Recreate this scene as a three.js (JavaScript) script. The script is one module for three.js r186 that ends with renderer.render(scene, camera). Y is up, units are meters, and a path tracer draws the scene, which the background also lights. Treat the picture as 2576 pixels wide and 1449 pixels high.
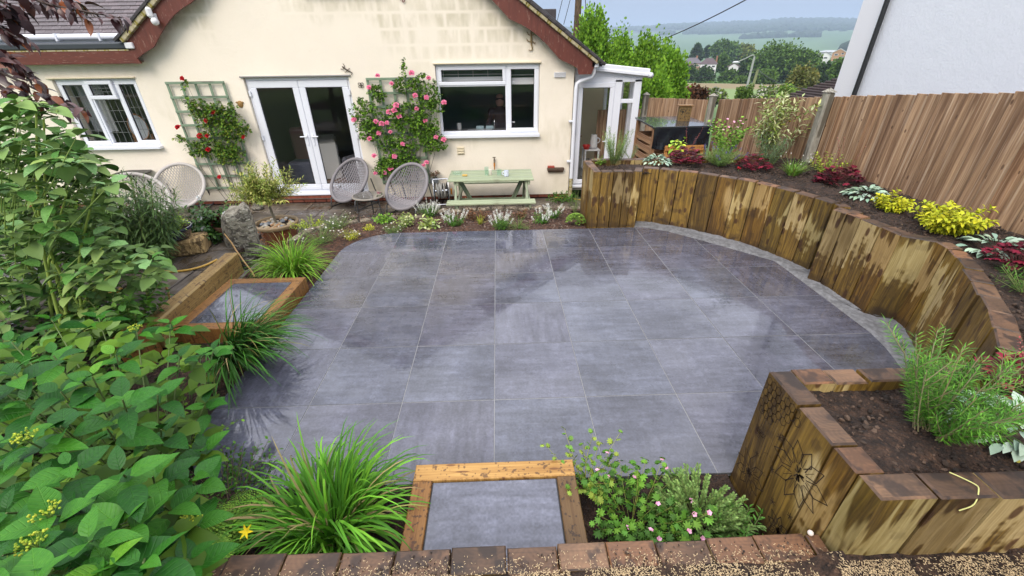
import * as THREE from 'three';
import { MarchingCubes } from 'three/addons/objects/MarchingCubes.js';

// ---------- camera, sky, sun, exposure ----------
const scene = new THREE.Scene();
const FPX = 1051.06, CAM = new THREE.Vector3(0.07105, 1.97247, 5.02922);
const camera = new THREE.PerspectiveCamera(2 * Math.atan(724.5 / FPX) * 180 / Math.PI, 16 / 9, 0.05, 9000);
camera.rotation.order = 'YXZ';
camera.rotation.set(-0.511317, -0.0264821, -0.0135659);
camera.position.copy(CAM);
camera.updateMatrixWorld();
const EXPOSURE = 1.5, SKY_GAIN = 1.0;

let seed = 1;
function setSeed(s) { seed = s >>> 0; }
function rnd() { seed = (seed + 0x6D2B79F5) >>> 0; let t = seed; t = Math.imul(t ^ (t >>> 15), t | 1); t ^= t + Math.imul(t ^ (t >>> 7), t | 61); return ((t ^ (t >>> 14)) >>> 0) / 4294967296; }
const rr = (a, b) => a + (b - a) * rnd();
const gauss = () => (rnd() + rnd() + rnd() - 1.5) * 0.8165 * 1.0;
const lerp = (a, b, t) => a + (b - a) * t;
const clamp = (x, a = 0, b = 1) => x < a ? a : x > b ? b : x;
const sst = (a, b, x) => { const t = clamp((x - a) / (b - a)); return t * t * (3 - 2 * t); };

// tileable value noise
const NT = new Float32Array(65536);
setSeed(77); for (let i = 0; i < 65536; i++) NT[i] = rnd();
function vn(x, y, px, py, s = 0) {
  const xi = Math.floor(x), yi = Math.floor(y), fx = x - xi, fy = y - yi;
  const ux = fx * fx * (3 - 2 * fx), uy = fy * fy * (3 - 2 * fy);
  let x0 = xi % px | 0; if (x0 < 0) x0 += px; let y0 = yi % py | 0; if (y0 < 0) y0 += py;
  const x1 = x0 + 1 === px ? 0 : x0 + 1, y1 = y0 + 1 === py ? 0 : y0 + 1, k = s * 7919;
  const a = NT[(x0 * 73 + y0 * 3121 + k + ((x0 * y0) << 1)) & 65535], b = NT[(x1 * 73 + y0 * 3121 + k + ((x1 * y0) << 1)) & 65535], c = NT[(x0 * 73 + y1 * 3121 + k + ((x0 * y1) << 1)) & 65535], d = NT[(x1 * 73 + y1 * 3121 + k + ((x1 * y1) << 1)) & 65535];
  return a + (b - a) * ux + (c - a) * uy + (a - b - c + d) * ux * uy;
}
function fbm(u, v, fx, fy, oct, s = 0) { // u, v in 0..1 tile
  let a = 0.5, r = 0, n = 0;
  for (let o = 0; o < oct; o++) { r += a * vn(u * fx, v * fy, fx, fy, s + o * 13); n += a; a *= 0.5; fx *= 2; fy *= 2; }
  return r / n;
}

{ // overcast sky: the usual brightening towards the zenith, soft cloud
  const w = 512, h = 256, d = new Float32Array(w * h * 4);
  for (let j = 0; j < h; j++) for (let i = 0; i < w; i++) {
    const el = ((j + 0.5) / h - 0.5) * Math.PI, s = Math.max(0, Math.sin(el));
    const k = Math.pow(s, 1.05), u = i / w, v = j / h;
    const c = 1 + (fbm(u, v, 8, 10, 4, 5) - 0.5) * 0.34 * sst(0.0, 0.15, s + 0.03);
    const o = (j * w + i) * 4;
    d[o] = lerp(0.175, 1.95, k) * c * SKY_GAIN; d[o + 1] = lerp(0.245, 1.93, k) * c * SKY_GAIN; d[o + 2] = lerp(0.37, 2.02, k) * c * SKY_GAIN; d[o + 3] = 1;
  }
  const t = new THREE.DataTexture(d, w, h, THREE.RGBAFormat, THREE.FloatType);
  t.mapping = THREE.EquirectangularReflectionMapping; t.magFilter = THREE.LinearFilter; t.minFilter = THREE.LinearFilter; t.needsUpdate = true;
  scene.background = t; scene.environment = t;
}
const sun = new THREE.DirectionalLight(0xfff3e2, 1.5);
sun.position.set(-6, 12, 13); sun.target.position.set(0, 0, 0);
sun.castShadow = true; sun.shadow.radius = 60; sun.shadow.mapSize.set(2048, 2048);
Object.assign(sun.shadow.camera, { left: -16, right: 16, top: 16, bottom: -16, near: 1, far: 60 });
scene.add(sun, sun.target);
scene.fog = new THREE.FogExp2(0xb6cadf, 0.00044);

// ---------- pixel of the photograph (2576 wide) to points ----------
const ray = (x, y) => new THREE.Vector3(x - 1288, -(y - 724.5), -FPX).normalize().applyQuaternion(camera.quaternion);
const onG = (x, y, h = 0) => { const d = ray(x, y); return CAM.clone().addScaledVector(d, (h - CAM.y) / d.y); };
const onW = (x, y, z) => { const d = ray(x, y); return CAM.clone().addScaledVector(d, (z - CAM.z) / d.z); };
const onX = (x, y, v) => { const d = ray(x, y); return CAM.clone().addScaledVector(d, (v - CAM.x) / d.x); };
const far = (x, y, dist) => CAM.clone().addScaledVector(ray(x, y), dist);
const onF = (x, y, fn) => { let p = onG(x, y, 0); for (let i = 0; i < 12; i++) p = onG(x, y, fn(p.x, p.z)); return p; };

// ---------- scene helpers ----------
const taken = {};
function numbered(n) { if (!(n in taken)) { taken[n] = 0; return n; } taken[n]++; return n + '_' + String(taken[n]).padStart(3, '0'); }
function thing(name, label, category, pos = [0, 0, 0], turn = 0, group) {
  const o = new THREE.Group(); o.name = numbered(name); o.position.set(...pos); o.rotation.y = turn;
  o.userData = { label, category }; if (group) o.userData.group = group; scene.add(o); return o;
}
function put(name, geo, mat, parent) { const m = new THREE.Mesh(geo, mat); m.name = parent ? name : numbered(name); m.castShadow = m.receiveShadow = true; (parent || scene).add(m); return m; }
function tag(o, label, category, group) { o.userData.label = label; o.userData.category = category; if (group) o.userData.group = group; return o; }
function structure(o, label) { o.userData.kind = 'structure'; if (label) { o.userData.label = label; } return o; }
function stuff(o) { o.userData.kind = 'stuff'; return o; }
const V = (x, y, z) => new THREE.Vector3(x, y, z);
const UP = V(0, 1, 0);

// mesh collector
class MB {
  constructor() { this.p = []; this.n = []; this.u = []; this.c = []; this.i = []; this.k = 0; }
  vert(x, y, z, nx, ny, nz, u, v, c) { this.p.push(x, y, z); this.n.push(nx, ny, nz); this.u.push(u, v); this.c.push(c ? c[0] : 1, c ? c[1] : 1, c ? c[2] : 1); return this.k++; }
  quad(a, b, c, d, uv, col) {
    const e1 = b.clone().sub(a), e2 = d.clone().sub(a), n = e1.cross(e2).normalize(); uv = uv || [[0, 0], [1, 0], [1, 1], [0, 1]];
    const k = this.k; [a, b, c, d].forEach((q, j) => this.vert(q.x, q.y, q.z, n.x, n.y, n.z, uv[j][0], uv[j][1], col)); this.i.push(k, k + 1, k + 2, k, k + 2, k + 3);
  }
  tri(a, b, c, col) { const n = b.clone().sub(a).cross(c.clone().sub(a)).normalize(), k = this.k; [a, b, c].forEach(q => this.vert(q.x, q.y, q.z, n.x, n.y, n.z, q.x + q.z, q.y, col)); this.i.push(k, k + 1, k + 2); }
  // chamfered box, optional matrix; uv in metres
  box(cx, cy, cz, sx, sy, sz, col, ch = 0, m) { this.geo(cbox(sx, sy, sz, ch), (m ? m.clone() : new THREE.Matrix4()).multiply(new THREE.Matrix4().makeTranslation(cx, cy, cz)), col); }
  geo(g, m, col) {
    const P = g.attributes.position, N = g.attributes.normal, U = g.attributes.uv, I = g.index, v = V(0, 0, 0), k = this.k, nm = m && new THREE.Matrix3().getNormalMatrix(m);
    const C = g.attributes.color;
    for (let j = 0; j < P.count; j++) {
      v.fromBufferAttribute(P, j); if (m) v.applyMatrix4(m); const x = v.x, y = v.y, z = v.z; v.fromBufferAttribute(N, j); if (m) v.applyMatrix3(nm).normalize();
      this.vert(x, y, z, v.x, v.y, v.z, U ? U.getX(j) : 0, U ? U.getY(j) : 0, col || (C ? [C.getX(j), C.getY(j), C.getZ(j)] : null));
    }
    if (I) for (let j = 0; j < I.count; j++) this.i.push(k + I.getX(j)); else for (let j = 0; j < P.count; j++) this.i.push(k + j);
  }
  tube(pts, r, seg = 6, col, r1) { // pts Vector3[], radius r (to r1)
    if (r1 === undefined) r1 = r; const n = pts.length; let t = V(0, 0, 0), nn = V(0, 0, 0), b = V(0, 0, 0), first = this.k, L = 0;
    let ref = null;
    for (let j = 0; j < n; j++) {
      t.copy(pts[Math.min(n - 1, j + 1)]).sub(pts[Math.max(0, j - 1)]).normalize(); if (j) L += pts[j].distanceTo(pts[j - 1]);
      if (!ref) { ref = Math.abs(t.y) < 0.9 ? V(0, 1, 0) : V(1, 0, 0); nn.crossVectors(t, ref).normalize(); } else { nn.addScaledVector(t, -nn.dot(t)); if (nn.lengthSq() < 1e-9) nn.set(1, 0, 0); nn.normalize(); }
      b.crossVectors(t, nn); const R = lerp(r, r1, j / (n - 1));
      for (let s = 0; s <= seg; s++) { const a = s / seg * Math.PI * 2, ca = Math.cos(a), sa = Math.sin(a), x = nn.x * ca + b.x * sa, y = nn.y * ca + b.y * sa, z = nn.z * ca + b.z * sa; this.vert(pts[j].x + x * R, pts[j].y + y * R, pts[j].z + z * R, x, y, z, s / seg * R * 6.28, L, col); }
    }
    for (let j = 0; j < n - 1; j++) for (let s = 0; s < seg; s++) { const a = first + j * (seg + 1) + s, c = a + seg + 1; this.i.push(a, a + 1, c, a + 1, c + 1, c); }
    for (const [j, sg] of [[0, -1], [n - 1, 1]]) { // caps
      const o = first + j * (seg + 1), c = this.vert(pts[j].x, pts[j].y, pts[j].z, sg * t.x, sg * t.y, sg * t.z, 0, 0, col);
      for (let s = 0; s < seg; s++) sg > 0 ? this.i.push(c, o + s, o + s + 1) : this.i.push(c, o + s + 1, o + s);
    }
  }
  geometry() {
    const g = new THREE.BufferGeometry();
    g.setAttribute('position', new THREE.Float32BufferAttribute(this.p, 3)); g.setAttribute('normal', new THREE.Float32BufferAttribute(this.n, 3));
    g.setAttribute('uv', new THREE.Float32BufferAttribute(this.u, 2)); g.setAttribute('color', new THREE.Float32BufferAttribute(this.c, 3)); g.setIndex(this.i); return g;
  }
  build(name, mat, parent) { return put(name, this.geometry(), mat, parent); }
}
// prism over a convex polygon [[x,z]..] counter-clockwise seen from above (x right, z down => order fixed here), y0..y1, chamfer c; group 0 sides, 1 top
function prism(poly, y0, y1, c = 0, u0 = 0, v0 = 0, topTurn = 0) {
  let A = 0; for (let i = 0; i < poly.length; i++) { const a = poly[i], b = poly[(i + 1) % poly.length]; A += a[0] * b[1] - b[0] * a[1]; }
  if (A > 0) poly = poly.slice().reverse(); // so that the outward side is consistent
  const n = poly.length, side = new MB(), top = new MB(); let cx = 0, cz = 0; for (const q of poly) { cx += q[0] / n; cz += q[1] / n; }
  const inner = [];
  for (let i = 0; i < n; i++) { // inset by c
    const a = poly[(i + n - 1) % n], b = poly[i], d = poly[(i + 1) % n];
    let e1 = [b[0] - a[0], b[1] - a[1]], e2 = [d[0] - b[0], d[1] - b[1]]; const l1 = Math.hypot(...e1) || 1, l2 = Math.hypot(...e2) || 1; e1 = [e1[0] / l1, e1[1] / l1]; e2 = [e2[0] / l2, e2[1] / l2];
    const n1 = [e1[1], -e1[0]], n2 = [e2[1], -e2[0]], k = 1 + n1[0] * n2[0] + n1[1] * n2[1];
    const f = Math.min(3, 1 / Math.max(0.2, k)); let ix = b[0] + (n1[0] + n2[0]) * c * f, iz = b[1] + (n1[1] + n2[1]) * c * f;
    // make sure it goes inwards
    const d0 = Math.hypot(b[0] - cx, b[1] - cz), d1 = Math.hypot(ix - cx, iz - cz); if (c > 0 && d1 > d0) { ix = b[0] - (n1[0] + n2[0]) * c * f; iz = b[1] - (n1[1] + n2[1]) * c * f; }
    inner.push([ix, iz]);
  }
  let L = u0;
  for (let i = 0; i < n; i++) {
    const a = poly[i], b = poly[(i + 1) % n], ia = inner[i], ib = inner[(i + 1) % n], l = Math.hypot(b[0] - a[0], b[1] - a[1]), yc = y1 - c;
    side.quad(V(a[0], y0, a[1]), V(b[0], y0, b[1]), V(b[0], yc, b[1]), V(a[0], yc, a[1]), [[L, y0 + v0], [L + l, y0 + v0], [L + l, yc + v0], [L, yc + v0]]);
    if (c > 0) (c > 0.003 ? top : side).quad(V(a[0], yc, a[1]), V(b[0], yc, b[1]), V(ib[0], y1, ib[1]), V(ia[0], y1, ia[1]), [[L, yc + v0], [L + l, yc + v0], [L + l, y1 + v0], [L, y1 + v0]]);
    L += l;
  }
  const k = top.k, ct = Math.cos(topTurn), stn = Math.sin(topTurn); for (const q of inner) { const x = q[0] - cx, z = q[1] - cz; top.vert(q[0], y1, q[1], 0, 1, 0, x * ct - z * stn + u0 * 1.7, x * stn + z * ct + v0 + u0 * 0.9); }
  for (let i = 1; i < n - 1; i++) top.i.push(k, k + i, k + i + 1);
  const all = new MB(); all.geo(side.geometry()); const ns = all.i.length; all.geo(top.geometry());
  // face winding check for the top
  const g = all.geometry(), P = g.attributes.position, I = g.index;
  const fix = (from, to) => { for (let j = from; j < to; j += 3) { const a = V().fromBufferAttribute(P, I.getX(j)), b = V().fromBufferAttribute(P, I.getX(j + 1)), d = V().fromBufferAttribute(P, I.getX(j + 2)), nn = b.sub(a).cross(d.sub(a)); const m = V().fromBufferAttribute(g.attributes.normal, I.getX(j)); if (nn.dot(m) < 0) { const t = I.getX(j + 1); I.setX(j + 1, I.getX(j + 2)); I.setX(j + 2, t); } } };
  fix(0, I.count);
  g.addGroup(0, ns, 0); g.addGroup(ns, I.count - ns, 1); return g;
}
const cboxCache = {};
function cbox(sx, sy, sz, ch = 0) { // chamfered box centred on 0, uv in metres, long axis along v
  const key = [sx, sy, sz, ch].map(q => q.toFixed(4)).join(); if (cboxCache[key]) return cboxCache[key];
  const mb = new MB(), X = sx / 2, Y = sy / 2, Z = sz / 2, c = Math.min(ch, X * 0.9, Y * 0.9, Z * 0.9);
  const P = (x, y, z) => V(x, y, z), long = sx >= sy && sx >= sz ? 0 : sy >= sz ? 1 : 2;
  const uv = q => { const a = q.toArray(); return long === 0 ? [a[1] + a[2], a[0]] : long === 1 ? [a[0] + a[2], a[1]] : [a[0] + a[1], a[2]]; };
  const f = (a, b, d, e) => { const n = b.clone().sub(a).cross(e.clone().sub(a)), ctr = a.clone().add(b).add(d).add(e); if (n.dot(ctr) < 0) [b, e] = [e, b]; mb.quad(a, b, d, e, [uv(a), uv(b), uv(d), uv(e)]); };
  for (const s of [-1, 1]) {
    f(P(s * X, -Y + c, -Z + c), P(s * X, Y - c, -Z + c), P(s * X, Y - c, Z - c), P(s * X, -Y + c, Z - c));
    f(P(-X + c, s * Y, -Z + c), P(X - c, s * Y, -Z + c), P(X - c, s * Y, Z - c), P(-X + c, s * Y, Z - c));
    f(P(-X + c, -Y + c, s * Z), P(X - c, -Y + c, s * Z), P(X - c, Y - c, s * Z), P(-X + c, Y - c, s * Z));
  }
  if (c > 0) {
    for (const s of [-1, 1]) for (const t of [-1, 1]) {
      f(P(s * X, t * (Y - c), -Z + c), P(s * X, t * (Y - c), Z - c), P(s * (X - c), t * Y, Z - c), P(s * (X - c), t * Y, -Z + c));
      f(P(s * X, -Y + c, t * (Z - c)), P(s * X, Y - c, t * (Z - c)), P(s * (X - c), Y - c, t * Z), P(s * (X - c), -Y + c, t * Z));
      f(P(-X + c, s * Y, t * (Z - c)), P(X - c, s * Y, t * (Z - c)), P(X - c, s * (Y - c), t * Z), P(-X + c, s * (Y - c), t * Z));
      for (const q of [-1, 1]) { const a = P(s * X, t * (Y - c), q * (Z - c)), b = P(s * (X - c), t * Y, q * (Z - c)), d = P(s * (X - c), t * (Y - c), q * Z); const n = b.clone().sub(a).cross(d.clone().sub(a)); n.dot(a) < 0 ? mb.tri(a, d, b) : mb.tri(a, b, d); }
    }
  }
  return cboxCache[key] = mb.geometry();
}
const mat4 = (x, y, z, rx = 0, ry = 0, rz = 0, s = 1) => new THREE.Matrix4().compose(V(x, y, z), new THREE.Quaternion().setFromEuler(new THREE.Euler(rx, ry, rz, 'YXZ')), typeof s === 'number' ? V(s, s, s) : V(...s));
// matrix that carries local y onto dir, with x turned by roll
function aim(pos, dir, roll = 0, s = 1) { const q = new THREE.Quaternion().setFromUnitVectors(UP, dir.clone().normalize()).multiply(new THREE.Quaternion().setFromAxisAngle(UP, roll)); return new THREE.Matrix4().compose(pos, q, typeof s === 'number' ? V(s, s, s) : V(...s)); }
function between(a, b, w, d, col, mb, ch = 0) { const L = a.distanceTo(b); mb.geo(cbox(w, L, d, ch), aim(a.clone().add(b).multiplyScalar(0.5), b.clone().sub(a)), col); }

// ---------- textures ----------
function tex(w, h, fn, { srgb = true, rx = 1, ry = 1, ox = 0, oy = 0 } = {}) {
  const d = new Uint8Array(w * h * 4); for (let j = 0; j < h; j++) for (let i = 0; i < w; i++) { const c = fn((i + 0.5) / w, (j + 0.5) / h, i, j), o = (j * w + i) * 4; if (typeof c === 'number') { d[o] = d[o + 1] = d[o + 2] = clamp(c) * 255; } else { d[o] = clamp(c[0], 0, 255); d[o + 1] = clamp(c[1], 0, 255); d[o + 2] = clamp(c[2], 0, 255); } d[o + 3] = 255; }
  const t = new THREE.DataTexture(d, w, h, THREE.RGBAFormat); t.wrapS = t.wrapT = THREE.RepeatWrapping; t.magFilter = THREE.LinearFilter; t.minFilter = THREE.LinearMipmapLinearFilter; t.generateMipmaps = true;
  if (srgb) t.colorSpace = THREE.SRGBColorSpace; t.repeat.set(rx, ry); t.offset.set(ox, oy); t.needsUpdate = true; return t;
}
const mix3 = (a, b, t) => [a[0] + (b[0] - a[0]) * t, a[1] + (b[1] - a[1]) * t, a[2] + (b[2] - a[2]) * t];
const std = (o) => new THREE.MeshStandardMaterial(o);
const phys = (o) => new THREE.MeshPhysicalMaterial(o);
const lin = (hex) => { const c = new THREE.Color(hex); return [c.r, c.g, c.b]; };
const tint = (m, k) => { const c = m.clone(); c.color.multiply(new THREE.Color(...(typeof k === 'number' ? [k, k, k] : k))); return c; };

// ---------- materials ----------
const M = {};
{ // wet porcelain slabs
  const map = tex(768, 768, (u, v) => {
    const cloud = fbm(u, v, 5, 5, 5, 1), str = fbm(u, v, 7, 60, 3, 2), str2 = fbm(u, v, 60, 9, 3, 12), fine = fbm(u, v, 160, 160, 2, 3), pale = sst(0.56, 0.78, fbm(u, v, 22, 34, 4, 4));
    const k = 0.74 + (cloud - 0.5) * 0.3 + (str - 0.5) * 0.28 + (str2 - 0.5) * 0.08 + (fine - 0.5) * 0.22 + pale * 0.09;
    return [104 * k, 107 * k, 122 * k];
  }, { rx: 1 / 1.5, ry: 1 / 1.5 });
  const rough = tex(320, 320, (u, v) => { const p = fbm(u, v, 4, 5, 5, 21), wet = sst(0.42, 0.58, p), f = fbm(u, v, 64, 110, 2, 22); return lerp(0.30, 0.09, wet) + (f - 0.5) * 0.14; }, { srgb: false, rx: 1 / 2.1, ry: 1 / 2.1 });
  const coat = tex(320, 320, (u, v) => { const p = fbm(u, v, 4, 5, 5, 21), wet = sst(0.40, 0.6, p), f = fbm(u, v, 48, 120, 3, 24); return clamp(lerp(0.55, 1.0, wet) * (0.7 + f * 0.6)); }, { srgb: false, rx: 1 / 2.1, ry: 1 / 2.1 });
  const bump = tex(512, 512, (u, v) => fbm(u, v, 24, 120, 3, 25) * 0.6 + fbm(u, v, 90, 90, 2, 26) * 0.4, { srgb: false, rx: 1 / 1.5, ry: 1 / 1.5 });
  M.slab = phys({ map, roughness: 1, roughnessMap: rough, clearcoat: 0.72, clearcoatMap: coat, clearcoatRoughness: 0.035, bumpMap: bump, bumpScale: 0.0004 });
  M.slabs = [1, 0.9, 1.1, 0.97].map((k, i) => tint(M.slab, [k * (1 + 0.02 * (i - 1)), k, k * (1.01)]));
  M.stepSlab = tint(M.slab, 1.2); M.stepSlab.roughness = 1.6;
  M.slabEdge = std({ color: new THREE.Color(0.12, 0.125, 0.14), roughness: 0.6 });
  M.grout = std({ color: new THREE.Color(0.27, 0.27, 0.275), roughness: 0.7 });
  const cm = tex(320, 320, (u, v) => { const k = 0.85 + (fbm(u, v, 30, 30, 4, 31) - 0.5) * 0.4 + (fbm(u, v, 6, 6, 3, 32) - 0.5) * 0.2; return [130 * k, 131 * k, 134 * k]; }, { rx: 1.6, ry: 1.6 });
  M.concrete = std({ map: cm, roughness: 0.75, bumpMap: cm, bumpScale: 0.012 });
}
// treated sleepers: upright grain, wet runs with a ragged edge round dry pale wood
function woodTex(w, h, grainSeed, o) {
  const knots = []; setSeed(grainSeed * 31 + 5); for (let i = 0; i < o.knots; i++) knots.push([rnd(), rnd(), rr(0.006, 0.016) * (o.ks || 1), rr(1.6, 3)]);
  return (u, v) => {
    let du = 0, kn = 0; for (const [ku, kv, kr, el] of knots) { let a = u - ku; a -= Math.round(a); if (a > 5 * kr || a < -5 * kr) continue; let b = v - kv; b -= Math.round(b); b *= o.ratio / el; const d = Math.hypot(a, b) / kr; if (d < 5) { du += Math.sign(a) * kr * 1.6 * Math.exp(-d * 0.9); kn = Math.max(kn, sst(1.25, 0.7, d)); } }
    const uu = u + du + (fbm(u, v, 6, 2, 2, grainSeed + 9) - 0.5) * 0.012;
    const ring = fbm(uu, v, o.rings, 2, 2, grainSeed) , fib = fbm(uu, v, o.rings * 4, 8, 3, grainSeed + 3), big = fbm(u, v, o.boards || 16, 2, 2, grainSeed + 6);
    return [ring, fib, big, kn];
  };
}
{
  const wf = woodTex(0, 0, 11, { knots: 70, ratio: 0.25, rings: 200, ks: 0.42 });
  const map = tex(2048, 640, (u, v) => { // 4 m by 1 m
    const [ring, fib, big, kn] = wf(u, v);
    const y = v + (fbm(u, v, 150, 3, 3, 41) - 0.5) * 0.42 + (fbm(u, v, 34, 4, 2, 42) - 0.5) * 0.3;
    const on = fbm(u, v, 14, 1, 2, 43);
    const topE = 0.60 + (fbm(u, 0.3, 18, 1, 2, 44) - 0.5) * 0.4, botE = 0.30 + (fbm(u, 0.7, 16, 1, 3, 45) - 0.5) * 0.42;
    let dry = sst(topE + 0.03, topE - 0.05, y) * sst(botE - 0.04, botE + 0.06, y + (fbm(u, v, 40, 30, 2, 46) - 0.5) * 0.15) * sst(0.36, 0.44, on);
    const wet = mix3([78, 57, 20], [142, 112, 46], clamp(ring * 1.0 + fib * 1.3 - 0.68 + (big - 0.5) * 0.9));
    const pale = mix3([158, 136, 88], [196, 176, 132], clamp(fib * 1.3 - 0.1 + (big - 0.5) * 0.6));
    let c = mix3(wet, pale, dry * 0.9); const dirt = sst(0.6, 0.78, fbm(u, v, 60, 14, 4, 47)) * 0.35 + sst(0.10, 0.0, v + (fbm(u, v, 60, 20, 3, 48) - 0.5) * 0.14) * 0.45; c = mix3(c, [52, 36, 20], dirt * (1 - dry * 0.6));
    c = mix3(c, [62, 36, 16], kn * 0.75); return c;
  }, { rx: 0.25, ry: 1, oy: 0 });
  const bump = tex(768, 256, (u, v) => { const [ring, fib, , kn] = wf(u, v); return ring * 0.5 + fib * 0.5 + kn * 0.2; }, { srgb: false, rx: 0.25, ry: 1 });
  const rough = tex(256, 256, (u, v) => 0.42 + 0.4 * fbm(u, v, 60, 6, 3, 49), { srgb: false, rx: 0.5, ry: 1 });
  M.sleeper = std({ map, bumpMap: bump, bumpScale: 0.003, roughness: 1, roughnessMap: rough });
  const tm = tex(512, 512, (u, v) => { // end grain and wet tops
    const a = fbm(u, v, 5, 5, 4, 51), saw = fbm(u, v, 12, 180, 2, 52), dirt = sst(0.52, 0.70, fbm(u, v, 18, 18, 5, 53)), rx = (u * 5 % 1) - 0.5, ry = (v * 10 % 1) - 0.2, rg = Math.sin(Math.hypot(rx, ry * 0.6) * 70 + fbm(u, v, 10, 10, 2, 54) * 5);
    let c = mix3([80, 61, 46], [130, 99, 73], clamp(a * 1.5 - 0.3 + (saw - 0.5) * 0.5 + rg * 0.09)); c = mix3(c, [50, 38, 31], dirt * 0.75); return c;
  }, { rx: 1, ry: 1 });
  M.sleeperTop = std({ map: tm, roughness: 0.55, bumpMap: tm, bumpScale: 0.004 });
  M.sleepers = [[1, 1, 1], [0.64, 0.62, 0.6], [1.12, 1.12, 1.04], [0.86, 0.76, 0.62], [0.78, 0.82, 0.74]].map(k => tint(M.sleeper, k));
  M.tops = [[1, 1, 1], [0.55, 0.54, 0.54], [1.22, 1.04, 0.9], [0.8, 0.76, 0.74]].map(k => tint(M.sleeperTop, k));
  // fresh yellow timber
  const wy = woodTex(0, 0, 19, { knots: 12, ratio: 1, rings: 90 });
  const ym = tex(256, 512, (u, v) => { const [ring, fib, big, kn] = wy(u, v); let c = mix3([150, 104, 44], [206, 160, 84], clamp(ring * 0.8 + fib * 0.7 - 0.3 + (big - 0.5) * 0.6)); c = mix3(c, [70, 46, 26], sst(0.66, 0.74, fbm(u, v, 40, 70, 3, 57)) * 0.6); return mix3(c, [100, 60, 26], kn * 0.7); }, { rx: 2, ry: 1 });
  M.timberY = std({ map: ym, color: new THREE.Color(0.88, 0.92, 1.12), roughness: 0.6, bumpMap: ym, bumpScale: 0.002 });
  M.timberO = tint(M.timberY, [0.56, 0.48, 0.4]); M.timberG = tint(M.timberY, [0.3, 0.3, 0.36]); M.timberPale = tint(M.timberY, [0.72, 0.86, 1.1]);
  // fence boards
  const wfn = woodTex(0, 0, 23, { knots: 26, ratio: 2, rings: 54, ks: 0.55 });
  const fm = tex(640, 640, (u, v) => { const [ring, fib, big, kn] = wfn(u, v); let c = mix3([108, 82, 60], [174, 144, 114], clamp(ring * 0.9 + fib * 1.0 - 0.45 + (big - 0.5) * 1.0)); c = mix3(c, [100, 72, 50], sst(0.5, 0.7, fbm(u, v, 30, 3, 4, 61)) * 0.6); c = mix3(c, [176, 156, 136], sst(0.55, 0.75, fbm(u, v, 90, 4, 3, 62)) * 0.6); return mix3(c, [74, 52, 38], kn * 0.7); }, { rx: 1, ry: 0.5 });
  M.fence = std({ map: fm, roughness: 0.68, bumpMap: fm, bumpScale: 0.003 });
  M.fences = [[1.1, 1.08, 1.05], [0.94, 0.9, 0.87], [1.22, 1.24, 1.26], [1.06, 0.95, 0.86], [0.76, 0.7, 0.66]].map(k => tint(M.fence, k));
}
{ // cream render with ghosted blockwork and algae streaks; 12 m by 6 m
  const map = tex(1440, 720, (u, v) => {
    const x = u * 12, y = v * 6; // metres above -0.7 , from x = -10
    const row = y / 0.235, col = (x + (Math.floor(row) % 2) * 0.22) / 0.45, fr = row - Math.floor(row), fc = col - Math.floor(col);
    const inB = sst(0.02, 0.16, fr) * sst(1.0, 0.80, fr) * sst(0, 0.1, fc) * sst(1, 0.88, fc);
    const zone = sst(0.46, 0.64, fbm(u, v, 10, 5, 3, 71)) * (0.06 + 0.94 * Math.exp(-Math.pow((y - 3.15) / 0.5, 2))) ;
    const lowz = sst(0.5, 0.66, fbm(u, v, 14, 9, 3, 75)) * sst(2.4, 1.2, y) * 0.75;
    const strk = clamp(fbm(u, v, 150, 24, 4, 72) * 1.9 - 0.5);
    const foot = sst(0.9, 0.2, y + (fbm(u, v, 60, 20, 4, 73) - 0.5) * 0.7) * 0.6;
    const a = clamp(zone * inB * strk * 1.15 + lowz * strk * 0.75 + foot * fbm(u, v, 90, 30, 3, 74) * 1.1) * 0.33;
    const base = 1 + (fbm(u, v, 12, 8, 4, 76) - 0.5) * 0.05;
    return mix3([240 * base, 230 * base, 213 * base], [158, 150, 116], a);
  }, { rx: 1 / 12, ry: 1 / 6, ox: 10 / 12, oy: 0.7 / 6 });
  const bump = tex(320, 320, (u, v) => fbm(u, v, 10, 10, 3, 77) * 0.6 + fbm(u, v, 60, 60, 3, 78) * 0.4, { srgb: false, rx: 0.8, ry: 0.8 });
  M.render = std({ map, roughness: 0.9, bumpMap: bump, bumpScale: 0.005 });
  M.renderPlain = std({ color: 0xe2d6ba, roughness: 0.9 });
}
{ // soils
  const sm = tex(512, 512, (u, v) => { const a = fbm(u, v, 26, 26, 5, 81), b = fbm(u, v, 120, 120, 3, 82), p = sst(0.70, 0.78, fbm(u, v, 70, 70, 3, 83)); let c = mix3([34, 24, 18], [92, 68, 52], clamp(a * 1.3 - 0.25 + (b - 0.5) * 0.7)); return mix3(c, [128, 98, 76], p * 0.6); }, { rx: 1.2, ry: 1.2 });
  const sb = tex(512, 512, (u, v) => fbm(u, v, 22, 22, 5, 84) * 0.7 + fbm(u, v, 90, 90, 3, 85) * 0.3, { srgb: false, rx: 1.7, ry: 1.7 });
  M.soil = std({ map: sm, roughness: 0.95, bumpMap: sb, bumpScale: 0.03 });
  M.soilRed = tint(M.soil, [1.5, 1.25, 1.12]); M.soilDark = tint(M.soil, 0.75);
}
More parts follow.
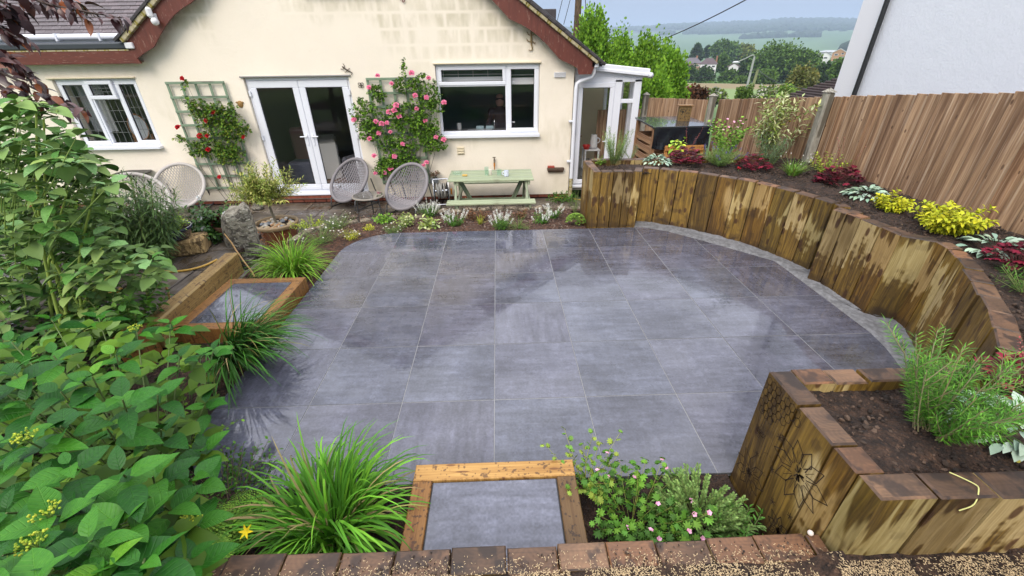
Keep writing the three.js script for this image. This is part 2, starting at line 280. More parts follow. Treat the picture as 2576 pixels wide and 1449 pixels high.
{ // old riven paving, brick, stone, roof tile
  const pm = tex(512, 512, (u, v) => { const a = fbm(u, v, 5, 5, 5, 91), s = fbm(u, v, 10, 70, 3, 92), g = sst(0.55, 0.7, fbm(u, v, 14, 14, 4, 93)); let c = mix3([62, 56, 50], [128, 118, 106], clamp(a * 1.4 - 0.3 + (s - 0.5) * 0.5)); return mix3(c, [74, 62, 40], g * 0.5); }, { rx: 0.9, ry: 0.9 });
  const pr = tex(256, 256, (u, v) => lerp(0.5, 0.16, sst(0.42, 0.6, fbm(u, v, 4, 4, 4, 94))), { srgb: false, rx: 0.7, ry: 0.7 });
  M.paving = std({ map: pm, roughness: 1, roughnessMap: pr, bumpMap: pm, bumpScale: 0.012 });
  M.pavings = [[1, 1, 1], [0.86, 0.86, 0.9], [1.16, 1.12, 1.06]].map(k => tint(M.paving, k));
  const bm = tex(256, 256, (u, v) => { const a = fbm(u, v, 12, 12, 4, 95); return mix3([112, 58, 44], [166, 98, 76], a); }, { rx: 3, ry: 3 });
  M.brick = std({ map: bm, roughness: 0.9, bumpMap: bm, bumpScale: 0.006 });
  M.bricks = [[1, 1, 1], [0.8, 0.76, 0.74], [1.1, 1, 0.95]].map(k => tint(M.brick, k));
  const st = tex(320, 320, (u, v) => { const a = fbm(u, v, 9, 9, 5, 96), l = sst(0.5, 0.8, fbm(u, v, 24, 24, 4, 97)), d = sst(0.42, 0.75, fbm(u, v, 10, 16, 5, 98)); let c = mix3([104, 98, 86], [166, 160, 144], a); c = mix3(c, [58, 54, 48], d * 0.7); return mix3(c, [188, 184, 168], l * 0.7); }, { rx: 2.2, ry: 2.2 });
  M.stone = std({ map: st, roughness: 0.92, bumpMap: st, bumpScale: 0.03 });
  M.stoneY = tint(M.stone, [1.35, 1.0, 0.55]); M.stoneP = tint(M.stone, [0.85, 0.76, 0.68]);
  const rt = tex(256, 256, (u, v) => { const a = fbm(u, v, 10, 10, 4, 99); return mix3([70, 64, 66], [118, 108, 112], a); }, { rx: 3, ry: 3 });
  M.roofTile = std({ map: rt, roughness: 0.5, bumpMap: rt, bumpScale: 0.005 });
  M.roofTiles = [[1, 1, 1], [0.84, 0.82, 0.82], [1.14, 1.1, 1.1]].map(k => tint(M.roofTile, k));
  M.mossVerge = std({ map: tex(256, 256, (u, v) => { const a = fbm(u, v, 8, 8, 4, 101), m = sst(0.5, 0.62, fbm(u, v, 6, 12, 4, 102)); return mix3(mix3([150, 140, 112], [206, 196, 164], a), [128, 116, 40], m * 0.8); }, { rx: 3, ry: 3 }), roughness: 0.95 });
  const pb = tex(256, 256, (u, v) => { const a = fbm(u, v, 30, 6, 4, 103), ch = sst(0.7, 0.76, fbm(u, v, 60, 14, 3, 104)); return mix3(mix3([84, 38, 27], [112, 56, 42], a), [160, 140, 126], ch * 0.5); }, { rx: 1, ry: 1 });
  M.bargePaint = std({ map: pb, roughness: 0.5, bumpMap: pb, bumpScale: 0.002 });
}
M.upvc = phys({ color: new THREE.Color(0.78, 0.8, 0.86), roughness: 0.28 });
M.upvcDull = std({ color: new THREE.Color(0.72, 0.72, 0.74), roughness: 0.5 });
M.gasket = std({ color: new THREE.Color(0.012, 0.012, 0.013), roughness: 0.6 });
M.glass = phys({ color: 0xffffff, transmission: 1, thickness: 0, roughness: 0, ior: 1.5 });
M.glassClear = M.glass;
M.lead = std({ color: new THREE.Color(0.18, 0.18, 0.18), roughness: 0.5, metalness: 0.6 });
M.black = std({ color: new THREE.Color(0.014, 0.015, 0.017), roughness: 0.45 });
M.felt = std({ color: new THREE.Color(0.03, 0.037, 0.045), roughness: 0.55 });
M.chrome = std({ color: new THREE.Color(0.75, 0.76, 0.78), roughness: 0.15, metalness: 1 });
M.steel = std({ color: new THREE.Color(0.1, 0.105, 0.11), roughness: 0.4, metalness: 0.7 });
M.rust = std({ color: new THREE.Color(0.12, 0.06, 0.03), roughness: 0.8, metalness: 0.3 });
{ // sage paint, worn
  const sg = woodTex(0, 0, 37, { knots: 6, ratio: 1, rings: 70 });
  const gm = tex(256, 256, (u, v) => { const [ring, fib] = sg(u, v); const wear = sst(0.6, 0.76, fbm(u, v, 40, 5, 4, 111)); return mix3(mix3([136, 148, 122], [168, 178, 150], clamp(ring * 0.6 + fib * 0.5)), [92, 88, 74], wear * 0.75); }, { rx: 2, ry: 1 });
  M.sage = std({ map: gm, roughness: 0.6, bumpMap: gm, bumpScale: 0.001 });
  M.sageD = tint(M.sage, [0.62, 0.68, 0.62]); M.sageL = tint(M.sage, [1.08, 1.08, 1.02]);
}
M.trellis = tint(M.sage, [0.6, 0.72, 0.72]);
const leafMat = (rough = 0.5, o = {}) => phys({ vertexColors: true, roughness: rough, specularIntensity: 0.45, ...o });
M.leaf = leafMat(0.55); M.leafMatte = leafMat(0.8); M.leafShiny = leafMat(0.32);
M.petal = leafMat(0.7);
M.bark = std({ map: tex(256, 512, (u, v) => { const a = fbm(u, v, 20, 8, 4, 121); return mix3([58, 46, 36], [124, 104, 84], a); }, { rx: 4, ry: 2 }), roughness: 0.95 });
M.stem = std({ vertexColors: true, roughness: 0.7 });

// ---------- ground, patio, beds ----------
const PAV = -0.6, WALLZ = -3.3, TOP = 0.712;
function insidePoly(x, z, P) { let c = false; for (let i = 0, j = P.length - 1; i < P.length; j = i++) if ((P[i][1] > z) !== (P[j][1] > z) && x < (P[j][0] - P[i][0]) * (z - P[i][1]) / (P[j][1] - P[i][1]) + P[i][0]) c = !c; return c; }
// uneven earth sheet over a polygon
function earth(name, P, hf, mat, label, step = 0.045, lump = 0.02) {
  const xs = P.map(q => q[0]), zs = P.map(q => q[1]), x0 = Math.min(...xs), z0 = Math.min(...zs), nx = Math.ceil((Math.max(...xs) - x0) / step), nz = Math.ceil((Math.max(...zs) - z0) / step);
  const mb = new MB(), id = new Map(), hh = (x, z) => hf(x, z) + lump * ((fbm(x * 0.11 + 5, z * 0.11 + 5, 64, 64, 3, 131) - 0.5) * 1.6 + (fbm(x * 0.5 + 9, z * 0.5 + 9, 64, 64, 2, 137) - 0.5) * 0.7);
  const vtx = (i, j) => { const k = i * 9999 + j; if (!id.has(k)) { const x = x0 + i * step, z = z0 + j * step, e = 0.02, n = V(hh(x - e, z) - hh(x + e, z), 2 * e, hh(x, z - e) - hh(x, z + e)).normalize(); id.set(k, mb.vert(x, hh(x, z), z, n.x, n.y, n.z, x, z)); } return id.get(k); };
  for (let i = 0; i < nx; i++) for (let j = 0; j < nz; j++) if (insidePoly(x0 + (i + 0.5) * step, z0 + (j + 0.5) * step, P)) { const a = vtx(i, j), b = vtx(i + 1, j), c = vtx(i + 1, j + 1), d = vtx(i, j + 1); mb.i.push(a, c, b, a, d, c); }
  const m = mb.build(name, mat); structure(m, label); return m;
}
// sheet clods: small stones and crumbs scattered on earth, one instanced object
function crumbs(name, label, n, place, size, mat, cols) {
  const g = new THREE.IcosahedronGeometry(1, 0), im = new THREE.InstancedMesh(g, mat, n), m = new THREE.Matrix4(), col = new THREE.Color();
  for (let k = 0; k < n; k++) { const p = place(); const s = rr(size[0], size[1]); m.compose(V(p[0], p[1] - s * 0.3, p[2]), new THREE.Quaternion().setFromEuler(new THREE.Euler(rnd() * 6, rnd() * 6, rnd() * 6)), V(s * rr(0.6, 1.5), s * rr(0.5, 1), s * rr(0.6, 1.5))); im.setMatrixAt(k, m); const c = cols[Math.floor(rnd() * cols.length)], v = rr(0.75, 1.25); im.setColorAt(k, col.setRGB(c[0] * v, c[1] * v, c[2] * v)); }
  im.name = numbered(name); im.userData = { kind: 'stuff', label }; im.castShadow = im.receiveShadow = true; scene.add(im); return im;
}
const crumbMat = std({ color: 0xffffff, roughness: 0.9 });
const SOILC = [[0.035, 0.022, 0.015], [0.06, 0.04, 0.028], [0.1, 0.065, 0.045], [0.022, 0.015, 0.011]];

// patio outline (metres): rounded left corners, cut curve on the right
const px7 = (x, y) => { const p = onG((2400 + x / 1.84) / 1.5652, (850 + y / 1.84) / 1.5652); return [p.x, p.z]; };
const OUT = [];
{
  const arc = (cx, cz, r, a0, a1, n) => { for (let i = 0; i <= n; i++) { const a = lerp(a0, a1, i / n); OUT.push([cx + r * Math.cos(a), cz + r * Math.sin(a)]); } };
  arc(-1.20, 0.60, 0.60, Math.PI, Math.PI * 1.5, 10);
  OUT.push([1.72, -0.01]);
  for (const q of [[250, 84], [420, 112], [610, 162], [765, 207], [960, 262], [1190, 325], [1260, 372], [1510, 575], [1700, 705], [1895, 850], [2005, 960]]) OUT.push(px7(...q));
  OUT.push([2.78, 3.1], [2.6, 3.35], [2.36, 3.6]);
  arc(-1.30, 3.10, 0.50, Math.PI / 2, Math.PI, 8);
}
// hull, so that clipping stays simple
function hull(P) { P = P.slice().sort((a, b) => a[0] - b[0] || a[1] - b[1]); const cr = (o, a, b) => (a[0] - o[0]) * (b[1] - o[1]) - (a[1] - o[1]) * (b[0] - o[0]); const h = (Q) => { const r = []; for (const p of Q) { while (r.length > 1 && cr(r[r.length - 2], r[r.length - 1], p) <= 0) r.pop(); r.push(p); } r.pop(); return r; }; return h(P).concat(h(P.reverse())); }
const PH = hull(OUT);
function clip(P, H) { // Sutherland-Hodgman, H convex anticlockwise in (x,z)
  for (let i = 0; i < H.length; i++) { const a = H[i], b = H[(i + 1) % H.length], f = q => (b[0] - a[0]) * (q[1] - a[1]) - (b[1] - a[1]) * (q[0] - a[0]); const R = []; for (let k = 0; k < P.length; k++) { const c = P[k], d = P[(k + 1) % P.length], fc = f(c), fd = f(d); if (fc >= 0) R.push(c); if (fc * fd < 0) { const t = fc / (fc - fd); R.push([lerp(c[0], d[0], t), lerp(c[1], d[1], t)]); } } P = R; if (P.length < 3) return []; }
  const Q = []; for (const q of P) { const l = Q[Q.length - 1]; if (!l || Math.hypot(q[0] - l[0], q[1] - l[1]) > 0.004) Q.push(q); } if (Q.length > 2 && Math.hypot(Q[0][0] - Q[Q.length - 1][0], Q[0][1] - Q[Q.length - 1][1]) < 0.004) Q.pop(); return Q;
}
const patio = new THREE.Group(); patio.name = 'patio'; scene.add(patio); structure(patio, 'terrace of large wet grey porcelain slabs with a rounded edge');
{
  setSeed(901); const g = 0.0022;
  for (let i = -3; i < 7; i++) for (let j = 0; j < 6; j++) {
    const P = clip([[i * 0.6 + g, j * 0.6 + g], [i * 0.6 + 0.6 - g, j * 0.6 + g], [i * 0.6 + 0.6 - g, j * 0.6 + 0.6 - g], [i * 0.6 + g, j * 0.6 + 0.6 - g]], PH);
    let A = 0; for (let k = 0; k < P.length; k++) { const a = P[k], b = P[(k + 1) % P.length]; A += a[0] * b[1] - b[0] * a[1]; } if (P.length < 3 || Math.abs(A) < 0.012) continue;
    const m = put('slab', prism(P, -0.02, rr(-0.0004, 0.0004), 0.0015, rr(0, 5), rr(0, 5), rnd() < 0.18 ? Math.PI / 2 : rnd() < 0.5 ? Math.PI : 0), [M.slabEdge, M.slabs[Math.floor(rnd() * 4)]], patio);
    m.geometry.translate(-(i + 0.5) * 0.6, 0, -(j + 0.5) * 0.6); m.position.set((i + 0.5) * 0.6, 0, (j + 0.5) * 0.6); m.rotation.set(rr(-1, 1) * 0.002, 0, rr(-1, 1) * 0.002);
  }
  const sh = []; for (const q of PH) { const c = [0.5, 1.8], d = Math.hypot(q[0] - c[0], q[1] - c[1]); sh.push([q[0] + (c[0] - q[0]) / d * 0.006, q[1] + (c[1] - q[1]) / d * 0.006]); }
  put('joint_filler', prism(sh, -0.03, -0.003, 0), M.grout, patio);
}
// wall line of the curved bed: joints between sleepers
const J1 = [[1.87, -0.20], [2.056, -0.136], [2.25, -0.01], [2.43, 0.11], [2.6, 0.267], [2.745, 0.41], [2.88, 0.56], [2.99, 0.756], [3.08, 0.936], [3.16, 1.12], [3.21, 1.31], [3.19, 1.41]];
const J2 = [[3.09, 1.468], [3.128, 1.60], [3.154, 1.73], [3.168, 1.93], [3.168, 2.118]];
const J3 = [[3.313, 2.236], [3.285, 2.37], [3.205, 2.51], [3.105, 2.67], [2.996, 2.84], [2.87, 3.0], [2.745, 3.17], [2.6, 3.33], [2.45, 3.49], [2.36, 3.585]];
{ // concrete haunch between cut slabs and wall
  const inner = PH.filter(q => q[0] > 1.7 && q[1] < 3.3).sort((a, b) => Math.atan2(a[1] - 1.8, a[0] - 1.6) - Math.atan2(b[1] - 1.8, b[0] - 1.6)), outer = [...J1, ...J2, ...J3];
  const at = (P, t) => { let L = [0]; for (let i = 1; i < P.length; i++) L.push(L[i - 1] + Math.hypot(P[i][0] - P[i - 1][0], P[i][1] - P[i - 1][1])); const d = t * L[L.length - 1]; let i = 1; while (i < P.length - 1 && L[i] < d) i++; const k = (d - L[i - 1]) / (L[i] - L[i - 1]); return [lerp(P[i - 1][0], P[i][0], k), lerp(P[i - 1][1], P[i][1], k)]; };
  const mb = new MB(), n = 160, m = 10; setSeed(77);
  for (let i = 0; i <= n; i++) { const t = i / n, a = at(inner, t), b = at(outer, t), w = 0.05 + 0.03 * Math.sin(i * 1.7) + 0.05 * vn(i * 0.33, 0.5, 512, 8, 3); for (let j = 0; j <= m; j++) { const s = j / m, k = lerp(-0.012, 1.06, s); const x = lerp(a[0], b[0], k), z = lerp(a[1], b[1], k), y = -0.012 + 0.012 * sst(0.05, 0.4, s) + (fbm(x * 0.3, z * 0.3, 64, 64, 4, 5) - 0.5) * 0.022 * sst(0, 0.25, s) + 0.012 * sst(0.7, 1, s); mb.vert(x, y, z, 0, 1, 0, x, z); } }
  for (let i = 0; i < n; i++) for (let j = 0; j < m; j++) { const a = i * (m + 1) + j; mb.i.push(a, a + 1, a + m + 2, a, a + m + 2, a + m + 1); }
  const g = mb.geometry(); g.computeVertexNormals(); const h = put('concrete_haunch', g, M.concrete); structure(h, 'rough grey concrete strip filling the gap along the curved wall'); h.material.side = THREE.DoubleSide;
}
// ---------- sleeper walls ----------
let runU = 0;
function sleeperRun(parent, J, depth, y0, outward, o = {}) { // quads behind each joint pair; outward = side sign
  for (let i = 0; i < J.length - 1; i++) {
    const a = J[i], b = J[i + 1], L = Math.hypot(b[0] - a[0], b[1] - a[1]), t = [(b[0] - a[0]) / L, (b[1] - a[1]) / L], n = [t[1] * outward, -t[0] * outward], g = 0.0055, pr = o.flat ? rr(0, 0.002) : rr(-0.009, 0.009);
    const f = (p, s, d) => [p[0] + t[0] * s + n[0] * d, p[1] + t[1] * s + n[1] * d];
    const P = [f(a, g, pr), f(b, -g, pr), f(b, -g, depth), f(a, g, depth)];
    const top = TOP + rr(-0.006, 0.004), geo = prism(P, y0, top, 0.007, runU, 0);
    { const Q = geo.attributes.position, U = geo.attributes.uv, N = geo.attributes.normal; for (let q = 0; q < Q.count; q++) if (N.getY(q) < 0.9) { const dx = Q.getX(q) - a[0], dz = Q.getZ(q) - a[1]; U.setXY(q, runU + dx * t[0] + dz * t[1] + Math.abs(dx * n[0] + dz * n[1]) * 0.9, Q.getY(q)); } }
    runU += L + (o.jump || 0);
    put('sleeper', geo, [M.sleepers[Math.floor(rnd() * 5)], M.tops[o.top ?? Math.floor(rnd() * 4)]], parent);
  }
}
setSeed(1203);
const curved = thing('retaining_wall', 'tall curved wall of upright stained timber sleepers around the patio', 'retaining wall');
sleeperRun(curved, J1, 0.1, -0.15, 1); 
sleeperRun(curved, [[3.19, 1.40], [3.09, 1.468]], 0.2, -0.15, 1); sleeperRun(curved, J2, 0.1, -0.15, 1);
sleeperRun(curved, [[3.160, 2.114], [3.335, 2.254]], 0.1, -0.15, 1); sleeperRun(curved, J3, 0.1, -0.15, 1);
const blockW = thing('timber_planter_end', 'square timber sleeper corner at the house end of the curved raised bed', 'planter');
sleeperRun(blockW, [[1.208, -0.66], [1.208, -0.46], [1.208, -0.27], [1.208, -0.028]].map(q => q), 0.1, -0.5, 1, { top: 0 });
sleeperRun(blockW, [[1.311, -0.028], [1.46, -0.028], [1.60, -0.028], [1.70, -0.028]], 0.1, -0.15, 1, { top: 1 });
sleeperRun(blockW, [[1.702, -0.05], [1.80, -0.01]], 0.2, -0.15, 1, { top: 1 });
sleeperRun(blockW, [[1.31, -0.66], [1.6, -0.66], [1.9, -0.66], [2.4, -0.68], [2.9, -0.7], [3.4, -0.72], [3.95, -0.74]], 0.1, -0.6, 1, { top: 0 });
const planter = thing('timber_planter', 'timber sleeper planter with flowers and honeycomb burnt into its side', 'planter');
sleeperRun(planter, [[1.262, 3.608], [1.262, 3.82], [1.262, 4.02], [1.262, 4.139]], 0.1, -0.1, 1, { flat: 1 });
sleeperRun(planter, [[1.364, 3.608], [1.51, 3.608], [1.66, 3.608], [1.83, 3.608], [2.03, 3.608], [2.23, 3.608], [2.40, 3.60]], 0.09, -0.1, -1);
sleeperRun(planter, [[1.262, 4.234], [1.46, 4.234], [1.66, 4.236], [1.86, 4.238], [2.06, 4.24], [2.26, 4.24], [2.47, 4.24], [2.7, 4.24], [2.95, 4.24], [3.2, 4.24], [3.5, 4.24], [3.8, 4.24], [4.1, 4.24]], 0.094, 0.1, 1);
{ // burnt drawings on the planter's patio side (x = 1.262, facing -x): y up, s = z
  let mb = new MB(); const X = 1.262 - 0.0015, ink = std({ color: new THREE.Color(0.03, 0.016, 0.008), roughness: 0.9, side: THREE.DoubleSide }), cut = (n) => { stuff(mb.build(n, ink, planter)); mb = new MB(); };
  const P = (s, y) => V(X, y, s); const line = (pts, w = 0.004) => { for (let i = 0; i < pts.length - 1; i++) { const a = pts[i], b = pts[i + 1], dx = b[0] - a[0], dy = b[1] - a[1], l = Math.hypot(dx, dy) || 1, nx = -dy / l * w / 2, ny = dx / l * w / 2, ex = dx / l * w * 0.3, ey = dy / l * w * 0.3; mb.quad(P(a[0] - nx - ex, a[1] - ny - ey), P(b[0] - nx + ex, b[1] - ny + ey), P(b[0] + nx + ex, b[1] + ny + ey), P(a[0] + nx - ex, a[1] + ny - ey)); } };
  const petal = (cx, cy, a, r0, r1, w) => { const q = (r, o) => [cx + Math.cos(a) * r - Math.sin(a) * o, cy + Math.sin(a) * r + Math.cos(a) * o]; line([q(r0, 0.2 * w), q(lerp(r0, r1, 0.45), w), q(r1, 0), q(lerp(r0, r1, 0.45), -w), q(r0, -0.2 * w)]); line([q(r0, 0), q(lerp(r0, r1, 0.5), 0.1 * w)], 0.002); };
  const flower = (cx, cy, R, n) => { for (let i = 0; i < n; i++) petal(cx, cy, i / n * 6.283 + 0.2 + rr(-0.08, 0.08), R * 0.28, R * rr(0.85, 1.05), R * 0.2); for (let i = 0; i < 22; i++) { const a = rnd() * 6.28, r = R * 0.2; line([[cx + Math.cos(a) * r * 0.2, cy + Math.sin(a) * r * 0.2], [cx + Math.cos(a) * r * rr(0.7, 1.15), cy + Math.sin(a) * r * rr(0.7, 1.15)]], 0.005); } };
  const bee = (cx, cy, s) => { for (let k = -2; k <= 2; k++) line([[cx - s * (0.5 - Math.abs(k) * 0.12), cy + k * s * 0.34], [cx + s * (0.5 - Math.abs(k) * 0.12), cy + k * s * 0.34]], 0.004); for (const q of [-1, 1]) for (const t of [0.5, 1.1]) line([[cx, cy + s * 0.2], [cx + q * s * t, cy + s * 0.9], [cx + q * s * 0.9, cy + s * 0.1], [cx, cy]], 0.0025); };
  setSeed(33);
  for (let i = 0; i < 6; i++) for (let j = 0; j < 7; j++) { if (i + j > 7 || rnd() < 0.12) continue; const r = 0.021, cx = 3.635 + j * r * 1.73 * 0.9 + (i % 2) * r * 0.8, cy = 0.675 - i * r * 1.5, h = []; for (let k = 0; k <= 6; k++) h.push([cx + r * 0.93 * Math.sin(k * 1.0472), cy + r * Math.cos(k * 1.0472)]); line(h, 0.0028); }
  cut('burnt_honeycomb'); bee(3.69, 0.40, 0.032); cut('burnt_bee'); for (const q of [[3.80, 0.5, 0.018], [3.66, 0.52, 0.012], [3.73, 0.53, 0.01], [3.83, 0.33, 0.016], [3.90, 0.2, 0.02], [3.72, 0.3, 0.012], [4.0, 0.25, 0.018]]) for (let k = 0; k < 7; k++) line([[q[0], q[1]], [q[0] + Math.cos(k * 0.9) * q[2], q[1] + Math.sin(k * 0.9) * q[2]]], 0.003);
  cut('burnt_insects'); flower(3.95, 0.46, 0.155, 10); cut('burnt_flower'); flower(3.72, 0.16, 0.12, 9); cut('burnt_flower'); flower(3.98, 0.12, 0.08, 8); cut('burnt_flower');
  for (let k = 0; k < 14; k++) { const a = k * 0.45; line([[3.79 + 0.045 * Math.cos(a), 0.31 + 0.06 * Math.sin(a)], [3.79 + 0.045 * Math.cos(a + 0.25), 0.31 + 0.06 * Math.sin(a + 0.25)]], 0.002); }
  cut('burnt_dotted_trail');
}
const edging = thing('sleeper_edging', 'low row of muddy reddish sleeper tops along the seeded soil', 'edging');
{
  setSeed(88); let x = -1.75; const z0 = 4.128, hT = 0.352; while (x < 1.25) { const L = Math.min(rr(0.18, 0.215), 1.258 - x), j = rr(-0.004, 0.006); put('sleeper', prism([[x + 0.0025, z0 + j], [x + L - 0.0025, z0 + j], [x + L - 0.0025, z0 + 0.098 + j], [x + 0.0025, z0 + 0.098 + j]], 0.02, hT + rr(-0.006, 0.006), 0.005, rr(0, 4), rr(0, 4)), [M.sleepers[1], M.tops[x > 0.75 ? 2 : Math.floor(rnd() * 4)]], edging); x += L; }
}
function stepBox(t, x0, x1, z0, z1, h, w, mats) { // timber frame round one slab; pieces butt
  const tim = (a, b, c, d, m) => put('timber', prism([[a, c], [b, c], [b, d], [a, d]], -0.05, h, 0.004, rr(0, 3), rr(0, 3), b - a > d - c ? Math.PI / 2 : 0), m, t);
  tim(x0, x1, z0, z0 + w, mats[0]); tim(x0, x0 + w, z0 + w + 0.002, z1, mats[1]); tim(x1 - w, x1, z0 + w + 0.002, z1, mats[2]);
  put('bedding', prism([[x0 + w, z0 + w], [x1 - w, z0 + w], [x1 - w, z1 - 0.002], [x0 + w, z1 - 0.002]], -0.05, h - 0.022, 0), M.slabEdge, t);
}
setSeed(5);
{
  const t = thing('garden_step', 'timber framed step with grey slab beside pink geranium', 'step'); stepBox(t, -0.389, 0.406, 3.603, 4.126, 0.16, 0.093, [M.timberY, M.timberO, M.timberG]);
  put('slab', prism([[-0.288, 3.71], [0.306, 3.71], [0.306, 4.122], [-0.288, 4.122]], 0.136, 0.157, 0.0015, 1.3, 0.4), [M.slabEdge, M.stepSlab], t);
  const t2 = thing('garden_step', 'timber framed step with mirror wet slab between two grassy clumps', 'step'); stepBox(t2, -2.545, -1.822, 1.40, 2.16, 0.118, 0.092, [M.timberO, M.timberO, M.timberO]);
  put('timber', prism([[-2.545, 2.162], [-1.822, 2.162], [-1.822, 2.25], [-2.545, 2.25]], -0.05, 0.118, 0.004, 1, 1, Math.PI / 2), M.timberO, t2);
  const wet = M.slab.clone(); wet.roughnessMap = null; wet.roughness = 0.06; wet.bumpMap = null; put('slab', prism([[-2.45, 1.497], [-1.917, 1.497], [-1.917, 2.157], [-2.45, 2.157]], 0.096, 0.117, 0.0015, 3.3, 2.4), [M.slabEdge, wet], t2);
  const s = thing('timber_sleeper', 'long pale yellow sleeper edging the old paving by the wet step', 'sleeper'); 
  const m = put('beam', cbox(0.125, 0.235, 1.3, 0.012), M.timberPale, s); m.position.set(-2.635, 0.125, 1.70); m.rotation.y = 0.06;
  const e1 = thing('timber_sleeper', 'short reddish sleeper end standing behind the leafy shrub', 'sleeper'); const m2 = put('beam', cbox(0.16, 0.3, 0.2, 0.008), M.timberO, e1); m2.position.set(-2.62, 0.12, 2.46); m2.rotation.y = 0.3;
}
// ---------- soils ----------
const bedH = (x, z) => z < 0 ? -0.02 + z * 0.15 : -0.02;
const EDGE = [[640, 652], [740, 606], [800, 578], [870, 560], [1000, 549], [1080, 544], [1130, 531], [1270, 526], [1400, 522], [1466, 523]].map(q => { const p = onF(q[0], q[1], (X, Z) => bedH(X, Z) + 0.02); return [p.x, p.z]; });
earth('bed_soil', [...EDGE.map(q => [q[0], q[1] + 0.03]), [1.206, -1.3], [1.206, 0.0], [-1.2, 0.0], [-1.8, 0.55], [-1.8, 1.4], [-2.6, 1.4], [-2.62, 0.7]], (x, z) => bedH(x, z) + 0.0, M.soilRed, 'reddish brown soil of the bed below the house paving', 0.04, 0.03);
earth('bed_soil', [[-2.2, 3.2], [-1.83, 3.2], [-1.65, 3.48], [-1.4, 3.6], [-0.39, 3.605], [-0.39, 4.13], [-1.9, 4.13], [-2.2, 3.6]], () => 0.0, M.soilDark, 'dark soil of the front bed under the day lily', 0.04, 0.03);
earth('bed_soil', [[0.407, 3.605], [1.262, 3.605], [1.262, 4.13], [0.407, 4.13]], () => -0.01, M.soilDark, 'dark soil of the front bed under the pink geranium', 0.04, 0.03);
earth('bed_soil', [[-6, 2.26], [-1.83, 2.26], [-1.82, 3.3], [-2.0, 4.2], [-6, 4.2]], () => -0.01, M.soil, 'brown soil under the tall left shrubs', 0.06, 0.04);
const raised = [[1.31, -0.56], [3.95, -0.64], [4.08, -0.5], [4.08, 4.15], [1.36, 4.15], [1.36, 3.69], [2.40, 3.68], [2.52, 3.55], [2.83, 3.22], [3.08, 2.88], [3.28, 2.55], [3.38, 2.3], [3.25, 2.1], [3.25, 1.7], [3.3, 1.4], [3.26, 1.1], [3.07, 0.72], [2.83, 0.36], [2.5, 0.04], [2.15, -0.18], [1.85, -0.14], [1.31, -0.12]];
earth('bed_soil', raised, (x, z) => 0.655 + 0.05 * sst(3.4, 4.0, x), M.soilDark, 'dark crumbly soil of the raised bed along the fence', 0.04, 0.035);
const lawnH = (x, z) => 0.345 + 0.05 * sst(4.2, 4.7, z) + (x > 1.2 ? 0.05 : 0);
earth('seeded_soil', [[-7, 4.222], [1.24, 4.222], [1.27, 4.236], [6, 4.24], [6, 9], [-7, 9]], lawnH, M.soilDark, 'dark soil strewn with pale grass seed', 0.05, 0.03);
setSeed(404);
crumbs('soil_crumbs', 'crumbs and pebbles on the raised bed soil', 5200, () => { for (;;) { const x = rr(1.3, 4.1), z = rr(-0.6, 4.15); if (insidePoly(x, z, raised)) return [x, 0.662 + 0.05 * sst(3.4, 4.0, x), z]; } }, [0.003, 0.012], crumbMat, SOILC);
crumbs('soil_crumbs', 'crumbs and small stones on the soil below the house', 3200, () => { const x = rr(-2.4, 1.2), z = rr(-1.5, 0); return [x, bedH(x, z) + 0.004, z]; }, [0.004, 0.014], crumbMat, [[0.09, 0.05, 0.035], [0.14, 0.085, 0.06], [0.05, 0.03, 0.02], [0.2, 0.15, 0.12]]);
crumbs('soil_crumbs', 'dark crumbs of soil spilt over the sleeper edging', 700, () => { const z = 4.128 + 0.09 * Math.sqrt(rnd()); return [rr(-1.5, 1.25), 0.354, z]; }, [0.0015, 0.004], crumbMat, SOILC);
{ // grass seed: slim pale grains
  const g = new THREE.OctahedronGeometry(1, 0); const n = 40000, im = new THREE.InstancedMesh(g, std({ color: 0xffffff, roughness: 0.8 }), n), m = new THREE.Matrix4(), c = new THREE.Color();
  for (let k = 0; k < n; k++) {
    let x, z, y; for (;;) { x = rr(-1.4, 2.9); z = 4.13 + Math.pow(rnd(), 0.8) * 0.34; const on = z < 4.226 && x < 1.26; const dens = on ? (z - 4.15) * 3.6 : 0.12 + sst(0.3, 0.6, fbm(x * 0.2 + 3, z * 0.2 + 3, 64, 64, 3, 141)) * 1.0; if (x > 1.25 && z < 4.26) continue; if (rnd() < dens) { y = on ? 0.356 : lawnH(x, z) + 0.012; break; } }
    const L = rr(0.0032, 0.006); m.compose(V(x, y + rr(-0.004, 0.006), z), new THREE.Quaternion().setFromEuler(new THREE.Euler(rr(-0.3, 0.3), rnd() * 6.28, rr(-0.3, 0.3))), V(L, 0.0008, 0.0011)); im.setMatrixAt(k, m); const v = rr(0.7, 1.15); im.setColorAt(k, c.setRGB(0.62 * v, 0.47 * v, 0.27 * v));
  }
  im.name = 'grass_seed'; im.userData = { kind: 'stuff', label: 'pale grass seed scattered over the soil and sleepers' }; im.castShadow = im.receiveShadow = true; scene.add(im);
}
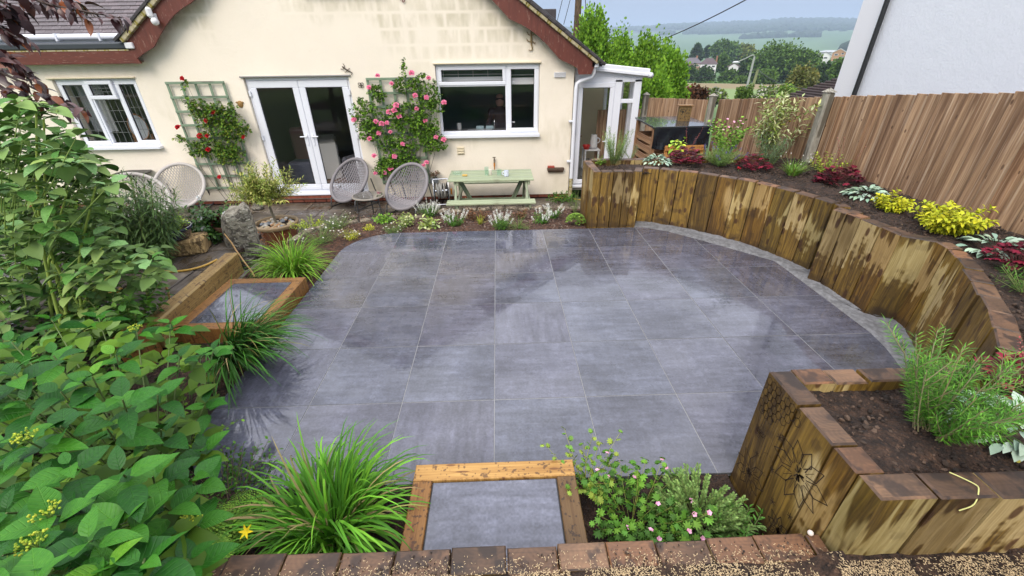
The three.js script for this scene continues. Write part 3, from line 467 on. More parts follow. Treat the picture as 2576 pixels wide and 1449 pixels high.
// ---------- old paving ----------
function pavingArea(name, label, x0, x1, z0, z1, y, keep, sx, sz, turn = 0) {
  const g = new THREE.Group(); g.name = numbered(name); scene.add(g); structure(g, label);
  let row = 0; for (let z = z0; z < z1; z += sz, row++) { let x = x0 + (row % 2) * sx * 0.5; while (x < x1) { const L = Math.min(x1 - x, sx * (rnd() < 0.3 ? 0.72 : 1)), P = [[x + 0.006, z + 0.006], [x + L - 0.006, z + 0.006], [x + L - 0.006, z + sz - 0.006], [x + 0.006, z + sz - 0.006]]; x += L; const cx = x - L / 2, cz = z + sz / 2; if (L < 0.1 || !keep(cx, cz)) continue; const m = put('paving_slab', prism(P, y - 0.04, y + rr(-0.004, 0.004), 0.006, rr(0, 5), rr(0, 5), Math.floor(rnd() * 4) * 1.5708), M.pavings[Math.floor(rnd() * 3)], g); } }
  put('jointing', prism([[x0, z0], [x1, z0], [x1, z1], [x0, z1]], y - 0.06, y - 0.012, 0), M.soilDark, g);
}
setSeed(611);
const edgeZ = x => { for (let i = 0; i < EDGE.length - 1; i++) if (x >= EDGE[i][0] && x <= EDGE[i + 1][0]) return lerp(EDGE[i][1], EDGE[i + 1][1], (x - EDGE[i][0]) / (EDGE[i + 1][0] - EDGE[i][0])); return x < EDGE[0][0] ? 0.3 : -1.5; };
pavingArea('house_paving', 'wet old stone paving along the house', -7.2, 2.7, -3.27, 0.2, PAV, (x, z) => z < edgeZ(x) - 0.05 || x < -2.6, 0.62, 0.46);
pavingArea('upper_paving', 'brown riven stone paving beside the long pale sleeper', -5.6, -2.7, 0.42, 2.3, 0.2, () => true, 0.58, 0.47);
{ // low stone kerb between paving and bed
  const t = thing('stone_kerb', 'low kerb of rough grey stones edging the house paving', 'kerb'); setSeed(71);
  for (let i = 1; i < EDGE.length - 1; i++) { const a = EDGE[i], b = EDGE[i + 1], L = Math.hypot(b[0] - a[0], b[1] - a[1]), n = Math.max(1, Math.round(L / 0.2)); for (let k = 0; k < n; k++) { const f = (s, d) => { const x = lerp(a[0], b[0], s), z = lerp(a[1], b[1], s), nx = (b[1] - a[1]) / L, nz = -(b[0] - a[0]) / L; return [x + nx * d, z + nz * d]; }; const s0 = k / n + 0.02, s1 = (k + 1) / n - 0.02; const r = () => rr(-0.012, 0.012); put('stone', prism([f(s0, 0.0 + r()), f(s1, 0.0 + r()), f(s1, 0.1 + r()), f(s0, 0.1 + r())], -0.62, bedH(0, f(s0, 0)[1]) + 0.03 + rr(-0.02, 0.015), 0.016, rr(0, 3), rr(0, 3)), M.stoneP, t); } }
}

// ---------- fence ----------
const fTop = z => 1.508 + 0.099 * z; // falls with the ground away from the lawn
{
  setSeed(321); const t = thing('timber_fence', 'weathered brown feather edge timber fence behind the raised bed', 'fence');
  const board = (x, z, w, y0, y1, ang, parent) => { const g = cbox(w, y1 - y0, 0.018, 0.002), m = put('board', g.clone(), M.fences[Math.floor(rnd() * rnd() * 5)], parent); const uv = m.geometry.attributes.uv, ou = rr(0, 5), ov = rr(0, 5); for (let i = 0; i < uv.count; i++) uv.setXY(i, uv.getX(i) + ou, uv.getY(i) + ov); m.position.set(x, (y0 + y1) / 2, z); m.rotation.y = ang; };
  for (let z = -3.08; z < 5.4; z += 0.118) board(4.12 + 0.006 * rnd(), z, 0.138, z < -0.75 ? -0.6 : 0.5, fTop(z) + rr(-0.006, 0.006), Math.PI / 2 + 0.13, t);
  for (const z of [-0.6, 1.2, 3.0]) for (const k of [0.25, 0.75]) { const m = put('rail', cbox(0.05, 0.08, 1.75, 0.004), M.fences[1], t); m.position.set(4.17, lerp(0.8, fTop(z), k), z + 0.88); m.rotation.x = -0.0987; }
  const post = (x, z, top, l) => { const p = thing('fence_post', l, 'post', [x, 0, z], 0, 'fence posts'); const mb = new MB(); mb.box(0, (top - 0.7) / 2, 0, 0.1, top + 0.7, 0.1, null, 0.012); mb.build('shaft', M.concretePost, p); const c = new THREE.ConeGeometry(0.085, 0.05, 4); c.rotateY(Math.PI / 4); const m = put('cap', c, M.concretePost, p); m.position.y = top + 0.027; };
  M.concretePost = std({ map: tex(128, 512, (u, v) => { const a = fbm(u, v, 14, 30, 4, 151), w = sst(0.5, 0.6, fbm(u, v, 6, 3, 3, 152)); return mix3(mix3([128, 124, 114], [168, 164, 152], a), [84, 78, 66], w * 0.8); }, { rx: 3, ry: 0.8 }), roughness: 0.85 });
  post(4.06, -0.37, fTop(-0.37) + 0.05, 'grey concrete fence post with a wet stain behind the raised bed');
  post(3.97, -3.12, fTop(-3.1) + 0.06, 'concrete fence post at the far corner by the log store');
  const t2 = thing('timber_fence', 'far return of the brown fence behind the log store', 'fence');
  for (let k = 0; k < 11; k++) { const s = (k + 0.5) / 11; board(lerp(3.9, 3.02, s), lerp(-3.16, -3.8, s), 0.12, -0.65, 1.2 - 0.01 * s + rr(-0.006, 0.006), Math.atan2(0.64, 0.88) * -1 + 0.1 + Math.PI, t2); }
  post(2.98, -3.83, 1.24, 'brown topped post at the end of the far fence');
  const t3 = thing('timber_fence', 'low dark fence between the conservatory and the far fence', 'fence'); for (let k = 0; k < 10; k++) board(3.0 - k * 0.088, -4.3, 0.107, -0.65, 0.93, 0.1, t3);
}
// ---------- house ----------
const house = thing('house', 'cream rendered house with red brown gable boards and white windows', 'house');
const APEX = [-2.436, 4.70];
{
  const s = new THREE.Shape(); s.moveTo(-10.5, -0.53); s.lineTo(1.455, -0.53); s.lineTo(1.455, 1.75); s.lineTo(APEX[0], APEX[1] - 0.22); s.lineTo(-6.05, 2.05); s.lineTo(-10.5, 2.05); s.closePath();
  for (const [x0, x1, y0, y1] of [[-7.64, -6.22, 0.5, 1.672], [-4.375, -2.54, -0.437, 1.652], [-1.012, 0.838, 0.598, 1.822], [-3.02, -1.74, 2.86, 3.96]]) { const h = new THREE.Path(); h.moveTo(x0, y0); h.lineTo(x0, y1); h.lineTo(x1, y1); h.lineTo(x1, y0); h.closePath(); s.holes.push(h); }
  const g = new THREE.ExtrudeGeometry(s, { depth: 0.28, bevelEnabled: false }); g.translate(0, 0, WALLZ - 0.28); put('wall', g, M.render, house);
  // return wall to the right
  put('side_wall', cbox(0.28, 2.4, 5.4), M.renderPlain, house).position.set(1.315, 0.6, -6.29);
  // plinth bricks
  setSeed(9); for (let x = -10.4, r = 0; x < 1.4; x += 0.225) for (let k = 0; k < 1; k++) { const m = put('brick', cbox(0.214, 0.066, 0.1, 0.004), M.bricks[Math.floor(rnd() * 3)], house); m.position.set(x + 0.11, -0.564, WALLZ - 0.062); }
  put('plinth', cbox(11.9, 0.3, 0.1), M.soilDark, house).position.set(-4.5, -0.68, WALLZ - 0.075);
  for (let k = 0; k < 18; k++) { const m = put('brick', cbox(0.214, 0.06, 0.05, 0.004), M.bricks[k % 3], house); m.position.set(-4.3 + k * 0.113, -0.474 - (k % 2) * 0.0, WALLZ + 0.02); if (k > 16) m.visible = true; }
}
function frameRect(mb, x0, x1, y0, y1, z, w, d, ch = 0.006) { // four butted bars, outer edges given, front face at z
  const zc = z - d / 2; mb.box((x0 + x1) / 2, y1 - w / 2, zc, x1 - x0, w, d, null, ch); mb.box((x0 + x1) / 2, y0 + w / 2, zc, x1 - x0, w, d, null, ch); mb.box(x0 + w / 2, (y0 + y1) / 2, zc, w, y1 - y0 - 2 * w, d, null, ch); mb.box(x1 - w / 2, (y0 + y1) / 2, zc, w, y1 - y0 - 2 * w, d, null, ch);
}
function pane(parent, x0, x1, y0, y1, z) { const m = put('pane', new THREE.PlaneGeometry(x1 - x0, y1 - y0), M.glass, parent); m.position.set((x0 + x1) / 2, (y0 + y1) / 2, z); return m; }
function sash(parent, x0, x1, y0, y1, z, w, opts = {}) { const mb = new MB(); frameRect(mb, x0, x1, y0, y1, z, w, 0.06, 0.008); const s = mb.build('sash', M.upvc, parent); const gk = new MB(); frameRect(gk, x0 + w - 0.004, x1 - w + 0.004, y0 + w - 0.004, y1 - w + 0.004, z - 0.012, 0.012, 0.02, 0); gk.build('gasket', M.gasket, s); pane(s, x0 + w, x1 - w, y0 + w, y1 - w, z - 0.03); if (opts.lead) { const lb = new MB(), nx = opts.lead[0], ny = opts.lead[1], a = x0 + w, b = x1 - w, c = y0 + w, d = y1 - w; for (let i = 1; i < nx; i++) lb.box(lerp(a, b, i / nx), (c + d) / 2, z - 0.027, 0.008, d - c, 0.003); for (let j = 1; j < ny; j++) lb.box((a + b) / 2, lerp(c, d, j / ny), z - 0.0265, b - a, 0.008, 0.003); lb.build('lead_strip', M.lead, s); } return s; }
function group(name, parent) { const g = new THREE.Group(); g.name = name; parent.add(g); return g; }
const WZ = WALLZ - 0.05;
function outer(g, x0, x1, y0, y1, bars = []) { const mb = new MB(); frameRect(mb, x0, x1, y0, y1, WZ, 0.045, 0.07); for (const b of bars) mb.box((b[0] + b[1]) / 2, (b[2] + b[3]) / 2, WZ - 0.037, b[1] - b[0], b[3] - b[2], 0.07, null, 0.006); mb.build('frame', M.upvc, g); }
{
  // kitchen window
  const k = group('kitchen_window', house); outer(k, -1.008, 0.834, 0.655, 1.818, [[0.222, 0.268, 0.7, 1.772], [-0.962, 0.222, 1.462, 1.5]]);
  sash(k, -0.975, 0.235, 1.482, 1.79, WZ + 0.014, 0.062); sash(k, 0.256, 0.815, 0.675, 1.8, WZ + 0.014, 0.07); pane(k, -0.962, 0.222, 0.7, 1.462, WZ - 0.03);
  const mb = new MB(); mb.box(-0.085, 0.625, WALLZ - 0.0, 1.87, 0.058, 0.19, null, 0.006); mb.build('sill', M.upvc, k);
  const l = new MB(); l.box(-0.09, 1.835, WALLZ + 0.012, 1.9, 0.03, 0.05, null, 0.008); l.build('drip_bead', M.renderPlain, k);
  const hd = new MB(); hd.box(0.34, 1.52, WZ - 0.075, 0.1, 0.018, 0.02, null, 0.004, mat4(0, 0, 0)); hd.box(0.345, 0.84, WZ - 0.075, 0.09, 0.018, 0.02); hd.build('handle', M.upvc, k);
  const bl = new MB(); bl.box(-0.37, 1.575, WZ - 0.2, 1.16, 0.07, 0.01, null, 0); bl.box(-0.37, 1.65, WZ - 0.2, 1.16, 0.008, 0.008); for (let i = 0; i < 5; i++) bl.box(-0.9 + i * 0.27, 1.68, WZ - 0.2, 0.006, 0.14, 0.006); bl.box(0.54, 1.53, WZ - 0.2, 0.5, 0.11, 0.01); bl.box(0.54, 1.63, WZ - 0.2, 0.5, 0.008, 0.008); bl.build('roller_blind', M.upvcDull, k);
  // left window
  const w = group('leaded_window', house); outer(w, -7.636, -6.226, 0.555, 1.668, [[-7.15, -7.11, 0.6, 1.623], [-6.67, -6.63, 0.6, 1.623], [-7.11, -6.67, 1.34, 1.375]]);
  sash(w, -7.61, -7.14, 0.58, 1.645, WZ + 0.014, 0.065, { lead: [3, 5] }); sash(w, -6.64, -6.25, 0.58, 1.645, WZ + 0.014, 0.065, { lead: [3, 5] });
  const ts = sash(w, -7.12, -6.66, 1.35, 1.645, WZ + 0.05, 0.06, { lead: [4, 3] }); ts.rotation.x = 0; 
  const lb = new MB(); for (let i = 1; i < 4; i++) lb.box(lerp(-7.11, -6.67, i / 4), 0.97, WZ - 0.027, 0.008, 0.74, 0.003); for (let j = 1; j < 4; j++) lb.box(-6.89, lerp(0.6, 1.34, j / 4), WZ - 0.0265, 0.44, 0.008, 0.003); lb.build('lead_strip', M.lead, w); pane(w, -7.11, -6.67, 0.6, 1.34, WZ - 0.03);
  const sl = new MB(); sl.box(-6.95, 0.528, WALLZ + 0.0, 1.5, 0.05, 0.19, null, 0.006); sl.build('sill', M.upvc, w); const dl = new MB(); dl.box(-6.95, 1.69, WALLZ + 0.012, 1.5, 0.025, 0.05, null, 0.008); dl.build('drip_bead', M.renderPlain, w);
  // french doors
  const f = group('french_door', house); outer(f, -4.37, -2.545, -0.4, 1.648, []);
  const th = new MB(); th.box(-3.457, -0.418, WALLZ - 0.01, 1.84, 0.038, 0.16, null, 0.006); th.build('threshold', M.upvc, f);
  for (const [x0, x1, hx] of [[-4.325, -3.466, -3.52], [-3.462, -2.59, -3.41]]) { const s = sash(f, x0, x1, -0.352, 1.6, WZ + 0.016, 0.112); const kp = new MB(); kp.box((x0 + x1) / 2, -0.31, WZ + 0.02, x1 - x0 - 0.02, 0.06, 0.01, null, 0.003); kp.build('kick_rail', M.upvc, s); const hb = new MB(); hb.box(hx, 0.6, WZ + 0.025, 0.03, 0.2, 0.012, null, 0.004); hb.box(hx + (hx < -3.46 ? -0.05 : 0.05), 0.66, WZ + 0.06, 0.13, 0.02, 0.02, null, 0.006); hb.box(hx, 0.66, WZ + 0.045, 0.02, 0.02, 0.04); hb.build('handle', M.upvc, s); const hg = new MB(); for (const y of [-0.1, 0.65, 1.4]) hg.box(hx < -3.46 ? x0 - 0.01 : x1 + 0.01, y, WZ + 0.03, 0.035, 0.09, 0.03, null, 0.005); hg.build('hinge', M.upvc, s); }
  const ld = new MB(); ld.box(-3.457, 1.672, WALLZ + 0.014, 1.92, 0.026, 0.05, null, 0.008); ld.build('drip_bead', std({ color: new THREE.Color(0.3, 0.29, 0.28), roughness: 0.8 }), f);
  // gable window above (mirrored by the wet slabs)
  const u = group('gable_window', house); outer(u, -3.015, -1.745, 2.9, 3.955, [[-2.4, -2.36, 2.945, 3.91]]); sash(u, -3.0, -2.38, 2.91, 3.94, WZ + 0.014, 0.065); pane(u, -2.36, -1.79, 2.945, 3.91, WZ - 0.03); const us = new MB(); us.box(-2.38, 2.875, WALLZ, 1.34, 0.05, 0.19, null, 0.006); us.build('sill', M.upvc, u);
}
{ // rooms
  const room = (name, x0, x1, y0, y1, z0, z1, wall, floor, ceil) => { const g = group(name, house), t = 0.06; put('room_wall', cbox(x1 - x0, y1 - y0, t), wall, g).position.set((x0 + x1) / 2, (y0 + y1) / 2, z0 - t / 2); for (const x of [x0 - t / 2, x1 + t / 2]) put('room_wall', cbox(t, y1 - y0, z1 - z0), wall, g).position.set(x, (y0 + y1) / 2, (z0 + z1) / 2); put('room_floor', cbox(x1 - x0 + 2 * t, t, z1 - z0), floor, g).position.set((x0 + x1) / 2, y0 - t / 2, (z0 + z1) / 2); put('room_ceiling', cbox(x1 - x0 + 2 * t, t, z1 - z0), ceil, g).position.set((x0 + x1) / 2, y1 + t / 2, (z0 + z1) / 2); return g; };
  const c = (r, g, b, ro = 0.8) => std({ color: new THREE.Color(r, g, b), roughness: ro });
  const oak = c(0.16, 0.09, 0.05, 0.4), white = c(0.6, 0.6, 0.58), ceil = c(0.5, 0.5, 0.48);
  room('kitchen_room', -1.45, 1.1, -0.42, 1.98, -6.8, -3.59, c(0.10, 0.2, 0.18), oak, ceil);
  room('living_room', -5.2, -1.6, -0.42, 1.98, -7.6, -3.59, c(0.2, 0.19, 0.17), oak, ceil);
  room('dining_room', -9.2, -5.4, -0.42, 1.98, -6.8, -3.59, c(0.22, 0.2, 0.18), oak, ceil);
  room('loft_room', -3.4, -1.4, 2.5, 4.05, -5.6, -3.59, c(0.4, 0.4, 0.4), oak, ceil);
  // kitchen fittings
  const wt = thing('kitchen_worktop', 'grey worktop with sink behind the kitchen window', 'worktop', [-0.15, 0.6, -3.9]); put('top', cbox(2.4, 0.04, 0.6, 0.004), c(0.14, 0.13, 0.125, 0.3), wt); put('sink', cbox(0.5, 0.02, 0.38, 0.004), c(0.36, 0.38, 0.4, 0.3), wt).position.set(-0.15, 0.025, 0.02);
  { const mb = new MB(), p = []; for (let i = 0; i <= 12; i++) { const a = Math.PI * i / 12; p.push(V(0, 0.16 + 0.05 * Math.sin(a), 0.05 - 0.05 * Math.cos(a) - 0.05)); } mb.tube([V(0, 0, -0.05), V(0, 0.16, -0.05), ...p, V(0, 0.08, 0.05)], 0.011, 8); const t = tag(mb.build('sink_tap', M.chrome), 'curved chrome sink tap behind the kitchen window', 'tap'); t.position.set(0.0, 0.625, -3.85); }
  { const mb = new MB(); mb.tube([V(0, 0, 0), V(0, 0.13, 0)], 0.045, 14); const t = tag(mb.build('paper_roll', white), 'white kitchen roll on the worktop', 'kitchen roll'); t.position.set(-0.72, 0.622, -4.05); }
  { const mb = new MB(); mb.box(0, 0.03, 0, 0.16, 0.06, 0.1, null, 0.01); const t = tag(mb.build('storage_tub', c(0.3, 0.42, 0.46)), 'pale blue tub on the far kitchen counter', 'tub'); t.position.set(-0.3, 0.622, -4.12); const q = t.clone(); q.name = numbered('storage_tub'); tag(q, 'second pale blue tub nearer the person in the kitchen', 'tub'); q.position.x = -0.1; scene.add(q); }
  // living room: drawers, armchair, throw
  const dr = thing('drawer_unit', 'white chest of drawers inside the french doors', 'drawers', [-3.9, -0.42, -5.0], 0.35); put('carcass', cbox(0.5, 0.75, 1.3, 0.01), white, dr).position.y = 0.38; for (let i = 0; i < 3; i++) for (let j = 0; j < 2; j++) { const d = put('drawer', cbox(0.02, 0.2, 0.6, 0.006), white, dr); d.position.set(0.262, 0.15 + i * 0.23, -0.32 + j * 0.64); put('handle', cbox(0.015, 0.012, 0.12), M.steel, d).position.set(0.014, 0.03, 0); }
  const ac = thing('armchair', 'striped armchair just inside the right french door', 'armchair', [-2.75, -0.42, -4.1], -0.4); { const mb = new MB(), p = []; for (let i = 0; i <= 10; i++) p.push(V(0, 0.1 + 0.6 * Math.sin(i / 10 * 1.6), -0.32 + i * 0.02)); put('seat', cbox(0.6, 0.32, 0.6, 0.06), c(0.1, 0.1, 0.12), ac).position.y = 0.25; put('backrest', cbox(0.6, 0.6, 0.16, 0.06), c(0.1, 0.1, 0.12), ac).position.set(0, 0.6, -0.28); for (const x of [-0.34, 0.34]) put('armrest', cbox(0.12, 0.5, 0.6, 0.05), c(0.12, 0.12, 0.14), ac).position.set(x, 0.3, 0); for (let i = 0; i < 4; i++) put('stripe', cbox(0.05, 0.61, 0.162, 0.02), c(0.5, 0.48, 0.46), ac).position.set(-0.21 + i * 0.14, 0.602, -0.278); }
  const th = thing('throw_chair', 'chair draped with a brown throw behind the left french door', 'chair', [-4.1, -0.42, -4.2]); put('seat', cbox(0.5, 0.45, 0.5, 0.04), c(0.06, 0.07, 0.1), th).position.y = 0.24; put('throw', cbox(0.46, 0.7, 0.14, 0.06), c(0.14, 0.08, 0.07), th).position.set(0, 0.75, -0.2);
  // dining room: net curtain, oval mirror
  const cu = thing('net_curtain', 'grey net curtain behind the leaded window', 'curtain', [-7.37, 0.62, -3.62]); { const mb = new MB(); for (let i = 0; i < 24; i++) { const a = i / 24 * 0.44 - 0.22, b = (i + 1) / 24 * 0.44 - 0.22, f = x => 0.02 * Math.sin(x * 70); mb.quad(V(a, 0.15, f(a)), V(b, 0.15, f(b)), V(b, 1.0, f(b)), V(a, 1.0, f(a))); } mb.build('cloth', std({ color: new THREE.Color(0.34, 0.35, 0.36), roughness: 1, side: THREE.DoubleSide }), cu); }
  const mi = thing('oval_mirror', 'oval mirror in a wooden frame behind the leaded window', 'mirror', [-6.86, 0.82, -3.75], 0.3); { const g = new THREE.TorusGeometry(0.2, 0.014, 8, 40); g.scale(0.75, 1.15, 1); put('frame', g, c(0.26, 0.11, 0.04), mi); const d = new THREE.CylinderGeometry(0.198, 0.198, 0.008, 40); d.rotateX(Math.PI / 2); d.scale(0.75, 1.15, 1); put('glass', d, c(0.4, 0.42, 0.46, 0.15), mi); put('stand', cbox(0.34, 0.22, 0.12, 0.01), c(0.2, 0.09, 0.04), mi).position.set(0, -0.24, -0.08); }
}
{ // person at the kitchen counter: one continuous surface
  const J = { hip: V(0, 0.0, 0), waist: V(0, 0.18, 0), chest: V(0, 0.42, 0), neck: V(0, 0.57, -0.01), head: V(0, 0.68, -0.03), sl: V(-0.17, 0.49, 0), sr: V(0.17, 0.49, 0), el: V(-0.25, 0.24, 0.04), er: V(0.25, 0.24, 0.02), wl: V(-0.2, 0.1, 0.26), wr: V(0.17, 0.1, 0.22) };
  const bones = [['hip', 'waist', 0.15, 0.13], ['waist', 'chest', 0.13, 0.155], ['sl', 'sr', 0.075, 0.075], ['chest', 'neck', 0.11, 0.055], ['sl', 'el', 0.06, 0.048], ['sr', 'er', 0.06, 0.048], ['el', 'wl', 0.046, 0.036], ['er', 'wr', 0.046, 0.036]];
  const field = (bs, R, ctr, n, iso) => { const mc = new MarchingCubes(n, new THREE.MeshBasicMaterial(), false, false, 120000); mc.isolation = 0; const q = V(), ab = V(), ap = V(); for (let k = 0; k < n; k++) for (let j = 0; j < n; j++) for (let i = 0; i < n; i++) { q.set((i - n / 2) / (n / 2), (j - n / 2) / (n / 2), (k - n / 2) / (n / 2)).multiplyScalar(R).add(ctr); let d = 9; for (const [a, b, ra, rb] of bs) { ab.copy(b).sub(a); ap.copy(q).sub(a); const t = clamp(ap.dot(ab) / Math.max(1e-6, ab.lengthSq())), e = ap.addScaledVector(ab, -t).length() - lerp(ra, rb, t), h = Math.max(0, 0.05 - Math.abs(d - e)) / 0.05; d = Math.min(d, e) - h * h * 0.0125; } mc.field[i + j * n + k * n * n] = -d; } mc.update(); const g = new THREE.BufferGeometry(), c = mc.count; g.setAttribute('position', new THREE.BufferAttribute(mc.positionArray.slice(0, c * 3), 3)); g.setAttribute('normal', new THREE.BufferAttribute(mc.normalArray.slice(0, c * 3), 3)); g.scale(R, R, R); g.translate(ctr.x, ctr.y, ctr.z); return g; };
  const per = thing('person', 'person in a dark top standing inside the kitchen window', 'person', [0.12, 0.42, -4.5]);
  put('body', field(bones.map(b => [J[b[0]], J[b[1]], b[2], b[3]]), 0.5, V(0, 0.3, 0.05), 56), std({ color: new THREE.Color(0.02, 0.016, 0.022), roughness: 0.9 }), per);
  put('head', field([[V(0, 0.6, -0.01), V(0, 0.66, -0.02), 0.05, 0.07], [V(0, 0.68, -0.02), V(0, 0.74, -0.03), 0.078, 0.085], [V(0, 0.67, 0.055), V(0, 0.69, 0.06), 0.014, 0.012]], 0.2, V(0, 0.69, 0), 40), std({ color: new THREE.Color(0.34, 0.2, 0.15), roughness: 0.7 }), per);
  const hair = new THREE.SphereGeometry(0.1, 20, 14, 0, 6.283, 0, 1.75); hair.scale(0.95, 1.05, 1); put('hair', hair, std({ color: new THREE.Color(0.03, 0.024, 0.02), roughness: 0.8 }), per).position.set(0, 0.72, -0.04);
  for (const [w, s] of [['wl', -1], ['wr', 1]]) { const b = [[J[w], J[w].clone().add(V(0, -0.01, 0.07)), 0.03, 0.03]]; for (let f = 0; f < 4; f++) b.push([J[w].clone().add(V((f - 1.5) * 0.017, -0.01, 0.07)), J[w].clone().add(V((f - 1.5) * 0.02, -0.03, 0.125 - Math.abs(f - 1.5) * 0.008)), 0.009, 0.008]); b.push([J[w].clone().add(V(-s * 0.025, 0, 0.02)), J[w].clone().add(V(-s * 0.05, -0.02, 0.08)), 0.011, 0.009]); put('hand', field(b, 0.12, J[w].clone().add(V(0, -0.01, 0.06)), 36), std({ color: new THREE.Color(0.4, 0.25, 0.19), roughness: 0.6 }), per); }
}
{ // gable boards, verge, roofs
  const zb = -3.1; const wave = (x, y, d) => d;
  const mk = (pts, z, d, mat, name) => { const s = new THREE.Shape(pts.map(p => new THREE.Vector2(...p))); const g = new THREE.ExtrudeGeometry(s, { depth: d, bevelEnabled: false }); g.translate(0, 0, z - d); return put(name, g, mat, house); };
  const upR = x => 1.816 + 0.69 * (1.772 - x), upL = x => 2.215 + 0.71 * (x + 5.963);
  const low = []; // right board lower edge with scallops, from bottom to apex
  for (let i = 0; i <= 60; i++) { const t = i / 60, x = lerp(1.47, APEX[0], t), sc = ((x + 4.0) / 0.86) % 1, w = 0.30 - 0.07 * Math.abs(Math.sin(sc * Math.PI)); low.push([x, upR(x) - w / Math.cos(0.604) * 1.0]); }
  mk([[1.50, 1.64], [1.72, 1.64], [1.785, 1.807], ...[[APEX[0], upR(APEX[0])]], ...low.reverse()], zb, 0.028, M.bargePaint, 'bargeboard');
  const lowL = []; for (let i = 0; i <= 60; i++) { const t = i / 60, x = lerp(APEX[0], -5.9, t), sc = ((x + 9.0) / 0.86) % 1, w = 0.30 - 0.07 * Math.abs(Math.sin(sc * Math.PI)); lowL.push([x, upL(x) - w / Math.cos(0.617)]); }
  mk([[APEX[0] - 0.002, upL(APEX[0])], ...lowL.filter(p => p[1] > 1.96), [-5.86, 1.9], [-5.95, 1.9], [-5.985, 2.2]], zb, 0.028, M.bargePaint, 'bargeboard');
  const fb = new MB(); fb.box(-8.2, 1.995, zb - 0.02, 4.5, 0.19, 0.03, null, 0.004); fb.build('fascia', M.bargePaint, house);
  const sf = new MB(); sf.box(-8.2, 1.935, -3.21, 4.5, 0.015, 0.18); sf.build('soffit', M.bargePaint, house);
  const mo = new MB(); mo.box(-8.2, 2.098, zb - 0.03, 4.5, 0.018, 0.06); mo.build('mortar_strip', M.mossVerge, house);
  const gt = new MB(); gt.box(-8.2, 2.158, zb - 0.05, 4.5, 0.1, 0.1, null, 0.02); gt.box(-8.2, 2.19, -3.6, 4.5, 0.03, 0.95); gt.build('felt_gutter', M.felt, house);
  const ec = new MB(); ec.box(-5.93, 2.16, zb + 0.01, 0.13, 0.09, 0.05, null, 0.01, mat4(0, 0, 0)); ec.build('gutter_end', M.upvcDull, house);
  // verge strip and tile edges along both slopes
  const strip = (x0, y0, x1, y1, off, th, z, d, mat, name, n) => { const L = Math.hypot(x1 - x0, y1 - y0), a = Math.atan2(y1 - y0, x1 - x0); for (let i = 0; i < n; i++) { const s = (i + 0.5) / n, m = put(name, cbox(L / n * 0.985, th, d, 0.006), Array.isArray(mat) ? mat[i % mat.length] : mat, house); m.position.set(lerp(x0, x1, s) - Math.sin(a) * off, lerp(y0, y1, s) + Math.cos(a) * off + (i % 2) * 0.003, z); m.rotation.z = a; } };
  const dk = [0.35, 0.42, 0.3].map(k => tint(M.roofTile, k));
  strip(1.80, upR(1.80), APEX[0], upR(APEX[0]), -0.025, 0.05, -3.11, 0.13, M.mossVerge, 'verge_mortar', 24); strip(1.90, upR(1.90), APEX[0], upR(APEX[0]), -0.075, 0.045, -3.11, 0.17, dk, 'verge_tile', 30);
  strip(APEX[0], upL(APEX[0]), -5.99, upL(-5.99), -0.035, 0.07, -3.11, 0.13, M.mossVerge, 'verge_mortar', 22); strip(APEX[0], upL(APEX[0]), -6.05, upL(-6.05), -0.09, 0.045, -3.11, 0.17, dk, 'verge_tile', 30);
  const slope = (x0, y0, x1, y1, name) => { const L = Math.hypot(x1 - x0, y1 - y0), a = Math.atan2(y1 - y0, x1 - x0), m = put(name, cbox(L, 0.08, 5.2), dk[0], house); m.position.set((x0 + x1) / 2 + Math.sin(a) * 0.06 * (a > 0 ? -1 : -1), (y0 + y1) / 2 + 0.06, -5.8); m.rotation.z = a; };
  slope(APEX[0], upR(APEX[0]), 1.9, upR(1.9), 'roof_slope'); slope(-6.0, upL(-6.0), APEX[0], upL(APEX[0]), 'roof_slope');
  { const p = put('roof_panel', cbox(2.6, 0.04, 3.2, 0.01), M.black, house); p.position.set(0.35, upR(0.35) + 0.2, -5.2); p.rotation.z = -0.604; }
  // wing roof with single tiles, gutter
  const g = group('wing_roof', house); const ez = -4.05, ey = 2.36, pit = 0.72; setSeed(52);
  const gu = new MB(); { const p = [V(-10.6, 2.325, ez + 0.1), V(-5.0, 2.325, ez + 0.1)]; gu.tube(p, 0.05, 10); } gu.build('gutter', M.upvc, g); const fa = new MB(); fa.box(-7.8, 2.26, ez + 0.03, 5.6, 0.12, 0.02); fa.build('fascia_board', M.upvcDull, g);
  const br = new MB(); for (let x = -10; x < -5; x += 0.75) br.box(x, 2.32, ez + 0.11, 0.03, 0.12, 0.11); br.build('gutter_bracket', M.upvc, g);
  const wl = new MB(); wl.box(-7.8, 2.2, ez - 0.1, 5.6, 0.1, 0.06); wl.build('brick_course', M.bricks[1], g);
  const tg = cbox(0.165, 0.02, 0.2, 0.003), restMB = new MB(); let cnt = 0;
  for (let r = 0; r < 34; r++) for (let c = 0; c < 36; c++) { const x = -10.4 + c * 0.168 + (r % 2) * 0.084, d = r * 0.098, y = ey + d * Math.sin(pit), z = ez - d * Math.cos(pit); if (x > -4.9) continue; if (r < 17 && x > -8.6 && x < -5.4 && cnt < 300) { const m = put('tile', tg, M.roofTiles[Math.floor(rnd() * 3)], g); m.position.set(x, y + 0.012 + rr(0, 0.003), z); m.rotation.set(pit - 0.13, 0, rr(-0.012, 0.012)); cnt++; } else restMB.geo(tg, mat4(x, y + 0.012, z, pit - 0.13)); }
  stuff(restMB.build('tile_field', M.roofTiles[0], g)); const dck = put('roof_deck', cbox(5.8, 0.03, 3.4), M.black, g); dck.position.set(-7.7, ey + 1.68 * Math.sin(pit) - 0.03, ez - 1.68 * Math.cos(pit)); dck.rotation.x = pit;
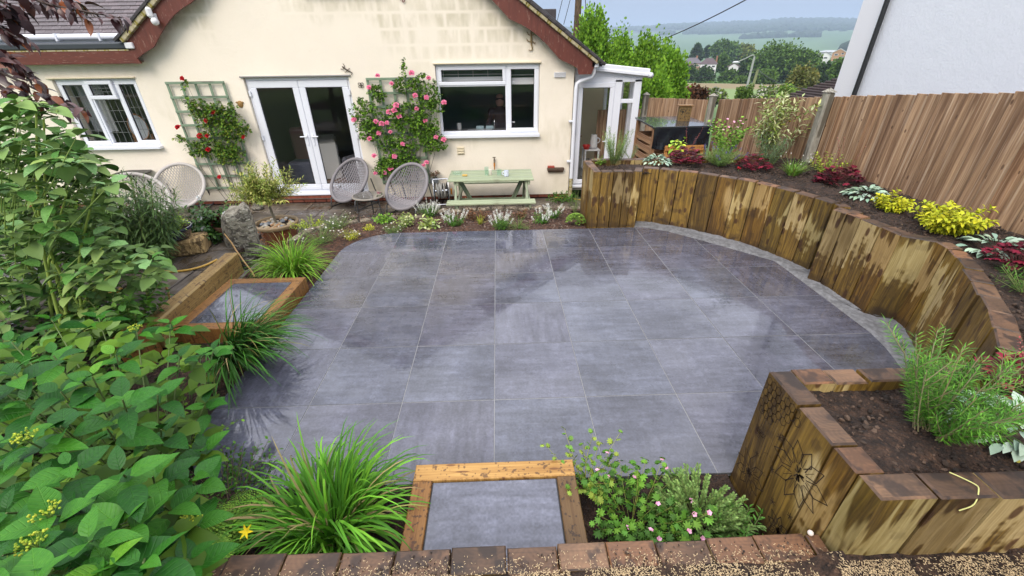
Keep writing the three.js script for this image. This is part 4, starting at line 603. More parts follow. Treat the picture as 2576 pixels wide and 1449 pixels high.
  const fl = new MB(); fl.tube([V(-5.75, 2.75, -4.7), V(-5.85, 3.3, -4.75)], 0.05, 10); fl.build('flue_pipe', M.upvc, g);
}
{ // conservatory
  const Z = -3.42, c = thing('conservatory', 'white framed lean to conservatory with a glazed door', 'conservatory'); const W = (mb, name) => mb.build(name, M.upvc, c);
  let mb = new MB(); mb.box(1.525, 0.6, Z - 0.03, 0.07, 2.05, 0.08, null, 0.006); mb.box(2.305, 0.56, Z - 0.03, 0.14, 1.95, 0.08, null, 0.006); mb.box(2.665, 0.56, Z - 0.03, 0.13, 1.95, 0.08, null, 0.006); mb.box(2.49, 1.172, Z - 0.03, 0.23, 0.07, 0.075, null, 0.006); mb.box(2.49, -0.15, Z - 0.03, 0.23, 0.5, 0.07, null, 0.006); mb.box(2.11, 1.53, Z - 0.03, 1.24, 0.075, 0.08, null, 0.006); W(mb, 'frame');
  { const s = new THREE.Shape(); s.moveTo(1.49, 1.56); s.lineTo(2.75, 1.56); s.lineTo(2.75, 1.6); s.lineTo(1.49, 1.74); s.closePath(); const g = new THREE.ExtrudeGeometry(s, { depth: 0.06, bevelEnabled: false }); g.translate(0, 0, Z - 0.06); put('gable_panel', g, M.upvc, c); }
  mb = new MB(); mb.box(0, 0, 0, 1.36, 0.085, 2.6, null, 0.01, mat4(2.15, 1.735, Z - 1.2, 0, 0, -0.105)); mb.box(0, -0.055, 1.29, 1.3, 0.05, 0.04, null, 0.006, mat4(2.15, 1.735, Z - 1.2, 0, 0, -0.105)); W(mb, 'roof'); mb = new MB(); mb.tube([V(2.84, 1.6, Z + 0.13), V(2.84, 1.6, Z - 2.5)], 0.05, 10); W(mb, 'gutter');
  const d = group('door', c); sash(d, 1.565, 2.235, -0.355, 1.492, Z + 0.03, 0.085); { const h = new MB(); h.box(2.19, 0.42, Z + 0.05, 0.03, 0.2, 0.012, null, 0.004); h.box(2.14, 0.47, Z + 0.08, 0.12, 0.02, 0.02, null, 0.005); h.build('handle', M.upvc, d); }
  mb = new MB(); mb.box(1.9, -0.4, Z, 0.86, 0.05, 0.16, null, 0.006); W(mb, 'threshold'); pane(c, 2.38, 2.6, 1.205, 1.495, Z - 0.04); pane(c, 2.38, 2.6, 0.1, 1.14, Z - 0.04);
  const gl = new MB(); for (const z of [-3.9, -4.6, -5.3, -6.0]) gl.box(2.69, 0.6, z, 0.07, 2.0, 0.07); gl.build('side_frame', M.upvc, c); for (let i = 0; i < 3; i++) { const m = put('pane', new THREE.PlaneGeometry(0.62, 1.5), M.glass, c); m.position.set(2.69, 0.75, -4.25 - 0.7 * i); m.rotation.y = Math.PI / 2; }
  const lw = new MB(); lw.box(2.7, -0.3, -4.75, 0.06, 0.6, 2.6); lw.build('dwarf_wall', M.upvcDull, c); const bk = put('back_wall', cbox(1.3, 2.2, 0.06), M.renderPlain, c); bk.position.set(2.1, 0.55, -6.1); put('floor', cbox(1.3, 0.05, 2.7), std({ color: new THREE.Color(0.3, 0.29, 0.27), roughness: 0.4 }), c).position.set(2.1, -0.46, -4.75);
  const wc = std({ color: new THREE.Color(0.62, 0.63, 0.64), roughness: 0.6 });
  const st = thing('white_stand', 'small white stand with shelves inside the conservatory', 'stand', [2.05, -0.435, -4.2]); for (const [x, z] of [[-0.14, -0.14], [0.14, -0.14], [-0.14, 0.14], [0.14, 0.14]]) put('leg', cbox(0.035, 0.6, 0.035, 0.004), wc, st).position.set(x, 0.3, z); for (const y of [0.2, 0.6]) put('shelf', cbox(0.34, 0.025, 0.34, 0.004), wc, st).position.y = y;
  const jb = thing('jug', 'tall white jug on the stand inside the conservatory', 'jug', [2.1, 0.18, -4.2]); put('body', new THREE.LatheGeometry([[0, 0], [0.075, 0], [0.08, 0.05], [0.07, 0.2], [0.06, 0.26], [0.062, 0.28], [0.05, 0.28]].map(p => new THREE.Vector2(...p)), 18), wc, jb); put('handle', new THREE.TorusGeometry(0.05, 0.01, 6, 12), wc, jb).position.set(0.08, 0.16, 0);
  const rd = thing('red_bowl', 'red bowl on the stand inside the conservatory', 'bowl', [1.93, 0.18, -4.1]); put('body', new THREE.LatheGeometry([[0.02, 0], [0.05, 0.005], [0.075, 0.06], [0.08, 0.09], [0.074, 0.09], [0.045, 0.015]].map(p => new THREE.Vector2(...p)), 18), std({ color: new THREE.Color(0.5, 0.02, 0.015), roughness: 0.4 }), rd);
  const cb = thing('low_cupboard', 'wooden topped cupboard inside the conservatory door', 'cupboard', [1.68, -0.435, -4.6]); put('carcass', cbox(0.25, 0.85, 0.9, 0.006), wc, cb).position.y = 0.43; put('top', cbox(0.3, 0.03, 0.95, 0.004), std({ color: new THREE.Color(0.3, 0.22, 0.15), roughness: 0.5 }), cb).position.y = 0.88;
}
{ // gutter corner and downpipe on the house corner
  const t = thing('downpipe', 'white plastic downpipe with a mossy foot at the house corner', 'downpipe'); const z = -3.22; let mb = new MB();
  mb.tube([V(1.78, 1.77, -3.16), V(1.78, 1.66, -3.18), V(1.76, 1.6, -3.2), V(1.56, 1.53, z), V(1.5, 1.49, z), V(1.485, 1.4, z), V(1.49, -0.2, z)], 0.034, 12); mb.build('pipe', M.upvc, t); mb = new MB(); mb.tube([V(1.49, -0.2, z), V(1.49, -0.58, z)], 0.036, 12); mb.build('foot', M.mossVerge, t); mb = new MB(); for (const y of [0.86, 0.13]) { mb.box(1.45, y, z - 0.02, 0.12, 0.03, 0.08, null, 0.004); } mb.build('bracket', M.upvc, t); mb = new MB(); mb.box(1.78, 1.79, -3.16, 0.13, 0.1, 0.12, null, 0.012); mb.build('hopper', M.upvc, t);
}

// ---------- furniture and garden objects ----------
const A3 = (x, y) => [(1200 + x / 2.24) / 1.5652, (550 + y / 2.24) / 1.5652];
function wickerChair(label, pos, turn, mats, grp) { // bowl chair: rim ellipse, woven bowl, tube frame; faces local +z
  const t = thing('wicker_chair', label, 'chair', pos, turn, grp), a = 0.41, b = 0.45, tau = 0.74, C = V(0, 0.50, 0.02);
  const e1 = V(1, 0, 0), n = V(0, Math.sin(tau), Math.cos(tau)), e2 = V(0, Math.cos(tau), -Math.sin(tau));
  const S = (u, v) => { const r2 = Math.min(1, (u / a) ** 2 + (v / b) ** 2), d = 0.27 * (1 - r2) * (1 - 0.25 * v / b); return C.clone().addScaledVector(e1, u).addScaledVector(e2, v).addScaledVector(n, -d); };
  const rim = new MB(), rp = []; for (let i = 0; i <= 48; i++) { const q = i / 48 * 6.28319; rp.push(S(a * Math.cos(q), b * Math.sin(q))); } rim.tube(rp, 0.03, 9); rim.build('rim', mats[0], t);
  const w = new MB(); const strand = (f, r) => { let run = []; const flush = () => { if (run.length > 2) w.tube(run, r, 4); run = []; }; for (let i = 0; i <= 40; i++) { const [u, v] = f(lerp(-1, 1, i / 40)); if ((u / a) ** 2 + (v / b) ** 2 < 0.985) run.push(S(u, v).addScaledVector(n, 0.003 * Math.sin(i * 2.3))); else flush(); } flush(); };
  for (let k = -17; k <= 17; k++) { const o = k * 0.042; strand(s => [o + s * 0.26, s * 0.5], 0.0065); strand(s => [o - s * 0.26, s * 0.5], 0.0065); }
  for (let k = -12; k < -4; k++) strand(s => [s * 0.4, k * 0.034], 0.011);
  w.build('weave', mats[1], t); stuff(t.children[t.children.length - 1]);
  const seat = new MB(); { const N = 12; for (let i = 0; i < N; i++) for (let j = 0; j < 5; j++) { const P = (x, y) => { const v = -b * 0.97 + y * 0.16, h = a * Math.sqrt(Math.max(0, 1 - (v / b) ** 2)); return S((x * 2 - 1) * h * 0.98, v).addScaledVector(n, 0.012); }; seat.quad(P(i / N, j / 5), P((i + 1) / N, j / 5), P((i + 1) / N, (j + 1) / 5), P(i / N, (j + 1) / 5)); } } seat.build('seat', mats[2], t);
  for (const s of [-1, 1]) { const f = new MB(); f.tube([V(s * 0.3, 0.34, -0.02), V(s * 0.31, 0.18, 0.26), V(s * 0.31, 0.02, 0.3), V(s * 0.31, 0.012, 0.2), V(s * 0.31, 0.012, -0.3), V(s * 0.31, 0.05, -0.36), V(s * 0.3, 0.5, -0.24)], 0.011, 8); f.build('leg', M.steel, t); }
  const f2 = new MB(); f2.tube([V(-0.31, 0.012, -0.3), V(0.31, 0.012, -0.3)], 0.01, 8); f2.build('crossbar', M.steel, t); return t;
}
{
  const g = (r, gg, b) => std({ color: new THREE.Color(r, gg, b), roughness: 0.75 });
  const grey = [g(0.23, 0.215, 0.225), g(0.33, 0.31, 0.325), g(0.2, 0.19, 0.2)], pale = [g(0.5, 0.47, 0.44), g(0.52, 0.49, 0.46), g(0.5, 0.48, 0.46)];
  const P = (x, y, h = -0.1) => { const p = onG(x, y, h); return [p.x, PAV, p.z]; };
  wickerChair('grey wicker bowl chair in front of the french door', P(880, 452), -0.5, grey, 'grey wicker bowl chairs');
  wickerChair('grey wicker bowl chair in front of the pink rose', P(1024, 468), -0.42, grey, 'grey wicker bowl chairs');
  wickerChair('off white wicker bowl chair beside the red rose trellis', P(452, 466), 0.25, pale, 'off white wicker chairs');
  wickerChair('off white wicker chair half hidden by the spurge', P(352, 500, -0.15), 0.9, pale, 'off white wicker chairs');
  // glass topped table
  const q = onG(...A3(557, 492), PAV + 0.42), t = thing('side_table', 'small round glass topped wicker table between the grey chairs', 'table', [q.x, PAV, q.z]);
  put('top', new THREE.CylinderGeometry(0.255, 0.255, 0.012, 40), phys({ color: new THREE.Color(0.16, 0.15, 0.13), roughness: 0.04, clearcoat: 1 }), t).position.y = 0.422; const rg = new THREE.TorusGeometry(0.258, 0.016, 8, 44); rg.rotateX(Math.PI / 2); put('rim', rg, g(0.3, 0.27, 0.23), t).position.y = 0.412;
  for (let k = 0; k < 3; k++) { const f = new MB(), a = k * 2.094 + 0.4; f.tube([V(Math.cos(a) * 0.2, 0.41, Math.sin(a) * 0.2), V(Math.cos(a) * 0.25, 0, Math.sin(a) * 0.25)], 0.011, 8); f.build('leg', M.steel, t); }
  const lp = new MB(), pp = []; for (let i = 0; i <= 24; i++) pp.push(V(Math.cos(i / 24 * 6.283) * 0.23, 0.12, Math.sin(i / 24 * 6.283) * 0.23)); lp.tube(pp, 0.007, 6); lp.build('hoop', M.steel, t);
  // dark bistro table and chair by the leaded window
  const bt = P(332, 436, 0.1), b = thing('bistro_table', 'dark round metal table below the leaded window', 'table', bt); put('top', new THREE.CylinderGeometry(0.3, 0.29, 0.025, 36), M.black, b).position.y = 0.7; const lg = new MB(); lg.tube([V(0, 0.7, 0), V(0, 0.03, 0)], 0.022, 10); for (let k = 0; k < 3; k++) lg.tube([V(0, 0.1, 0), V(Math.cos(k * 2.09) * 0.22, 0.01, Math.sin(k * 2.09) * 0.22)], 0.014, 8); lg.build('leg', M.black, b);
  const bc = P(242, 405, 0.2), c2 = thing('dark_chair', 'dark rounded chair back under the leaded window', 'chair', bc, 0.5); { const s = new MB(), pts = []; for (let i = 0; i <= 14; i++) pts.push(V(-0.22 + 0.44 * i / 14, 0.45 + 0.42 * Math.sin(i / 14 * Math.PI), -0.18)); for (let i = 0; i < 14; i++) s.quad(V(pts[i].x, 0.45, -0.16), V(pts[i + 1].x, 0.45, -0.16), pts[i + 1], pts[i]); s.tube(pts, 0.015, 8); s.build('backrest', std({ color: new THREE.Color(0.02, 0.019, 0.018), roughness: 0.5, side: THREE.DoubleSide }), c2); put('seat', cbox(0.44, 0.04, 0.42, 0.015), M.black, c2).position.set(0, 0.44, 0.03); for (const x of [-0.19, 0.19]) for (const z of [-0.15, 0.2]) { const l = new MB(); l.tube([V(x, 0.44, z), V(x * 1.1, 0, z * 1.1)], 0.012, 8); l.build('leg', M.black, c2); } }
}
{ // picnic table, sage green
  const t = thing('picnic_table', 'sage green picnic table with fixed benches against the house', 'picnic table', [-0.075, PAV, -2.27]); const L = 1.44;
  for (let k = 0; k < 6; k++) put('plank', cbox(L, 0.026, 0.112, 0.004), [M.sage, M.sageL][k % 2], t).position.set(0, 0.73, -0.32 + k * 0.119 + 0.02);
  for (const s of [-1, 1]) for (const k of [0, 1]) put('bench_plank', cbox(L + 0.02, 0.028, 0.105, 0.004), M.sageL, t).position.set(0, 0.44, s * (0.585 + k * 0.112) - 0.05);
  for (const x of [-0.6, 0.6]) { for (const s of [-1, 1]) { const m = new MB(); between(V(x, 0.715, s * 0.26 - 0.02), V(x, 0.0, s * 0.62 - 0.05), 0.04, 0.07, null, m, 0.004); m.build('leg', M.sage, t); } put('seat_bearer', cbox(0.038, 0.085, 1.42, 0.004), M.sage, t).position.set(x + 0.04, 0.383, -0.05); put('top_bearer', cbox(0.038, 0.07, 0.66, 0.004), M.sage, t).position.set(x + 0.04, 0.68, 0); const br = new MB(); between(V(x * 0.94, 0.7, 0.0), V(x * 0.62, 0.3, 0.0), 0.07, 0.03, null, br, 0.003); br.build('brace', M.sageD, t); }
  put('stretcher', cbox(1.2, 0.085, 0.04, 0.004), M.sageD, t).position.set(0, 0.29, 0.0); for (const x of [-0.33, 0.33]) { const b = new THREE.CylinderGeometry(0.012, 0.012, 0.012, 10); b.rotateX(Math.PI / 2); put('bolt', b, M.steel, t).position.set(x, 0.29, 0.025); }
  const ty = PAV + 0.744, on = (x, y) => { const p = onG(...A3(x, y), ty); return [p.x, ty, p.z]; };
  const lathe = (pts, n = 20) => new THREE.LatheGeometry(pts.map(p => new THREE.Vector2(...p)), n);
  const gl = phys({ color: new THREE.Color(0.9, 0.97, 0.95), transmission: 1, thickness: 0, roughness: 0.02, ior: 1.4 });
  const glass = (l, x, y, r, h) => { const o = thing('glass', l, 'glass', on(x, y)); put('wall', lathe([[0, 0.004], [r * 0.85, 0.004], [r * 0.9, 0.02], [r, h], [r * 0.93, h], [r * 0.85, 0.02]]), gl, o); };
  glass('tall clear glass tumbler on the picnic table', 1605, 318, 0.036, 0.15); glass('clear glass jar beside the white mug', 1715, 318, 0.042, 0.11);
  const cn = thing('candle', 'stub of cream candle beside the tall tumbler', 'candle', on(1637, 312)); put('wax', lathe([[0, 0], [0.03, 0], [0.03, 0.09], [0.02, 0.095], [0, 0.09]]), std({ color: new THREE.Color(0.7, 0.64, 0.54), roughness: 0.6 }), cn);
  const mg = thing('mug', 'white mug on the picnic table', 'mug', on(1778, 322)); const mm = std({ color: new THREE.Color(0.66, 0.7, 0.82), roughness: 0.25 }); put('body', lathe([[0, 0], [0.038, 0], [0.041, 0.01], [0.041, 0.095], [0.037, 0.095], [0.036, 0.012], [0, 0.01]]), mm, mg); const hd = put('handle', new THREE.TorusGeometry(0.026, 0.006, 8, 18), mm, mg); hd.position.set(-0.046, 0.05, 0);
  const ds = thing('clear_dish', 'clear shallow dish on the picnic table', 'dish', on(1345, 305)); put('body', lathe([[0, 0.004], [0.07, 0.004], [0.09, 0.03], [0.088, 0.034], [0.066, 0.009]], 26), gl, ds);
  const sp = thing('sponge', 'yellow sponge beside the clear dish', 'sponge', on(1412, 322)); put('body', cbox(0.09, 0.03, 0.055, 0.01), std({ color: new THREE.Color(0.55, 0.36, 0.1), roughness: 1 }), sp).position.y = 0.015;
}
{ // hose reel and hose
  const p = onG(...A3(1210, 572), PAV), t = thing('hose_reel', 'grey hose wound on a black reel with a metal stand', 'hose reel', [p.x, PAV, p.z - 0.12], 0.15);
  const hose = new MB(), pts = []; for (let i = 0; i <= 200; i++) { const a = i / 200 * 6.283 * 9; pts.push(V(-0.09 + 0.18 * (i / 200) + 0.02 * Math.sin(a * 0.7), 0.24 + 0.14 * Math.cos(a), 0.14 * Math.sin(a))); } hose.tube(pts, 0.0125, 7); hose.build('hose', std({ color: new THREE.Color(0.34, 0.33, 0.3), roughness: 0.45 }), t);
  for (const x of [-0.13, 0.12]) { const d = new THREE.CylinderGeometry(0.17, 0.17, 0.015, 28); d.rotateZ(Math.PI / 2); put('drum_side', d, M.black, t).position.set(x, 0.24, 0); const f = new MB(); f.tube([V(x * 1.15, 0.01, 0.16), V(x * 1.15, 0.2, 0.17), V(x * 1.15, 0.45, 0.05), V(x * 1.15, 0.47, 0), V(x * 1.15, 0.45, -0.05), V(x * 1.15, 0.01, -0.16)], 0.011, 8, null); f.build('stand', M.chrome, t); } const f = new MB(); f.tube([V(-0.15, 0.47, 0), V(0.14, 0.47, 0)], 0.013, 8); f.tube([V(-0.15, 0.012, 0.16), V(0.14, 0.012, 0.16)], 0.011, 8); f.tube([V(-0.13, 0.24, 0), V(0.13, 0.24, 0)], 0.03, 10); f.build('crossbar', M.chrome, t); const k = put('crank', cbox(0.03, 0.12, 0.03, 0.006), std({ color: new THREE.Color(0.6, 0.22, 0.01), roughness: 0.5 }), t); k.position.set(0.19, 0.22, 0.02);
  const yl = std({ color: new THREE.Color(0.5, 0.3, 0.05), roughness: 0.5 }), sag = (a, h) => new THREE.CatmullRomCurve3(a.map(q => q.length > 3 ? V(q[0], q[1], q[2]) : onG(q[0], q[1], h))).getPoints(60);
  let mb = new MB(); mb.tube(sag([[1190, 512], [1170, 502], [1185, 490], [1240, 484], [1290, 478], [1330, 468]].map(q => q), PAV + 0.02), 0.011, 7); tag(mb.build('garden_hose', yl), 'yellow hose running under the picnic table', 'hose');
  mb = new MB(); mb.tube(sag([[1395, 497], [1440, 500], [1490, 506], [1525, 505]].map(q => q), PAV + 0.015), 0.01, 7); tag(mb.build('garden_hose', yl), 'yellow hose end on the paving right of the table', 'hose');
  mb = new MB(); mb.tube(sag([[384, 690], [400, 684], [440, 683], [480, 678], [515, 668], [546, 653]], 0.212), 0.011, 8); tag(mb.build('garden_hose', yl), 'yellow hose lying across the brown paving', 'hose');
  mb = new MB(); for (const ph of [0, 3.14]) { const c = sag([[150, 790], [215, 765], [282, 737], [336, 714]], 0.222), n = c.length; mb.tube(c.map((q, i) => q.clone().add(V(0.012 * Math.cos(i * 0.7 + ph), 0.012 * Math.sin(i * 0.7 + ph), 0))), 0.008, 6, ph ? [0.05, 0.04, 0.02] : null); } const tw = yl.clone(); tw.vertexColors = true; tag(mb.build('twisted_rope', tw), 'yellow and dark twisted cord under the shrubs', 'rope');
}
// ---------- trellises ----------
function trellis(label, x0, x1, y0, y1) { const t = thing('trellis', label, 'trellis'); for (let i = 0; i < 5; i++) put('upright', cbox(0.042, y1 - y0, 0.016, 0.003), M.trellis, t).position.set(lerp(x0 + 0.018, x1 - 0.018, i / 4), (y0 + y1) / 2, WALLZ + 0.045); for (let j = 0; j < 9; j++) put('slat', cbox(x1 - x0, 0.042, 0.016, 0.003), M.trellis, t).position.set((x0 + x1) / 2, lerp(y1 - 0.02, y0 + 0.05, j / 8), WALLZ + 0.063); return t; }
trellis('sage green trellis carrying the red climbing rose', -5.69, -4.69, -0.3, 1.615); trellis('sage green trellis carrying the pink climbing rose', -2.225, -1.30, -0.25, 1.63);
// ---------- wall fittings ----------
{
  const Z = WALLZ + 0.002, dk = std({ color: new THREE.Color(0.1, 0.075, 0.055), roughness: 0.6, metalness: 0.4 });
  const gecko = (label, x, y, s, turn, mat) => { const t = thing('gecko_ornament', label, 'ornament', [x, y, Z + 0.008]); const mb = new MB(); mb.tube([V(0, -0.04, 0.01), V(0.004, 0, 0.014), V(0, 0.05, 0.012), V(0.0, 0.085, 0.012)], 0.017, 8, null, 0.013); mb.tube([V(0, 0.08, 0.012), V(0, 0.115, 0.012)], 0.02, 8, null, 0.008); const tl = []; for (let i = 0; i <= 18; i++) { const a = i / 18; tl.push(V(0.03 * Math.sin(a * 5) * a * 1.4 + 0.006, -0.04 - 0.1 * Math.sin(a * 2.1), 0.01)); } mb.tube(tl, 0.014, 6, null, 0.004); for (const [sx, y0, dy] of [[1, 0.06, 0.05], [-1, 0.06, 0.04], [1, -0.02, -0.03], [-1, -0.02, 0.02]]) { mb.tube([V(0, y0, 0.01), V(sx * 0.045, y0 + dy * 0.3, 0.012), V(sx * 0.055, y0 + dy, 0.01)], 0.007, 6); for (const k of [-1, 0, 1]) mb.tube([V(sx * 0.055, y0 + dy, 0.01), V(sx * (0.065 + 0.006 * Math.abs(k)), y0 + dy + k * 0.012 + 0.012, 0.01)], 0.0035, 5); } mb.build('body', mat, t); t.scale.setScalar(s); t.rotation.z = turn; };
  const brz = std({ color: new THREE.Color(0.3, 0.21, 0.1), roughness: 0.5, metalness: 0.3 });
  gecko('bronze gecko ornament with a curled tail above the kitchen window', 0.676, 2.17, 1.1, 0, brz); gecko('small dark gecko ornament above the french door', -2.545, 1.76, 0.75, 0.9, dk); 
  const bf = thing('butterfly_ornament', 'dark metal butterfly ornament beside the pink rose', 'ornament', [-2.344, 1.514, Z + 0.01]); { const mb = new MB(); for (const [sx, sy] of [[1, 1], [-1, 1], [1, -1], [-1, -1]]) { const p = []; for (let i = 0; i <= 10; i++) { const a = i / 10 * 3.14 * 2; p.push(V(sx * (0.025 + 0.022 * Math.cos(a)), sy * (0.022 + 0.018 * Math.sin(a)), 0)); } mb.tube(p, 0.004, 5); } mb.tube([V(0, -0.04, 0.004), V(0, 0.04, 0.004)], 0.006, 6); mb.build('body', dk, bf); }
  const gm = thing('wall_mask', 'small gold face plaque beside the french door', 'plaque', [-4.549, 1.237, Z]); { const g = new THREE.SphereGeometry(0.055, 20, 14); g.scale(0.95, 1.05, 0.5); const P = g.attributes.position; for (let i = 0; i < P.count; i++) { const x = P.getX(i), y = P.getY(i), k = 1 + 0.12 * Math.sin(x * 90) * Math.sin(y * 80); P.setZ(i, P.getZ(i) * k + 0.006 * Math.cos(x * 60)); } g.computeVertexNormals(); put('face', g, std({ color: new THREE.Color(0.32, 0.18, 0.05), roughness: 0.6 }), gm); for (const s of [-1, 1]) put('ear', new THREE.SphereGeometry(0.016, 10, 8), std({ color: new THREE.Color(0.3, 0.17, 0.05), roughness: 0.6 }), gm).position.set(s * 0.052, 0.03, 0.01); }
  const vent = (label, x, y, w, h, n, mat) => { const t = thing('air_vent', label, 'vent', [x, y, Z]); put('frame', cbox(w, h, 0.02, 0.004), mat, t).position.z = 0.008; for (let i = 0; i < n; i++) { const m = put('louvre', cbox(w * 0.86, h / n * 0.62, 0.012, 0.002), mat, t); m.position.set(0, -h / 2 + h * (i + 0.5) / n, 0.024); m.rotation.x = 0.5; } };
  vent('small white slatted vent right of the kitchen window', 1.197, 1.632, 0.21, 0.085, 4, M.upvcDull); vent('square cream vent below the kitchen window', -0.658, 0.356, 0.135, 0.14, 3, M.renderPlain);
  const lt = thing('security_light', 'white twin security light on the left gable board', 'security light', [-5.36, 2.545, -3.09]); { put('lamp_head', cbox(0.09, 0.15, 0.08, 0.03), M.upvcDull, lt).position.set(-0.02, 0.06, 0.06); put('sensor', new THREE.SphereGeometry(0.055, 16, 12), M.upvcDull, lt).position.set(0.02, -0.06, 0.06); put('bracket', cbox(0.07, 0.1, 0.03, 0.005), M.upvcDull, lt).position.z = 0.005; }
  const hk = thing('wall_hook', 'red metal hook high on the gable wall', 'hook', [-1.436, 2.76, Z]); { const mb = new MB(), p = []; for (let i = 0; i <= 16; i++) { const a = i / 16 * 5; p.push(V(0.035 * Math.sin(a), -0.035 * Math.cos(a), 0.02)); } mb.tube([V(0, 0.06, 0.0), V(0, 0.05, 0.02), ...p], 0.006, 6); mb.build('ring', std({ color: new THREE.Color(0.16, 0.02, 0.02), roughness: 0.5 }), hk); }
  const tp = thing('garden_tap', 'brass tap with an orange connector on the house wall', 'tap', [-0.02, 0.18, Z]); { const mb = new MB(); mb.tube([V(0, 0, 0), V(0, 0, 0.07)], 0.014, 10); mb.tube([V(0, 0.01, 0.06), V(0, 0.05, 0.06)], 0.01, 8); mb.tube([V(-0.03, 0.05, 0.06), V(0.03, 0.05, 0.06)], 0.008, 8); mb.tube([V(0, 0, 0.06), V(0, -0.05, 0.07)], 0.013, 10); mb.build('body', std({ color: new THREE.Color(0.14, 0.11, 0.07), roughness: 0.5, metalness: 0.6 }), tp); const c = new MB(); c.tube([V(0, -0.05, 0.07), V(0, -0.12, 0.07)], 0.018, 10); c.tube([V(0, -0.12, 0.07), V(0, -0.2, 0.05)], 0.01, 8); c.build('connector', std({ color: new THREE.Color(0.55, 0.2, 0.02), roughness: 0.5 }), tp); }
  const sh = thing('wall_shelf', 'small weathered wooden shelf with a red brick low on the wall', 'shelf', [1.18, 0.0, Z]); put('board', cbox(0.33, 0.05, 0.09, 0.006), tint(M.fence, [0.4, 0.4, 0.42]), sh).position.set(0, -0.02, 0.045); put('bracket', cbox(0.3, 0.035, 0.05, 0.006), tint(M.fence, 0.5), sh).position.set(0, -0.065, 0.03); put('brick', cbox(0.13, 0.035, 0.08, 0.005), std({ color: new THREE.Color(0.3, 0.05, 0.03), roughness: 0.8 }), sh).position.set(-0.09, 0.024, 0.045);
  const bx = thing('wall_planter', 'small grey box planter with a succulent on the house wall', 'planter', [-1.21, -0.19, Z]); put('box', cbox(0.14, 0.1, 0.1, 0.01), std({ color: new THREE.Color(0.22, 0.24, 0.25), roughness: 0.6 }), bx).position.z = 0.055;
}
// ---------- log store ----------
{
  const t = thing('log_store', 'slatted timber log store with a black felt roof', 'log store', [2.94, -0.6, -2.24], 0.02); const w = 0.84, d = 0.82, h0 = 1.52, h1 = 1.55, wd = tint(M.fence, [1.0, 0.86, 0.72]);
  const rf = put('roof', cbox(w + 0.1, 0.03, d + 0.12, 0.004), phys({ color: new THREE.Color(0.03, 0.035, 0.042), roughness: 0.18, clearcoat: 0.6 }), t); rf.position.set(0, (h0 + h1) / 2 + 0.02, 0); rf.rotation.x = 0.03;
  for (const x of [-w / 2, w / 2]) for (const z of [-d / 2, d / 2]) put('post', cbox(0.06, z < 0 ? h1 : h0, 0.06, 0.004), wd, t).position.set(x, (z < 0 ? h1 : h0) / 2, z);
  for (const x of [-w / 2, w / 2]) for (let k = 0; k < 9; k++) put('slat', cbox(0.02, 0.1, d, 0.003), wd, t).position.set(x, 0.15 + k * 0.145, 0); for (let k = 0; k < 9; k++) put('slat', cbox(w, 0.1, 0.02, 0.003), wd, t).position.set(0, 0.15 + k * 0.145, -d / 2);
  { const mb = new MB(), N = 22; for (let i = 0; i < N; i++) for (let j = 0; j < 6; j++) { const P = (u, v) => V(-w / 2 - 0.03 + u * (w + 0.06), h0 + 0.01 - v * 0.3 - 0.02 * Math.sin(u * 9) * v, d / 2 + 0.055 + 0.02 * Math.sin(u * 23 + v * 4) * v + 0.012 * Math.sin(u * 51) * v); mb.quad(P(i / N, j / 6), P(i / N, (j + 1) / 6), P((i + 1) / N, (j + 1) / 6), P((i + 1) / N, j / 6)); } mb.build('plastic_flap', phys({ color: new THREE.Color(0.012, 0.014, 0.02), roughness: 0.22, side: THREE.DoubleSide }), t); }
  for (let k = 0; k < 2; k++) put('shelf', cbox(w - 0.06, 0.03, d - 0.06), wd, t).position.set(0, 0.35 + k * 0.5, 0);
  setSeed(17); for (let k = 0; k < 26; k++) { const lg = thing('log', 'split log stacked in the log store', 'log', [2.99 + rr(-0.4, 0.4), -0.6 + (k < 13 ? 0.42 : 0.92) + rr(0, 0.16), -2.24 + rr(-0.1, 0.25)], 0, 'logs in the log store'); const r = rr(0.045, 0.08), g = new THREE.CylinderGeometry(r, r * 0.95, 0.28, 6, 1, false, 0, rr(3.4, 6.2)); g.rotateX(Math.PI / 2); g.rotateZ(rnd() * 6); g.rotateY(rr(-0.5, 0.5)); const m = put('wood', g, tint(M.timberY, [rr(0.6, 1), rr(0.5, 0.7), 0.5]), lg); m.material.side = THREE.DoubleSide; }
  const cr = thing('slatted_crate', 'orange wooden slatted crate leaning before the log store', 'crate', [3.02, 0.36, -1.68]); cr.rotation.x = -0.25; const ow = tint(M.timberY, [0.9, 0.7, 0.55]); for (const y of [0, 0.14, 0.28]) put('slat', cbox(0.62, 0.085, 0.02, 0.004), ow, cr).position.y = y; for (const x of [-0.29, 0.29, 0.0]) put('upright', cbox(0.05, 0.37, 0.025, 0.004), ow, cr).position.set(x, 0.14, -0.024);
  const bh = thing('insect_house', 'wooden insect house full of drilled holes on the log store roof', 'insect house', [3.14, 0.965, -2.28], -0.15); put('box', cbox(0.19, 0.22, 0.1, 0.004), tint(M.timberY, [0.42, 0.46, 0.5]), bh).position.y = 0.11; const lid = put('lid', cbox(0.24, 0.02, 0.14, 0.004), tint(M.timberY, [0.5, 0.46, 0.44]), bh); lid.position.y = 0.235; const hm = new MB(); for (let i = 0; i < 26; i++) { const g = new THREE.CylinderGeometry(0.007, 0.007, 0.006, 8); g.rotateX(Math.PI / 2); hm.geo(g, mat4(rr(-0.08, 0.08), rr(0.02, 0.2), 0.0515)); } hm.build('drilled_holes', M.black, bh);
}
